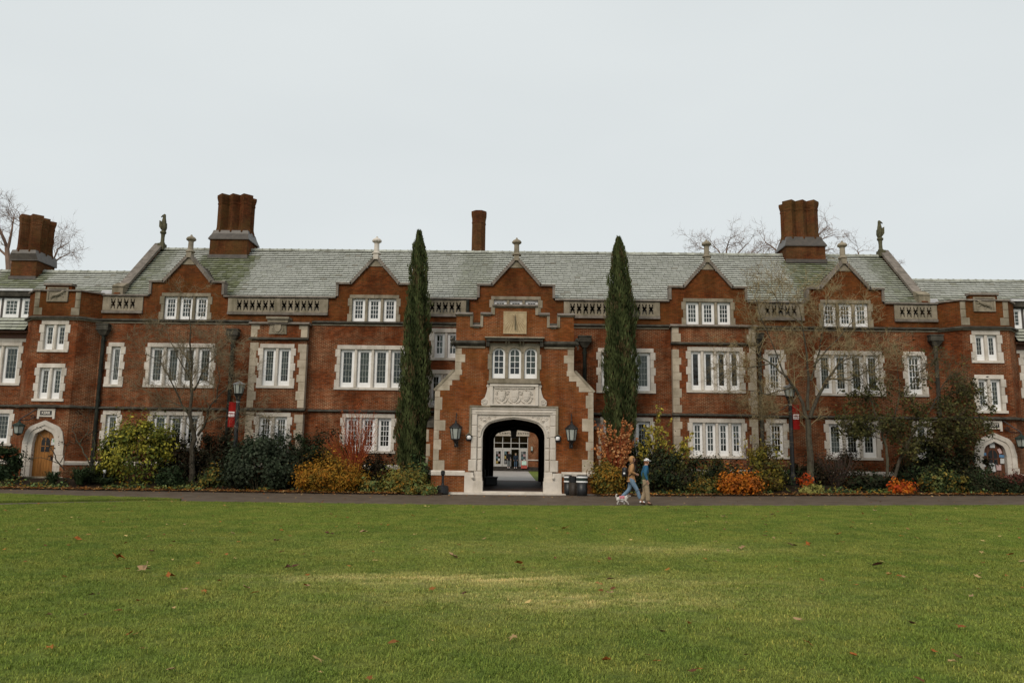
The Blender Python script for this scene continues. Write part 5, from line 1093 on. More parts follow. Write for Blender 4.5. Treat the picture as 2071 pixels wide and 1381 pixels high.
# dark masses against the wall first (left to right)
shrub('very dark evergreen shrub filling the shade behind the left bare tree', 375, 868, 966, 130, 40.4, DB, 3600, .08, clumps=90, cat='shrub')
shrub('dark brownish evergreen behind the trunk of the left bare tree', 440, 858, 960, 90, 40.2, DB, 2400, .08)
shrub('feathery dark green shrub under the narrow bay window', 570, 868, 950, 100, 40.3, DG, 2600, .06, aspect=3.2)
shrub('dark leafy shrub behind the orange twigs left of the cypress', 655, 868, 965, 100, 40.1, DG+DB, 2600, .09)
shrub('low dark brown shrub beneath the three-light window left of the cypress', 750, 905, 975, 100, 40.0, DB, 1800, .07)
shrub('dark glossy shrub between the left cypress and the buttress', 850, 915, 985, 52, 38.9, DG+LG[:1], 1300, .10)
shrub('dark plants at the far left edge beside the door steps', 8, 895, 968, 80, 39.2, DG, 1800, .10)
shrub('yellow-green leafy bush at the left, tallest of the bright bushes', 278, 850, 972, 150, 38.8, YG_, 5200, .095, clumps=110, blobs=[(0,0,.5,.8,.7,.5),(-.55,0,.55,.4,.5,.35),(.5,0,.62,.42,.5,.3),(.05,-.1,.82,.35,.4,.2),(-.5,-.1,.25,.4,.4,.25)], nst=22)
shrub('dark low evergreen at the foot of the yellow-green bush', 345, 940, 985, 70, 38.2, DG, 1300, .09)
shrub('green and rusty low plants beside the tree foot', 432, 945, 985, 66, 38.4, OG+DG, 1300, .09)
shrub('large rounded dark green shrub below the narrow bay', 526, 882, 995, 154, 37.95, [(.030,.042,.022),(.042,.055,.030),(.020,.030,.016),(.055,.065,.042)], 6200, .095, clumps=150, depth=.55, nst=26, blobs=[(0,0,.45,.85,.55,.5),(-.5,0,.4,.45,.45,.42),(.5,-.05,.38,.48,.45,.4),(0,-.1,.78,.45,.4,.2)])
shrub('dense yellow-orange shrub left of the cypress', 668, 930, 1001, 138, 37.75, OY, 5600, .06, clumps=150, aspect=2.4, depth=.6, nst=22, blobs=[(0,0,.45,.9,.6,.5),(-.6,0,.42,.38,.5,.4),(.6,0,.4,.38,.5,.38)])
shrub('fresh green low perennial between the two yellow shrubs', 748, 965, 1000, 56, 37.6, LG+OG, 1100, .08)
shrub('mottled green and ochre shrub in front of the left cypress', 812, 945, 1003, 112, 37.7, OG, 4000, .07, clumps=120, aspect=2.2, depth=.6)
shrub('low pale green plants at the corner of the bed by the ash bollard', 850, 982, 1005, 76, 37.15, LG+OG, 1500, .07)
shrub('orange-tipped yew shrub beside the bins', 1228, 938, 1003, 78, 37.6, OY+OG+DG[:2], 3800, .06, clumps=110, aspect=2.6, depth=.7, blobs=[(0,0,.45,.85,.6,.5),(0,0,.75,.6,.45,.27),(-.5,0,.35,.4,.4,.35)])
shrub('dark rose bush behind the two walkers', 1350, 905, 1004, 110, 38.2, DG+DB+[(.10,.09,.02)], 5200, .085, clumps=130, blobs=[(0,0,.45,.85,.6,.5),(-.5,0,.5,.4,.5,.35),(.5,0,.35,.45,.5,.35)])
shrub('dark twiggy rose bush with yellowing leaves below the four-light window', 1428, 915, 1000, 84, 38.6, DB+DG+[(.13,.11,.02)], 2800, .075)
shrub('low green-brown shrub left of the orange ball bush', 1430, 965, 1004, 60, 37.6, DG+OG, 1500, .07)
shrub('round bright orange bush right of the walkers', 1495, 961, 1006, 86, 37.5, OR, 3600, .085, clumps=120, depth=.8, nst=12, blobs=[(0,0,.45,.95,.8,.52),(-.4,0,.4,.5,.6,.4),(.4,0,.4,.5,.6,.4)])
shrub('tall loose shrub with yellow leaves right of the orange ball', 1553, 888, 1002, 76, 38.3, [(.12,.11,.02),(.26,.20,.03),(.05,.06,.02),(.08,.05,.02)], 2600, .085, clumps=80, nst=26)
shrub('dark shrub around the foot of the right lamp post', 1600, 935, 1000, 70, 39.9, DG+DB, 1700, .08)
shrub('brown twiggy shrub beneath the right bare tree', 1690, 905, 992, 120, 39.6, DB+[(.06,.03,.015)], 2200, .06, nst=90, stems='twigred', clumps=120, spread=.25)
shrub('small bright yellow-green grass clump near the lamp post', 1643, 980, 1003, 44, 37.5, [(.24,.24,.06),(.30,.27,.08)], 1000, .05, aspect=4)
shrub('tiny red-leaved plant left of the tree foot', 1630, 955, 975, 30, 38.9, RD, 240, .07)
shrub('dark low hedge below the three-light window at the right', 1760, 958, 998, 90, 38.6, DG+DB, 2400, .08)
shrub('small fiery orange-red bush at the foot of the leaning trees', 1823, 968, 1003, 48, 37.5, RD+OR[:2], 1500, .08, blobs=[(0,0,.3,.9,.6,.35),(-.25,0,.6,.45,.4,.4)])
shrub('green shrub with rusty leaves right of the fiery bush', 1905, 950, 1003, 110, 37.9, OG+DG+DG, 3200, .085, clumps=100, depth=.6)
shrub('dark clipped hedge in front of the right turret door', 2000, 965, 1004, 110, 37.9, DB+DG, 3600, .06, clumps=130, depth=.5)
shrub('dark shrub at the right end of the bed, in front of the reddish one', 2062, 978, 1004, 60, 37.5, DB+DG, 1700, .07)
shrub('reddish shrub at the right edge of the picture', 2062, 952, 992, 54, 38.4, [(.11,.035,.025),(.07,.03,.02),(.15,.05,.035)], 1700, .07)
# fern-like plants by the left door
for i, (px, py0, py1, pw, l_) in enumerate(((160, 938, 985, 84, 'spiky dark fern clump to the right of the left door'), (105, 948, 982, 60, 'low dark fern in front of the left door step'), (212, 962, 988, 70, 'low grassy clump between the ferns and the yellow-green bush'))):
    Y = 38.0; X = atx(px, py1, Y); zb = bedz(X, Y); q = MB(); rg = np.random.default_rng(i+90); R_ = pw*Y/FPX/2; h = atz(px, py0, Y)-zb; cols = []
    for k in range(150):
        a = rg.uniform(0, 2*pi); l = rg.uniform(.5, 1); hh = h*rg.uniform(.5, 1.1); pts = [Vector((X+R_*l*t_*cos(a)+rg.uniform(-.1,.1)*R_, Y+R_*.7*l*t_*sin(a), zb+hh*(2.2*t_-1.5*t_*t_))) for t_ in (.05, .4, .7, 1)]; w0 = rg.uniform(.02, .05); sd_ = Vector((-sin(a), cos(a), 0))
        for m_ in range(3): q.poly([pts[m_]-sd_*w0*(1-m_*.3), pts[m_+1]-sd_*w0*(.7-m_*.3 if m_ < 2 else .02), pts[m_+1]+sd_*w0*(.7-m_*.3 if m_ < 2 else .02), pts[m_]+sd_*w0*(1-m_*.3)]); cols.append(np.array([(.035,.055,.022),(.05,.065,.03),(.022,.035,.016)][rg.integers(3)])*rg.uniform(.8, 1.3))
    f_ = q.build('fern', 'leaf', attr=cols); tag(f_, l_, 'fern', 'ferns near the left door')

# ---- fan-shaped twig shrubs
def fan_shrub(lbl, pxb, pyb, Y, tips, stem, nst, r0, leafcols, nleaf, lsize, seed, name='shrub', spreadz=.3):
    rg = np.random.default_rng(seed); X = atx(pxb, pyb, Y); zb = bedz(X, Y)-.02; o = empty(name, (X, Y, zb), label=lbl, cat='shrub'); q = MB(); P_ = []
    T = [(atx(px, py, Y), atz(px, py, Y)) for px, py in tips]
    for k in range(nst):
        i = rg.integers(len(T)-1); u_ = rg.random(); tx = T[i][0]*(1-u_)+T[i+1][0]*u_; tz = T[i][1]*(1-u_)+T[i+1][1]*u_; s_ = rg.uniform(.55, 1.0); b0 = Vector((X+rg.uniform(-.12, .12), Y+rg.uniform(-.1, .1), zb)); e = b0+Vector((tx-X, rg.uniform(-.5, .5), tz-zb))*s_
        m1 = b0+(e-b0)*.4+Vector(((X-e.x)*.12, 0, .12)); m2 = b0+(e-b0)*.75+Vector(((X-e.x)*.05, 0, .08)); q.tube([b0, m1, m2, e], [r0, r0*.75, r0*.5, r0*.25], 4, 0, False)
        for j in range(4):
            t_ = rg.uniform(.45, .95); s0 = m1.lerp(e, (t_-.3)/.7); l = rg.uniform(.2, .5); e2 = s0+Vector((rg.uniform(-.5, .5)*l+(tx-X)*.12, rg.uniform(-.4, .4)*l, l*rg.uniform(.4, .9))); q.tube([s0, s0.lerp(e2, .5)+Vector((0, 0, .02)), e2], [r0*.45, r0*.3, r0*.15], 3, 0, False); P_ += [s0.lerp(e2, v) for v in rg.uniform(.3, 1.05, 4)]
        P_ += [m1.lerp(e, v) for v in rg.uniform(.1, 1, 3)]
    q.build('stems', stem, o)
    if nleaf:
        P_ = np.array([tuple(p) for p in P_]); P_ = P_[rg.integers(0, len(P_), nleaf)]+rg.normal(0, .035, (nleaf, 3)); me = leaves_mesh('foliage', P_, np.tile([0, -.5, .4], (nleaf, 1)), lsize, palette(nleaf, leafcols, rg)); f_ = link(bpy.data.objects.new('foliage', me), o, (0, 0, 0)); f_['kind'] = 'stuff'
    return o
fan_shrub('tall fan of orange-red bare twigs left of the cypress', 716, 975, 38.5, [(652, 895), (664, 850), (690, 818), (712, 806), (738, 812), (760, 835), (775, 868)], 'redstem', 130, .014, [(.38,.10,.03),(.42,.14,.04)], 1100, .035, 5)
fan_shrub('lower spray of orange and olive stems behind the yellow shrub', 700, 965, 38.9, [(640, 905), (660, 882), (690, 875)], mat('olive_stem', (.22,.13,.03), (.14,.09,.025), 4), 60, .013, [(.3,.13,.02)], 300, .04, 6)
fan_shrub('tall shrub of orange-red stems and pinkish orange leaves by the right cypress', 1242, 965, 38.0, [(1200, 900), (1205, 858), (1225, 838), (1252, 832), (1275, 842), (1288, 880)], 'redstem', 90, .014, PK, 1500, .085, 7)
fan_shrub('tall shrub with thin pale trunks and yellow leaves right of the cypress', 1330, 960, 38.7, [(1285, 905), (1292, 850), (1312, 820), (1340, 812), (1372, 838), (1402, 870), (1408, 905)], 'twig', 55, .016, YL_, 1500, .10, 8)
fan_shrub('bare twiggy shrub with a few yellow leaves right of the four-light window', 1520, 950, 39.4, [(1488, 880), (1505, 870), (1530, 878), (1548, 895)], 'twigred', 60, .010, YL_, 160, .06, 9)

# ---- bare trees
def twigs(mb, p, d, l, r, lvl, rg, P_, spread=.7, up=.05, nch=5, segs=4):
    pts = [p]; dd = d.normalized(); cur = p
    for i in range(segs):
        dd = (dd+Vector(rg.normal(0, .16, 3))+Vector((0, 0, up))).normalized(); cur = cur+dd*l/segs; pts.append(cur)
    mb.tube(pts, [r*(1-.75*i/segs) for i in range(segs+1)], 4 if lvl > 1 else 3, 0, False)
    if lvl == 0: P_.append(pts[-1]); P_.append(pts[-2]); return
    for k in range(nch):
        t_ = rg.uniform(.2, 1.0); i = min(int(t_*segs), segs-1); s0 = pts[i].lerp(pts[i+1], t_*segs-i); a = Vector(rg.normal(0, 1, 3)); a = (a-a.dot(dd)*dd).normalized(); cd = (dd*rg.uniform(.35, .8)+a*spread).normalized()
        twigs(mb, s0, cd, l*rg.uniform(.42, .68), max(r*.48, .0075), lvl-1, rg, P_, spread, up, nch, max(2, segs-1))
def tree(lbl, Y, limbs, m, seed, name='bare_tree', ntw=9, tl=(.9, 1.7), lvl=2, bed_=True, twm='twig', leafc=None, nleaf=0, lsize=.08, cat='tree', nch=5, up=.03, rmin=.0, group=None, zbase=None, ysp=.35, twr=.5, zfade=99):
    rg = np.random.default_rng(seed); px0, py0 = limbs[0][0][0], limbs[0][0][1]; X = atx(px0, py0, Y); zb = zbase if zbase is not None else (bedz(X, Y) if Y < 42 else .2)
    o = empty(name, (X, Y, zb), label=lbl, cat=cat, group=group); tk = MB(); tw = MB(); P_ = []
    for li, limb in enumerate(limbs):
        pts = []; rad = []; yo = 0
        for k, (px, py, r) in enumerate(limb):
            if li > 0 and k > 0: yo += rg.uniform(-ysp, ysp)
            x, z = at(px, py, Y+yo*0); pts.append(Vector((x, Y+yo, z))); rad.append(r)
        if li == 0: pts[0].z = zb-.1
        fine = []; fr_ = []                                    # subdivide with a little wander
        for k in range(len(pts)-1):
            for j in range(3): t_ = j/3; fine.append(pts[k].lerp(pts[k+1], t_)+(Vector(rg.normal(0, .025, 3)) if 0 < j else Vector())); fr_.append(rad[k]*(1-t_)+rad[k+1]*t_)
        fine.append(pts[-1]); fr_.append(rad[-1]); fr_ = [v*.82 for v in fr_]; tk.tube(fine, fr_, 8, 0, True)
        nt_ = ntw if li > 0 else max(2, ntw//3)
        for k in range(nt_):
            t_ = rg.uniform(.25 if li else .75, 1.0) if k else 1.0; f_ = t_*(len(fine)-1); i = min(int(f_), len(fine)-2); s0 = fine[i].lerp(fine[i+1], f_-i); dd = (fine[i+1]-fine[i]).normalized(); a = Vector(rg.normal(0, 1, 3)); a = (a-a.dot(dd)*dd).normalized()
            cd = (dd*rg.uniform(.3, .9)+a*.75+Vector((0, 0, .10))).normalized(); twigs(tw, s0, cd, rg.uniform(*tl), min(max(fr_[i]*twr, .015), .026), lvl, rg, P_, up=up, nch=nch)
    T = tk.build('trunk', m, o); c_ = tw.build('crown', twm, o); c_['kind'] = 'stuff'
    if nleaf:
        A = np.array([tuple(p) for p in P_]); A = A[rg.random(len(A)) < np.clip((zfade-A[:, 2])/1.6, .04, 1)]; k = rg.integers(0, len(A), nleaf); P2 = A[k]+rg.normal(0, .09, (nleaf, 3)); me = leaves_mesh('foliage', P2, np.tile([0, -.3, .5], (nleaf, 1)), lsize, palette(nleaf, leafc, rg, k % 60)); f_ = link(bpy.data.objects.new('foliage', me), o, (0, 0, 0)); f_['kind'] = 'stuff'
    return o
tree('bare mossy tree with a forked trunk in the left bed', 39.6, [[(388, 966, .19), (389, 920, .16), (391, 872, .145)],
    [(391, 872, .13), (388, 840, .11), (391, 780, .09), (396, 720, .06), (398, 650, .03), (396, 605, .015)], [(389, 850, .07), (370, 820, .055), (352, 770, .04), (330, 735, .025), (300, 715, .012)],
    [(400, 880, .085), (420, 855, .07), (436, 820, .05), (458, 790, .03), (490, 760, .015)], [(392, 790, .055), (415, 745, .04), (440, 715, .025), (468, 690, .012)], [(390, 780, .05), (368, 735, .035), (345, 690, .02), (330, 655, .012)],
    [(425, 850, .05), (460, 842, .035), (505, 838, .022), (540, 842, .012)], [(388, 830, .045), (350, 815, .03), (318, 800, .018), (290, 790, .01)], [(436, 815, .04), (450, 770, .03), (440, 700, .015)]], 'bark', 3, ntw=11, tl=(.8, 1.5), nch=7, twm=mat('mossy_grey_twig', (.24,.195,.12), (.14,.11,.07), 4, .95))
tree('large spreading bare tree in front of the right half of the facade', 39.3, [[(1640, 958, .22), (1637, 900, .18), (1634, 848, .165)],
    [(1632, 848, .12), (1618, 800, .095), (1588, 762, .07), (1555, 730, .045), (1520, 700, .02)], [(1638, 845, .13), (1655, 800, .10), (1672, 765, .08), (1700, 735, .05), (1740, 715, .02)], [(1634, 830, .10), (1640, 760, .08), (1632, 700, .055), (1620, 640, .035), (1612, 590, .015)],
    [(1640, 770, .06), (1660, 710, .045), (1668, 650, .03), (1672, 600, .014)], [(1605, 780, .06), (1580, 790, .045), (1545, 800, .03), (1500, 790, .014)], [(1588, 762, .055), (1570, 700, .04), (1545, 640, .025), (1530, 595, .012)],
    [(1672, 765, .06), (1715, 770, .04), (1750, 750, .025), (1790, 745, .012)], [(1610, 800, .05), (1578, 828, .03), (1550, 840, .018)], [(1645, 740, .05), (1690, 690, .035), (1725, 650, .02), (1740, 610, .012)], [(1560, 735, .04), (1510, 745, .025), (1470, 735, .012)], [(1625, 660, .04), (1585, 620, .025), (1560, 575, .012)]],
    'bark', 4, ntw=12, tl=(.9, 1.7), nch=7, twm=mat('olive_twig', (.30,.235,.125), (.19,.145,.08), 4, .95), ysp=.4)
tree('leaning two-stemmed tree with sparse dark evergreen leaves at the right', 38.9, [[(1793, 975, .10), (1795, 930, .085), (1790, 895, .07), (1778, 850, .05)],
    [(1806, 975, .10), (1820, 930, .09), (1836, 900, .08), (1856, 860, .06)], [(1778, 850, .045), (1762, 800, .03), (1755, 740, .015)], [(1790, 890, .05), (1812, 850, .04), (1826, 800, .03), (1822, 740, .018), (1812, 690, .01)],
    [(1856, 860, .055), (1880, 825, .045), (1895, 780, .03), (1925, 755, .015)], [(1856, 860, .05), (1900, 850, .035), (1945, 835, .02), (1975, 840, .01)], [(1826, 800, .03), (1850, 760, .02), (1868, 720, .01)], [(1880, 825, .03), (1920, 800, .02), (1950, 785, .01)], [(1840, 895, .05), (1885, 890, .03), (1930, 880, .015)], [(1790, 890, .03), (1765, 880, .02), (1745, 860, .01)]],
    'bark', 12, ntw=14, tl=(.6, 1.25), nch=6, leafc=[(.052,.056,.020),(.085,.082,.026),(.030,.034,.014),(.13,.115,.036)], nleaf=9500, lsize=.085, twm='twig', zfade=6.0, name='evergreen_tree')
tree('small bare magnolia trained beside the left turret door', 39.5, [[(192, 955, .05), (176, 925, .045), (160, 898, .035)], [(130, 950, .045), (122, 935, .04), (112, 915, .03), (98, 885, .02), (88, 880, .01)], [(122, 935, .03), (128, 905, .022), (140, 892, .012)], [(160, 898, .03), (145, 870, .02), (150, 845, .01)], [(122, 938, .025), (90, 925, .018), (60, 930, .01)], [(160, 898, .025), (178, 870, .018), (172, 840, .008)], [(192, 950, .025), (188, 900, .018), (180, 880, .01)]],
    'bark', 21, ntw=3, tl=(.3, .6), lvl=1, nch=3, twm='bark', leafc=[(.03,.02,.012)], nleaf=130, lsize=.07, twr=.4)
# trees behind the roofs
tree('bare brown tree behind the left wing chimney', 60, [[(20, 700, .4), (18, 560, .28), (14, 500, .2)], [(14, 500, .16), (6, 455, .1), (-6, 425, .04)], [(14, 510, .15), (26, 465, .09), (20, 430, .04)], [(18, 540, .14), (48, 480, .08), (40, 430, .03)], [(16, 520, .12), (-20, 480, .07), (-40, 450, .03)]], 'fartwig', 31, ntw=10, tl=(1.0, 1.9), twm='fartwig', zbase=0, nch=5, ysp=1.0)
tree('thin bare tree right of the left wing chimney', 60, [[(100, 700, .25), (104, 560, .16), (106, 530, .12)], [(106, 535, .09), (122, 505, .06), (140, 488, .02)], [(106, 530, .08), (128, 520, .05), (150, 512, .02)], [(105, 540, .07), (112, 500, .04), (118, 482, .02)]], 'fartwig', 32, ntw=7, tl=(1.0, 1.9), twm='fartwig', zbase=0, nch=5, ysp=.8)
tree('bare brown tree behind the ridge between the fourth gable and the right chimney', 62, [[(1470, 700, .4), (1468, 560, .28), (1466, 530, .2)], [(1466, 530, .10), (1450, 508, .06), (1440, 492, .02)], [(1466, 525, .10), (1470, 500, .06), (1474, 485, .02)], [(1468, 535, .09), (1495, 510, .05), (1512, 492, .02)], [(1468, 540, .1), (1430, 515, .05), (1405, 500, .02)], [(1470, 540, .1), (1520, 520, .05), (1540, 505, .02)]], 'fartwig', 33, ntw=8, tl=(.9, 1.6), twm='fartwig', zbase=0, nch=5, ysp=1.0)
tree('bare brown tree directly behind the right chimney cluster', 62, [[(1590, 700, .4), (1592, 560, .28), (1594, 530, .2)], [(1594, 530, .14), (1570, 500, .08), (1548, 480, .03)], [(1594, 535, .12), (1550, 520, .07), (1530, 508, .03)], [(1594, 525, .14), (1640, 490, .08), (1668, 462, .03)], [(1594, 525, .12), (1650, 510, .06), (1690, 500, .02)], [(1594, 530, .1), (1660, 485, .05), (1682, 478, .02)]], 'fartwig', 34, ntw=8, tl=(.8, 1.5), twm='fartwig', zbase=0, nch=5, ysp=1.0)
tree('faint thin tree top behind the right gable end', 66, [[(1740, 700, .2), (1738, 540, .1), (1736, 510, .06)], [(1736, 515, .04), (1732, 498, .02)]], 'fartwig', 35, ntw=5, tl=(.8, 1.4), twm='fartwig', zbase=0, nch=4)
tree('faint thin tree top right of the carved bird finial', 66, [[(1815, 700, .2), (1814, 560, .1), (1812, 535, .06)], [(1812, 538, .04), (1812, 528, .02)]], 'fartwig', 36, ntw=5, tl=(.5, .9), twm='fartwig', zbase=0, nch=4)

# ---- cypresses: upright sprays packed on a tall spindle
def cypress(lbl, prof, Y, seed, tips=1):
    rg = np.random.default_rng(seed)                          # prof: (py, px_left, px_right)
    R_ = []
    for py, a, c in prof: x0, z0 = at(a, py, Y); x1, z1_ = at(c, py, Y); R_.append(((z0+z1_)/2, (x0+x1)/2, (x1-x0)/2))
    R_.sort(); zs_ = np.array([r[0] for r in R_]); xc = np.array([r[1] for r in R_]); rr = np.array([r[2] for r in R_])
    X0 = xc[0]; zb = bedz(X0, Y); o = empty('cypress_tree', (X0, Y, zb), label=lbl, cat='cypress', group='tall cypresses flanking the gatehouse')
    q = MB(); q.tube([(X0, Y, zb-.1), (X0, Y, zb+1.2), (xc[2], Y, zs_[len(zs_)//2])], [.16, .13, .05], 8); q.build('trunk', 'bark', o)
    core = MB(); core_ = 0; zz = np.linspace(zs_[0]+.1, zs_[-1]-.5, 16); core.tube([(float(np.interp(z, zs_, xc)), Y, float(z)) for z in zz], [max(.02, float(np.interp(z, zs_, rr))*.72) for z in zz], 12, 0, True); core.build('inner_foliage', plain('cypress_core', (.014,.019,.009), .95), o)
    nl = 420; V, F, C = [], [], []                            # leaders: narrow vertical sprays, each of many scale-leaf slivers
    n = 17000; t = rg.random(n); z = zs_[0]+(zs_[-1]-zs_[0])*t**1.12; rad = np.interp(z, zs_, rr); a = rg.uniform(0, 2*pi, n)
    lob = 1+.10*np.sin(a*5+z*.8+seed)+.08*np.sin(a*9-z*1.7)+.09*np.sin(z*2.3+a*2)+.09*np.sin(z*5.3+a*3+seed*2)+.05*np.sin(z*11+a*5)
    rdep = rg.uniform(.74, 1.0, n)**.7; r_ = rad*lob*rdep; stick = (rg.random(n) > .97); tuftz = np.floor(z*3+a*2); stick = stick | ((np.sin(tuftz*12.9898+seed)*43758.5 % 1) > .965); r_ = np.where(stick, r_*rg.uniform(1.05, 1.22, n)+.03, r_)
    px_ = np.interp(z, zs_, xc)+r_*np.cos(a); py_ = Y+r_*np.sin(a); L_ = rg.uniform(.14, .34, n)*(.7+.5*np.clip(rad, 0, 1)); w_ = rg.uniform(.018, .040, n)
    out = np.stack([np.cos(a), np.sin(a), np.zeros(n)], 1); side = np.stack([-np.sin(a), np.cos(a), np.zeros(n)], 1)+rg.normal(0, .5, (n, 3))*np.array([1, 1, .1]); side /= np.linalg.norm(side, axis=1)[:, None]
    lean = rg.uniform(.05, .38, n); up_ = np.array([0, 0, 1.])+out*lean[:, None]+rg.normal(0, .10, (n, 3)); up_ /= np.linalg.norm(up_, axis=1)[:, None]
    P0 = np.stack([px_, py_, z], 1); tip = P0+up_*L_[:, None]; mid = P0+up_*(L_*.45)[:, None]+out*.015
    V = np.stack([P0, mid-side*w_[:, None], tip, mid+side*w_[:, None]], 1).reshape(-1, 3); F = (np.arange(n)[:, None]*4+np.array([0,1,2,3])).tolist()
    cl = np.clip((np.sin(a*5+z*.8+seed)+np.sin(z*6.1+a*4)*.6+np.sin(z*13+a*9)*.4)*.32+.5, 0, 1); base = np.array([(.027,.038,.013)])*(1-cl)[:, None]+np.array([(.100,.118,.044)])*cl[:, None]; br = (rg.random(n) < .05) | ((np.sin(z*1.9+a*1.5+seed*3)*np.sin(z*.7-a*2) > .62) & (rg.random(n) < .45)); base[br] = (.10,.075,.035); C = base*rg.uniform(.7, 1.35, (n, 1))
    me = bpy.data.meshes.new('foliage'); me.from_pydata(V.tolist(), [], F); me.materials.append(M['leaf']); set_face_color(me, C); f_ = link(bpy.data.objects.new('foliage', me), o, (0, 0, 0)); f_['kind'] = 'stuff'
    return o
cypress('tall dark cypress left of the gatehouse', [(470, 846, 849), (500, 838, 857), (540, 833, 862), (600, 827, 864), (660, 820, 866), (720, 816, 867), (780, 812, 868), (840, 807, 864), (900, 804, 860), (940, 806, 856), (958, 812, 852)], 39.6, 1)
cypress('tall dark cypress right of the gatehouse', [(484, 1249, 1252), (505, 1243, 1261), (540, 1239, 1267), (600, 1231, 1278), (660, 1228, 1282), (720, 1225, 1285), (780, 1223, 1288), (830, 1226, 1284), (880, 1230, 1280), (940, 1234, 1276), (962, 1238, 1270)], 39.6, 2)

# ---- fallen leaves on the beds (uncountable litter)
def leaf_outline(k=5):
    pts = []
    for i in range(k*2): a = 2*pi*i/(k*2); r = 1.0 if i % 2 == 0 else .48; pts.append((r*cos(a)*(.9 if i else 1.15), r*sin(a)))
    return pts
OUT = leaf_outline()
def litter(name, X, Y, Z, size, cols, seed, m_='leaf'):
    rg = np.random.default_rng(seed); n = len(X); V, F, C = [], [], []
    for i in range(n):
        s = size*rg.uniform(.6, 1.3); a = rg.uniform(0, 2*pi); tx, ty = rg.normal(0, .35, 2); c_ = np.array(cols[rg.integers(len(cols))])*rg.uniform(.7, 1.25); k0 = len(V)
        V.append((X[i], Y[i], Z[i]+.01+s*.15))
        for (u_, v_) in OUT: x, y = (u_*cos(a)-v_*sin(a))*s, (u_*sin(a)+v_*cos(a))*s; V.append((X[i]+x, Y[i]+y, Z[i]+.012+x*tx*.6+y*ty*.6+rg.uniform(0, .35)*s))
        for j in range(10): F.append((k0, k0+1+j, k0+1+(j+1) % 10)); C.append(c_)
    me = bpy.data.meshes.new(name); me.from_pydata(V, [], F); me.materials.append(M[m_]); set_face_color(me, C); return link(bpy.data.objects.new(name, me), None, (0, 0, 0))
rg = RNG; LC = [(.30,.12,.035),(.22,.08,.025),(.38,.20,.07),(.14,.055,.025),(.42,.28,.13),(.33,.14,.03)]
n = 5200; X = np.concatenate([rg.uniform(-26, -4, n//2), rg.uniform(3.6, 28, n//2)]); Y = 36.80+np.abs(rg.normal(0, .45, n)); Z = np.array([bedz(a, b) for a, b in zip(X, Y)])+rg.uniform(0, .05, n); o = litter('leaf_litter', X, Y, Z, .062, LC, 1); tag(o, kind='stuff')
n = 900; X = np.concatenate([rg.uniform(-26, -4, n//2), rg.uniform(3.6, 28, n//2)]); Y = 36.9+np.abs(rg.normal(0, 1.2, n)); Z = np.array([bedz(a, b) for a, b in zip(X, Y)]); o = litter('leaf_litter', X, Y, Z+.03, .07, LG+OG+DG, 2); tag(o, kind='stuff')
n = 420; X = rg.uniform(-25, 25, n); Y = np.where(rg.random(n) < .6, 36.7-np.abs(rg.normal(0, .8, n)), rg.uniform(29, 36.8, n)); Z = np.array([hg(a)-.03 for a in X]); o = litter('leaf_litter', X, Y, Z, .045, LC, 3); tag(o, kind='stuff')
n = 420; Y = 5.5+23*rg.random(n)**.8; X = (rg.random(n)-.5)*1.4*Y; Z = np.array([hg(a) for a in X])+.032; o = litter('leaf_litter', X, Y, Z, .046, LC+[(.5,.36,.14)], 4); tag(o, kind='stuff')
# larger leaves one can pick out on the lawn
USED = set(); SPOTS = [(497,1196),(617,1190),(940,1207),(1146,1072),(1235,1178),(98,1250),(192,1210),(262,1290),(237,1133),(290,1159),(340,1173),(174,1250),(70,1185),(210,1352),(345,1365),(1233,1206),(1610,1262),(1695,1085),(1965,1212),(2045,1127),(1777,1150),(1887,1325),(1510,1333),(1725,1335),(1890,1182),(1465,1047),(1560,1045),(915,1131),(835,1046),(1340,1285),(1227,1345),(75,1280),(470,1083),(560,1098),(620,1190),(665,1085),(158,1050),(1845,1268),(1940,1340),(1660,1355),(1600,1108),(1500,1112),(1635,1105),(1770,1035),(1840,1180),(1975,1152),(155,1095),(590,1155),(6,1095),(735,1080),(860,1052),(1048,1146)]
cls_ = [('tan', plain('leaf_tan', (.34,.22,.12)), 'pale tan fallen leaf lying on the lawn'), ('rust', plain('leaf_rust', (.30,.10,.025)), 'rust orange fallen leaf lying on the lawn'), ('dark', plain('leaf_dark', (.10,.045,.03)), 'dark brown fallen leaf lying on the lawn')]
lm = {}
for k, (_, m_, _l) in enumerate(cls_):
    for v in range(2):
        rg2 = random.Random(k*9+v); me = bpy.data.meshes.new('fallen_leaf'); V = [(0, 0, .022)]+[(u_*.085, w_*.075, .012+rg2.uniform(0, .045)) for u_, w_ in leaf_outline(5 if v else 4)]; nn = len(V)-1
        F = [(0, 1+j, 1+(j+1) % nn) for j in range(nn)]; V += [(.08, 0, .02), (.15, .01, .035), (.15, .02, .035)]; F.append((nn+1, nn+2, nn+3)); me.from_pydata(V, [], F); me.materials.append(m_); lm[(k, v)] = me
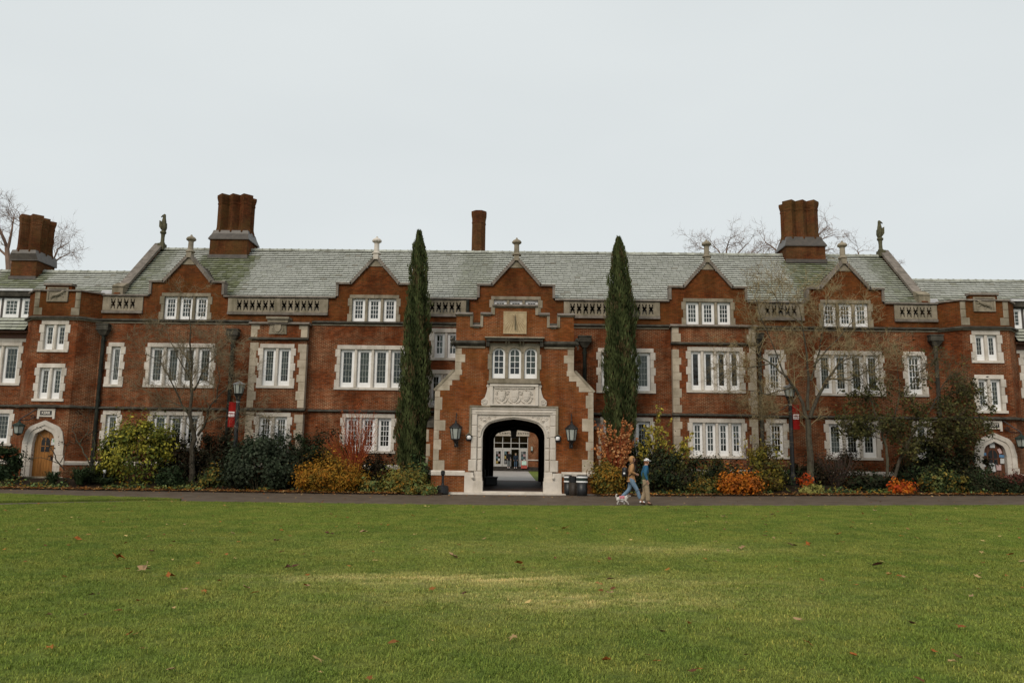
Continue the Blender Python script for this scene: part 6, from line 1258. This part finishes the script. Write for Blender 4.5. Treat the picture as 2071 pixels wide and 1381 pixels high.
for i, (px, py) in enumerate(SPOTS):
    x, y, z = ground_px(px, py); k = (i*7+i//3) % 3; zone = (0 if py < 1100 else 1 if py < 1225 else 2, min(int(px/296), 6))
    for q_ in range(3):
        if (zone, (k+q_) % 3) not in USED: k = (k+q_) % 3; break
    if (zone, k) in USED: continue
    USED.add((zone, k)); ob = bpy.data.objects.new('fallen_leaf', lm[(k, i % 2)]); link(ob, None, (x, y, z+.03)); ob.rotation_euler = (random.uniform(-.5, .5), random.uniform(-.4, .4), random.uniform(0, 6.28)); s_ = random.uniform(.6, 1.2)*(.75 if py > 1230 else 1); ob.scale = (s_, s_, s_)
    ob.scale = (s_*(1.25 if py < 1180 else .8),)*3
    row = 'far strip of lawn' if py < 1100 else 'middle of the lawn' if py < 1225 else 'near lawn'
    colm = ('at the far left', 'left of centre', 'just left of the archway line', 'near the centre line', 'just right of the archway line', 'right of centre', 'at the far right')[min(int(px/296), 6)]
    tag(ob, ('pale tan', 'rust orange', 'dark brown')[k]+' fallen leaf, '+row+', '+colm, 'leaf', 'fallen leaves on the lawn')

# ---- lawn blades: tufts instanced over the part of the lawn the camera can see
def tuft(name, n_, R_, seed, hh=(.010, .024), loc=(0, 0, 0)):
    rg = np.random.default_rng(seed); V, F, C = [], [], []
    for i in range(n_):
        x, y = rg.uniform(-R_, R_, 2); h = rg.uniform(*hh); a = rg.uniform(0, 2*pi); l = rg.uniform(.4, 1.6)*h; w_ = rg.uniform(.0016, .0032); dx, dy = cos(a), sin(a); sx, sy = -sin(a)*w_, cos(a)*w_; k = len(V)
        V += [(x-sx, y-sy, -.005), (x+sx, y+sy, -.005), (x+dx*l*.35-sx*.8, y+dy*l*.35-sy*.8, h*.6), (x+dx*l*.35+sx*.8, y+dy*l*.35+sy*.8, h*.6), (x+dx*l, y+dy*l, h)]
        F += [(k, k+1, k+3, k+2), (k+2, k+3, k+4)]; c_ = (rg.uniform(.75, 1.3),)*3 if rg.random() > .07 else (1.9, 1.5, 1.6); C += [c_, c_]
    me = bpy.data.meshes.new(name); me.from_pydata(V, [], F); me.materials.append(M['blade']); set_face_color(me, C); o = link(bpy.data.objects.new(name, me), None, loc); tag(o, kind='stuff'); return o
TU = [tuft('grass_tuft', 170, .16, k, loc=(-.6+.5*k, 6.2, hg(-.6+.5*k))) for k in range(3)]
def scatter(name, P_, tu, smin, smax, seed):
    me = bpy.data.meshes.new(name); me.from_pydata([tuple(p) for p in P_], [], []); o = link(bpy.data.objects.new(name, me), None, (0, 0, 0)); tag(o, kind='stuff')
    ng = bpy.data.node_groups.new(name, 'GeometryNodeTree'); ng.interface.new_socket('Geometry', in_out='INPUT', socket_type='NodeSocketGeometry'); ng.interface.new_socket('Geometry', in_out='OUTPUT', socket_type='NodeSocketGeometry')
    N = ng.nodes.new; gi, go = N('NodeGroupInput'), N('NodeGroupOutput'); ip = N('GeometryNodeInstanceOnPoints'); oi = N('GeometryNodeObjectInfo'); oi.inputs['Object'].default_value = tu; oi.inputs['As Instance'].default_value = True
    rv = N('FunctionNodeRandomValue'); rv.data_type = 'FLOAT_VECTOR'; rv.inputs[0].default_value = (-.12, -.12, 0); rv.inputs[1].default_value = (.12, .12, 6.283); rs = N('FunctionNodeRandomValue'); rs.data_type = 'FLOAT'; rs.inputs[2].default_value = smin; rs.inputs[3].default_value = smax
    for nn in (rv, rs): nn.inputs['Seed'].default_value = seed
    l = ng.links.new; l(gi.outputs[0], ip.inputs['Points']); l(oi.outputs['Geometry'], ip.inputs['Instance']); l(rv.outputs[0], ip.inputs['Rotation']); l(rs.outputs[1], ip.inputs['Scale']); l(ip.outputs[0], go.inputs[0])
    md = o.modifiers.new('scatter', 'NODES'); md.node_group = ng; return o
pts = []
for Y in np.arange(4.6, 28.55, .17):
    wx = .72*Y+1.5; st_ = .17 if Y < 15 else .22
    xs_ = np.arange(-wx, wx, st_); pts.append(np.stack([xs_+RNG.uniform(-.08, .08, len(xs_)), np.full(len(xs_), Y)+RNG.uniform(-.08, .08, len(xs_))], 1))
pts = np.concatenate(pts); pts = pts[pts[:, 1] < np.where(pts[:, 0] > -13, 28.6, 28.6+(pts[:, 0]+13)*.98)]; zz = .0083*(pts[:, 0]+np.sqrt(pts[:, 0]**2+16)); pts = np.column_stack([pts, zz]); sel = RNG.integers(0, 3, len(pts))
for k in range(3): scatter('lawn_grass', pts[sel == k], TU[k], .8, 1.25, k)
# the tongue of lawn and the lawn's ragged edge
tp_ = []
for x in np.arange(-30, -12.8, .2):
    y1 = np.interp(x, *zip(*TGT)); y0 = max(np.interp(x, *zip(*TGB)), 16)
    for y in np.arange(y0+.05, y1-.05, .22): tp_.append((x+random.uniform(-.08, .08), y+random.uniform(-.05, .05), hg(x)+.045))
scatter('lawn_grass', tp_, TU[0], .8, 1.3, 9)

# more dark planting that closes the beds
for a in (('very dark holly-like shrub under the leaning trees', 1915, 872, 985, 120, 39.9, DG+DB+[(.06,.055,.02)], 3300, .085), ('dark broad shrub between the leaning trees and the right turret', 1965, 905, 992, 80, 39.3, DG+DB+[(.06,.05,.02)], 1700, .08),
          ('dark undergrowth shrub behind the fiery orange bush', 1850, 925, 992, 90, 39.6, DB+DG, 2600, .08), ('low dark shrub right of the left turret door', 190, 945, 985, 70, 38.9, DB+DG, 1500, .08),
          ('dark shrub behind the left lamp post', 478, 880, 965, 70, 40.3, DG+DB, 2400, .07), ('low olive shrub between the rose bush and the twiggy one', 1395, 950, 1003, 70, 38.0, OG+DG, 1800, .075),
          ('dark shrub below the window left of the orange-red stems', 615, 895, 975, 60, 40.1, DB+DG, 1900, .08), ('dark shrub between the lamp post and the twiggy brown shrub', 1645, 930, 992, 60, 39.8, DB, 1500, .07),
          ('dark low shrub behind the round orange bush', 1480, 935, 985, 90, 39.3, DB+OG[:1], 1900, .08), ('dark shrub at the foot of the right cypress', 1285, 895, 985, 76, 39.2, DG+DB, 2600, .08), ('dark shrub left of the yellow-green bush', 225, 925, 985, 50, 39.5, DB, 1100, .08)):
    shrub(*a)
# low ground cover along the bed
rg = np.random.default_rng(77); n = 9000; X = np.concatenate([rg.uniform(-26, -4.3, n//2), rg.uniform(3.8, 28, n//2)]); patch = np.sin(X*1.9)+np.sin(X*.77+2)+.5*np.sin(X*5.1); Y = 37.0+np.abs(rg.normal(0, .75, n))+.15
k = patch+rg.normal(0, .5, n) > 0; X, Y = X[k], Y[k]; Z = np.array([bedz(a, b) for a, b in zip(X, Y)])+np.abs(rg.normal(0, .07, len(X)))+.03
me = leaves_mesh('ground_cover', np.stack([X, Y, Z], 1), np.tile([0, -.3, .8], (len(X), 1)), .085, palette(len(X), DG+OG+LG[:1], rg)); tag(link(bpy.data.objects.new('ground_cover', me), None, (0, 0, 0)), kind='stuff')

# ================================================================== PEOPLE AND DOG
def skin(name, V, E, R, mats, parent, T, sub=2, root=0, matf=None):
    """grow a surface along a skeleton; V in the figure's own coordinates (x forward, y to the figure's left, z up), T maps to world"""
    me = bpy.data.meshes.new(name); me.from_pydata([tuple(v) for v in V], E, []); o = bpy.data.objects.new(name, me); COL.objects.link(o)
    md = o.modifiers.new('skin', 'SKIN'); md.use_smooth_shade = True
    for i, r in enumerate(R): me.skin_vertices[0].data[i].radius = (r if isinstance(r, tuple) else (r, r)); me.skin_vertices[0].data[i].use_root = (i == root)
    o.modifiers.new('sub', 'SUBSURF').levels = sub; dg = bpy.context.evaluated_depsgraph_get(); m2 = bpy.data.meshes.new_from_object(o.evaluated_get(dg)); bpy.data.objects.remove(o)
    m2.name = name; m2.materials.clear()
    for q in mats: m2.materials.append(M[q] if isinstance(q, str) else q)
    if matf:
        for p in m2.polygons: p.material_index = matf(p.center)
    m2.transform(T); m2.shade_smooth(); return link(bpy.data.objects.new(name, m2), parent, (0, 0, 0)) if parent is None else _pl(name, m2, parent)
def _pl(name, me, parent):
    w0 = WORLD[parent.name]; me.transform(Matrix.Translation(-w0)); return link(bpy.data.objects.new(name, me), parent, w0)
def lerp(a, b, t): return tuple(a[i]*(1-t)+b[i]*t for i in range(3))
def ball(name, c_, f0, rad, m, parent, T, cut=None, taper=0.0, n1=20, n2=14):
    '''ellipsoid shell round the head, faces for which cut(front, side, up) holds are left open'''
    b_ = MB(); sd_ = Vector((-f0.y, f0.x, 0)); P_ = []
    for th in (1.0, .93):
        for j in range(n2+1):
            for i in range(n1):
                a, e = 2*pi*i/n1, -pi/2+pi*j/n2; fx, sy, uz = cos(a)*cos(e), sin(a)*cos(e), sin(e); back = taper*max(0, -fx)*.30
                b_.v.append(tuple(T @ (Vector(c_)+f0*fx*rad[0]*th*(1+back)+sd_*sy*rad[1]*th+Vector((0, 0, uz*rad[2]*th+back*.10)))))
    N = n1*(n2+1)
    for j in range(n2):
        for i in range(n1):
            a, e = 2*pi*(i+.5)/n1, -pi/2+pi*(j+.5)/n2
            if cut and cut(cos(a)*cos(e), sin(a)*cos(e), sin(e)): continue
            k0, k1, k2, k3 = j*n1+i, j*n1+(i+1) % n1, (j+1)*n1+(i+1) % n1, (j+1)*n1+i; b_.f.append((k0, k1, k2, k3)); b_.m.append(0); b_.f.append((N+k3, N+k2, N+k1, N+k0)); b_.m.append(0)
    return b_.build(name, m, parent, smooth=True)
def hand_chain(V, E, R, wi, d, curl=.5, side=1):
    """palm, four unequal bent fingers and a thumb from wrist index wi along direction d"""
    w_ = Vector(V[wi]); d = Vector(d).normalized(); s_ = d.cross(Vector((0, 1, 0))).normalized(); n_ = s_.cross(d).normalized()
    p = len(V); V.append(tuple(w_+d*.045)); R.append((.036, .02)); E.append((wi, p)); 
    for k, l in enumerate((.062, .072, .068, .052)):
        o_ = (k-1.5)*.019; a = w_+d*.075+s_*o_; b = a+d*l*.55+n_*.008; c = b+(d*(1-curl)+n_*curl*side).normalized()*l*.5
        i = len(V); V += [tuple(a), tuple(b), tuple(c)]; R += [.0105, .0095, .008]; E += [(p, i), (i, i+1), (i+1, i+2)]
    i = len(V); V += [tuple(w_+d*.03-s_*.035), tuple(w_+d*.065-s_*.048)]; R += [.011, .009]; E += [(p, i), (i, i+1)]
def person(lbl, X, Y, Z, H, legs, arms, top, bottom, shoes, hair, hooded=None, cap=None, face=0.0, yaw=0.0, name_top='jacket', topf=None, baggy=1.0, bodym='skin', group=None, lean=.0):
    s_ = H/1.72; T = Matrix.Translation((X, Y, Z)) @ Matrix.Rotation(yaw, 4, 'Z') @ Matrix.Scale(s_, 4)
    o = empty('person', (X, Y, Z), label=lbl, cat='person', group=group)
    pel, sp1, ch, nk, hd, ht = (0, 0, .94), (.01+lean*.3, 0, 1.12), (.02+lean*.7, 0, 1.32), (.03+lean, 0, 1.47), (.05+lean, 0, 1.585), (.045+lean, 0, 1.665)
    V = [pel, sp1, ch, nk, hd, ht]; E = [(0, 1), (1, 2), (2, 3), (3, 4), (4, 5)]; R = [(.095, .08), (.095, .08), (.12, .09), .052, (.078, .092), (.062, .075)]
    f0 = Vector((cos(face), sin(face), 0)); i = len(V); V.append(tuple(Vector(hd)+f0*.085+Vector((0, 0, -.005)))); R.append(.018); E.append((4, i))
    i = len(V); V.append(tuple(Vector(hd)+f0*.05+Vector((0, 0, -.065)))); R.append(.035); E.append((4, i))
    for sg, (kn, an, toe) in zip((-1, 1), legs):
        hp = (0, sg*.09, .90); i = len(V); V += [hp, (kn[0], sg*.095, kn[1]), (an[0], sg*.095, an[1]), (toe[0], sg*.10, toe[1])]; R += [.068, .052, .04, .034]; E += [(0, i), (i, i+1), (i+1, i+2), (i+2, i+3)]
    hands = []
    for sg, (el, wr) in zip((-1, 1), arms):
        sh = (ch[0], sg*.17, 1.40); i = len(V); V += [sh, el, wr]; R += [.055, .040, .028]; E += [(2, i), (i, i+1), (i+1, i+2)]; hand_chain(V, E, R, i+2, Vector(wr)-Vector(el), .5, sg); hands.append(wr)
    body = skin('body', V, E, R, [bodym], o, T, 1)
    # face details
    q = MB(); 
    for sg in (-1, 1): c_ = Vector(hd)+f0*.082+Vector((-sin(face), cos(face), 0))*sg*.03+Vector((0, 0, .022)); q.lathe(T @ (c_-Vector((0, 0, .008))), [(.002,0),(.010*s_,.008*s_),(.002,.016*s_)], 6)
    _m = q.build('eyes', 'black', o)
    q = MB(); c_ = Vector(hd)+f0*.080+Vector((0, 0, -.048)); sdv = Vector((-sin(face), cos(face), 0)); q.tube([T @ (c_-sdv*.022), T @ (c_+f0*.006), T @ (c_+sdv*.022)], .005, 5); q.build('mouth', plain('lips', (.30,.10,.09)), o)
    # upper garment
    V = [pel, sp1, ch, (nk[0]-.005, 0, 1.445)]; E = [(0, 1), (1, 2), (2, 3)]; R = [(.165, .125), (.16, .125), (.18, .13), (.075, .075)]
    for sg, (el, wr) in zip((-1, 1), arms): i = len(V); V += [(ch[0], sg*.175, 1.40), el, lerp(el, wr, .97)]; R += [.078, .062, .045]; E += [(2, i), (i, i+1), (i+1, i+2)]
    V.append((0, 0, .88)); R.append((.165, .13)); E.append((0, len(V)-1))
    skin(name_top, V, E, R, top if isinstance(top, list) else [top], o, T, 2, 0, topf)
    # trousers
    V = [(0, 0, .98), (0, 0, .90)]; E = [(0, 1)]; R = [(.15, .115), (.15, .115)]
    for sg, (kn, an, toe) in zip((-1, 1), legs): i = len(V); V += [(0, sg*.085, .83), (kn[0], sg*.095, kn[1]), lerp((kn[0], sg*.095, kn[1]), (an[0], sg*.095, an[1]), .92)]; R += [.102*baggy, .076*baggy, .066*baggy]; E += [(1, i), (i, i+1), (i+1, i+2)]
    skin('trousers', V, E, R, [bottom], o, T, 2)
    for sg, (kn, an, toe) in zip((-1, 1), legs):
        hx, hz = an[0]-.05, max(an[1]-.045, .04); skin('shoe', [(hx, sg*.095, hz), ((an[0]+toe[0])/2, sg*.098, (hz+toe[1])/2+.015), (toe[0]+.03, sg*.10, toe[1])], [(0, 1), (1, 2)], [(.045, .045), (.045, .042), (.040, .028)], [shoes], o, T, 2, 1)
    if hooded:
        b0 = Vector(hd)-f0*.035+Vector((0, 0, .012)); ball('hood', b0, f0, (.112, .108, .140), hooded, o, T, lambda f, sd2, u2: f > .62 and -.72 < u2 < .52, taper=.35)
        skin('collar', [tuple(Vector(nk)+Vector((-.01, 0, -.05))), tuple(Vector(nk)+Vector((-.005, 0, .03)))], [(0, 1)], [(.105, .115), (.092, .10)], [hooded], o, T, 2, 0)
        q = MB(); 
        for sg in (-1, 1): q.tube([T @ (Vector(hd)+f0*.065+sdv*sg*.055+Vector((0, 0, .06))), T @ (Vector(hd)+f0*.06+sdv*sg*.07), T @ (Vector(nk)+f0*.08+sdv*sg*.04+Vector((0, 0, -.02))), T @ (Vector(ch)+f0*.14+sdv*sg*.05)], [.02, .018, .016, .012], 5)
        q.build('hair', hair, o)
    else:
        skin('hair', [tuple(Vector(hd)-f0*.025+Vector((0, 0, -.05))), tuple(Vector(hd)-f0*.022+Vector((0, 0, .02))), tuple(Vector(ht)+Vector((0, 0, -.01 if cap else .0)))], [(0, 1), (1, 2)], [(.070, .078), (.082, .086) if not cap else (.074, .078), (.066, .070) if not cap else (.03, .03)], [hair], o, T, 2, 1)
    if cap:
        ball('cap', Vector(hd)-f0*.006+Vector((0, 0, .035)), f0, (.103, .088, .092), cap, o, T, lambda f, sd2, u2: u2 < -.02)
        q = MB(); c_ = Vector(hd)+f0*.07+Vector((0, 0, .052)); P4 = [c_-sdv*.065, c_+f0*.085-sdv*.045+Vector((0,0,-.012)), c_+f0*.10+Vector((0,0,-.014)), c_+f0*.085+sdv*.045+Vector((0,0,-.012)), c_+sdv*.065]; q.poly([tuple(T @ p) for p in P4]); q.poly([tuple(T @ (p+Vector((0, 0, -.012)))) for p in P4[::-1]])
        for i in range(5): a_, b_2 = P4[i], P4[(i+1) % 5]; dn = Vector((0, 0, -.012)); q.poly([tuple(T @ a_), tuple(T @ (a_+dn)), tuple(T @ (b_2+dn)), tuple(T @ b_2)])
        q.build('cap_peak', cap, o)
    return o, T
tanc, jeans, khaki = plain('tan_hoodie_cloth', (.42,.23,.105)), mat('light_denim', (.17,.25,.33), (.12,.18,.25), 9), mat('khaki_cloth', (.33,.25,.165), (.25,.19,.12), 8)
bluec, greenc = plain('blue_jacket_cloth', (.035,.115,.205)), plain('green_vest_cloth', (.055,.085,.045))
x, y, z = ground_px(1277, 1016.5); z -= .03; Ax, Ay, Az = x, y, z; HA = (atz(1277, 921, y)-z)*.985
pA, TA = person('person in a tan hooded sweatshirt and light blue jeans striding along the path', x, y, z, HA, (((.19, .52), (.33, .12), (.45, .05)), ((-.06, .50), (-.40, .17), (-.30, .05))), (((-.04, -.25, 1.14), (.15, -.13, 1.08)), ((-.04, .25, 1.14), (.15, .12, 1.08))),
    tanc, jeans, 'white', plain('dark_brown_hair', (.04,.022,.015)), hooded=tanc, face=-.55, name_top='hooded_sweatshirt', lean=.02)
x, y, z = ground_px(1303, 1019); z -= .03; Bx, By, Bz = x, y-.25, z; HB = (atz(1303, 926, y)-z)*1.0
pB, TB = person('person in a white cap, blue and green jacket and baggy khaki trousers holding a leash', Bx, By, Bz, HB, (((.06, .50), (.10, .10), (.22, .035)), ((.02, .50), (-.12, .12), (.0, .04))), (((-.03, -.26, 1.13), (.05, -.24, .90)), ((-.06, .25, 1.13), (.0, .22, .90))),
    [bluec, greenc], khaki, plain('brown_shoe', (.06,.04,.025)), plain('auburn_hair', (.16,.07,.035)), cap=plain('white_cap', (.75,.74,.74)), face=-.3, topf=lambda c: 1 if (c.z < 1.17 and abs(c.y) < .19) else 0, baggy=1.28, lean=.02)
# backpack
bp = empty('backpack', (Ax-.2, Ay, Az+1.0), label='black backpack worn by the person in the tan hoodie', cat='backpack'); s_ = HA/1.72
skin('bag', [(-.24, 0, .98), (-.25, 0, 1.12), (-.22, 0, 1.32)], [(0, 1), (1, 2)], [(.14, .10), (.16, .12), (.12, .09)], ['black'], bp, TA, 2, 1)
q = MB()
for sg in (-1, 1): q.tube([TA @ Vector((-.10, sg*.11, 1.40)), TA @ Vector((.03, sg*.13, 1.49)), TA @ Vector((.15, sg*.13, 1.34)), TA @ Vector((.10, sg*.16, 1.12)), TA @ Vector((-.12, sg*.14, 1.0))], .018, 6)
q.build('strap', 'black', bp); q = MB(); v = TA @ Vector((-.27, -.135, 1.10)); q.box(v.x-.04, v.x+.03, v.y-.02, v.y, v.z-.03, v.z+.03); q.build('patch', 'white', bp)
# dog
x, y, z = ground_px(1258, 1019.5); z -= .03; Dx, Dy, Dz = x, y, z; T = Matrix.Translation((x, y, z))
furm = mat('grey_white_fur', (.62,.58,.53), (.30,.27,.24), 14, .95, .02)
dg_ = empty('dog', (x, y, z), label='small shaggy white and grey dog in a red and pink coat walking on the leash', cat='dog')
V = [(0, 0, .235), (-.14, 0, .245), (.12, 0, .235), (.19, 0, .30), (.235, 0, .345), (.295, 0, .33), (.325, 0, .322), (-.19, 0, .26), (-.225, 0, .32), (-.205, 0, .375), (-.165, 0, .39)]
E = [(0, 1), (0, 2), (2, 3), (3, 4), (4, 5), (5, 6), (1, 7), (7, 8), (8, 9), (9, 10)]; R = [(.072, .078), (.068, .070), (.072, .088), .055, .060, .034, .026, .035, .028, .032, .026]
for (bi, pts) in ((2, [(.12, -.045, .16), (.20, -.05, .10), (.235, -.05, .025)]), (2, [(.10, .045, .16), (.09, .05, .09), (.08, .05, .02)]), (1, [(-.16, -.045, .17), (-.13, -.05, .115), (-.185, -.05, .075), (-.165, -.05, .018)]), (1, [(-.15, .045, .17), (-.11, .05, .11), (-.12, .05, .065), (-.08, .05, .018)])):
    i = len(V); V += pts; R += [.042, .028, .024, .022][:len(pts)] if len(pts) == 4 else [.040, .026, .024]; E += [(bi, i)]+[(i+k, i+k+1) for k in range(len(pts)-1)]
skin('body', V, E, R, [furm], dg_, T, 2)
for sg in (-1, 1): skin('ear', [(.215, sg*.045, .385), (.20, sg*.062, .35), (.20, sg*.066, .315)], [(0, 1), (1, 2)], [.016, .022, .014], [plain('dark_ear_fur', (.14,.11,.10))], dg_, T, 1, 1)
skin('coat', [(-.11, 0, .262), (0, 0, .258), (.10, 0, .262)], [(0, 1), (1, 2)], [(.080, .078), (.084, .086), (.082, .094)], [mat('plaid_dog_coat', (.36,.05,.07), (.55,.30,.33), 30)], dg_, T, 2, 1)
q = MB()
for sg in (-1, 1): q.lathe(T @ Vector((.282, sg*.035, .355)), [(.002,0),(.009,.008),(.002,.016)], 6)
q.lathe(T @ Vector((.350, 0, .318)), [(.004,0),(.014,.010),(.004,.02)], 6); q.build('eyes_and_nose', 'black', dg_)
lsh = MB(); hnd = TB @ Vector((.05, -.24, .83)); nk_ = Vector((Dx+.13, Dy, Dz+.33)); lsh.tube([hnd, hnd.lerp(nk_, .3)-Vector((0, 0, .07)), hnd.lerp(nk_, .65)-Vector((0, 0, .09)), nk_], .007, 5); tag(lsh.build('leash', 'black'), 'thin dark leash running from the hand of the person in the cap to the dog', 'leash')
# the two people by the far doors
x0, z0 = -1.33, .95
person('distant person with long auburn hair and black coat, left one at the hall doors', -1.52, 84.15, .80, 1.78, (((.03, .50), (.05, .10), (.16, .04)), ((-.02, .50), (-.05, .10), (.06, .04))), (((.02, -.25, 1.14), (.10, -.2, .93)), ((.02, .25, 1.14), (.10, .2, .93))),
    plain('black_coat', (.015,.015,.017)), plain('grey_trousers', (.16,.17,.17)), 'white', plain('auburn_hair2', (.15,.06,.03)), face=0, yaw=-1.3, baggy=1.2)
person('distant shorter person in dark jacket and jeans, right one at the hall doors', -.78, 84.05, .80, 1.58, (((.03, .50), (.05, .10), (.16, .04)), ((-.02, .50), (-.05, .10), (.06, .04))), (((.02, -.25, 1.14), (.10, -.2, .93)), ((.02, .25, 1.14), (.10, .2, .93))),
    plain('navy_jacket', (.02,.03,.045)), mat('dark_denim', (.06,.10,.15), (.04,.07,.11), 9), 'white', plain('blond_hair', (.38,.30,.20)), face=0, yaw=-1.8)
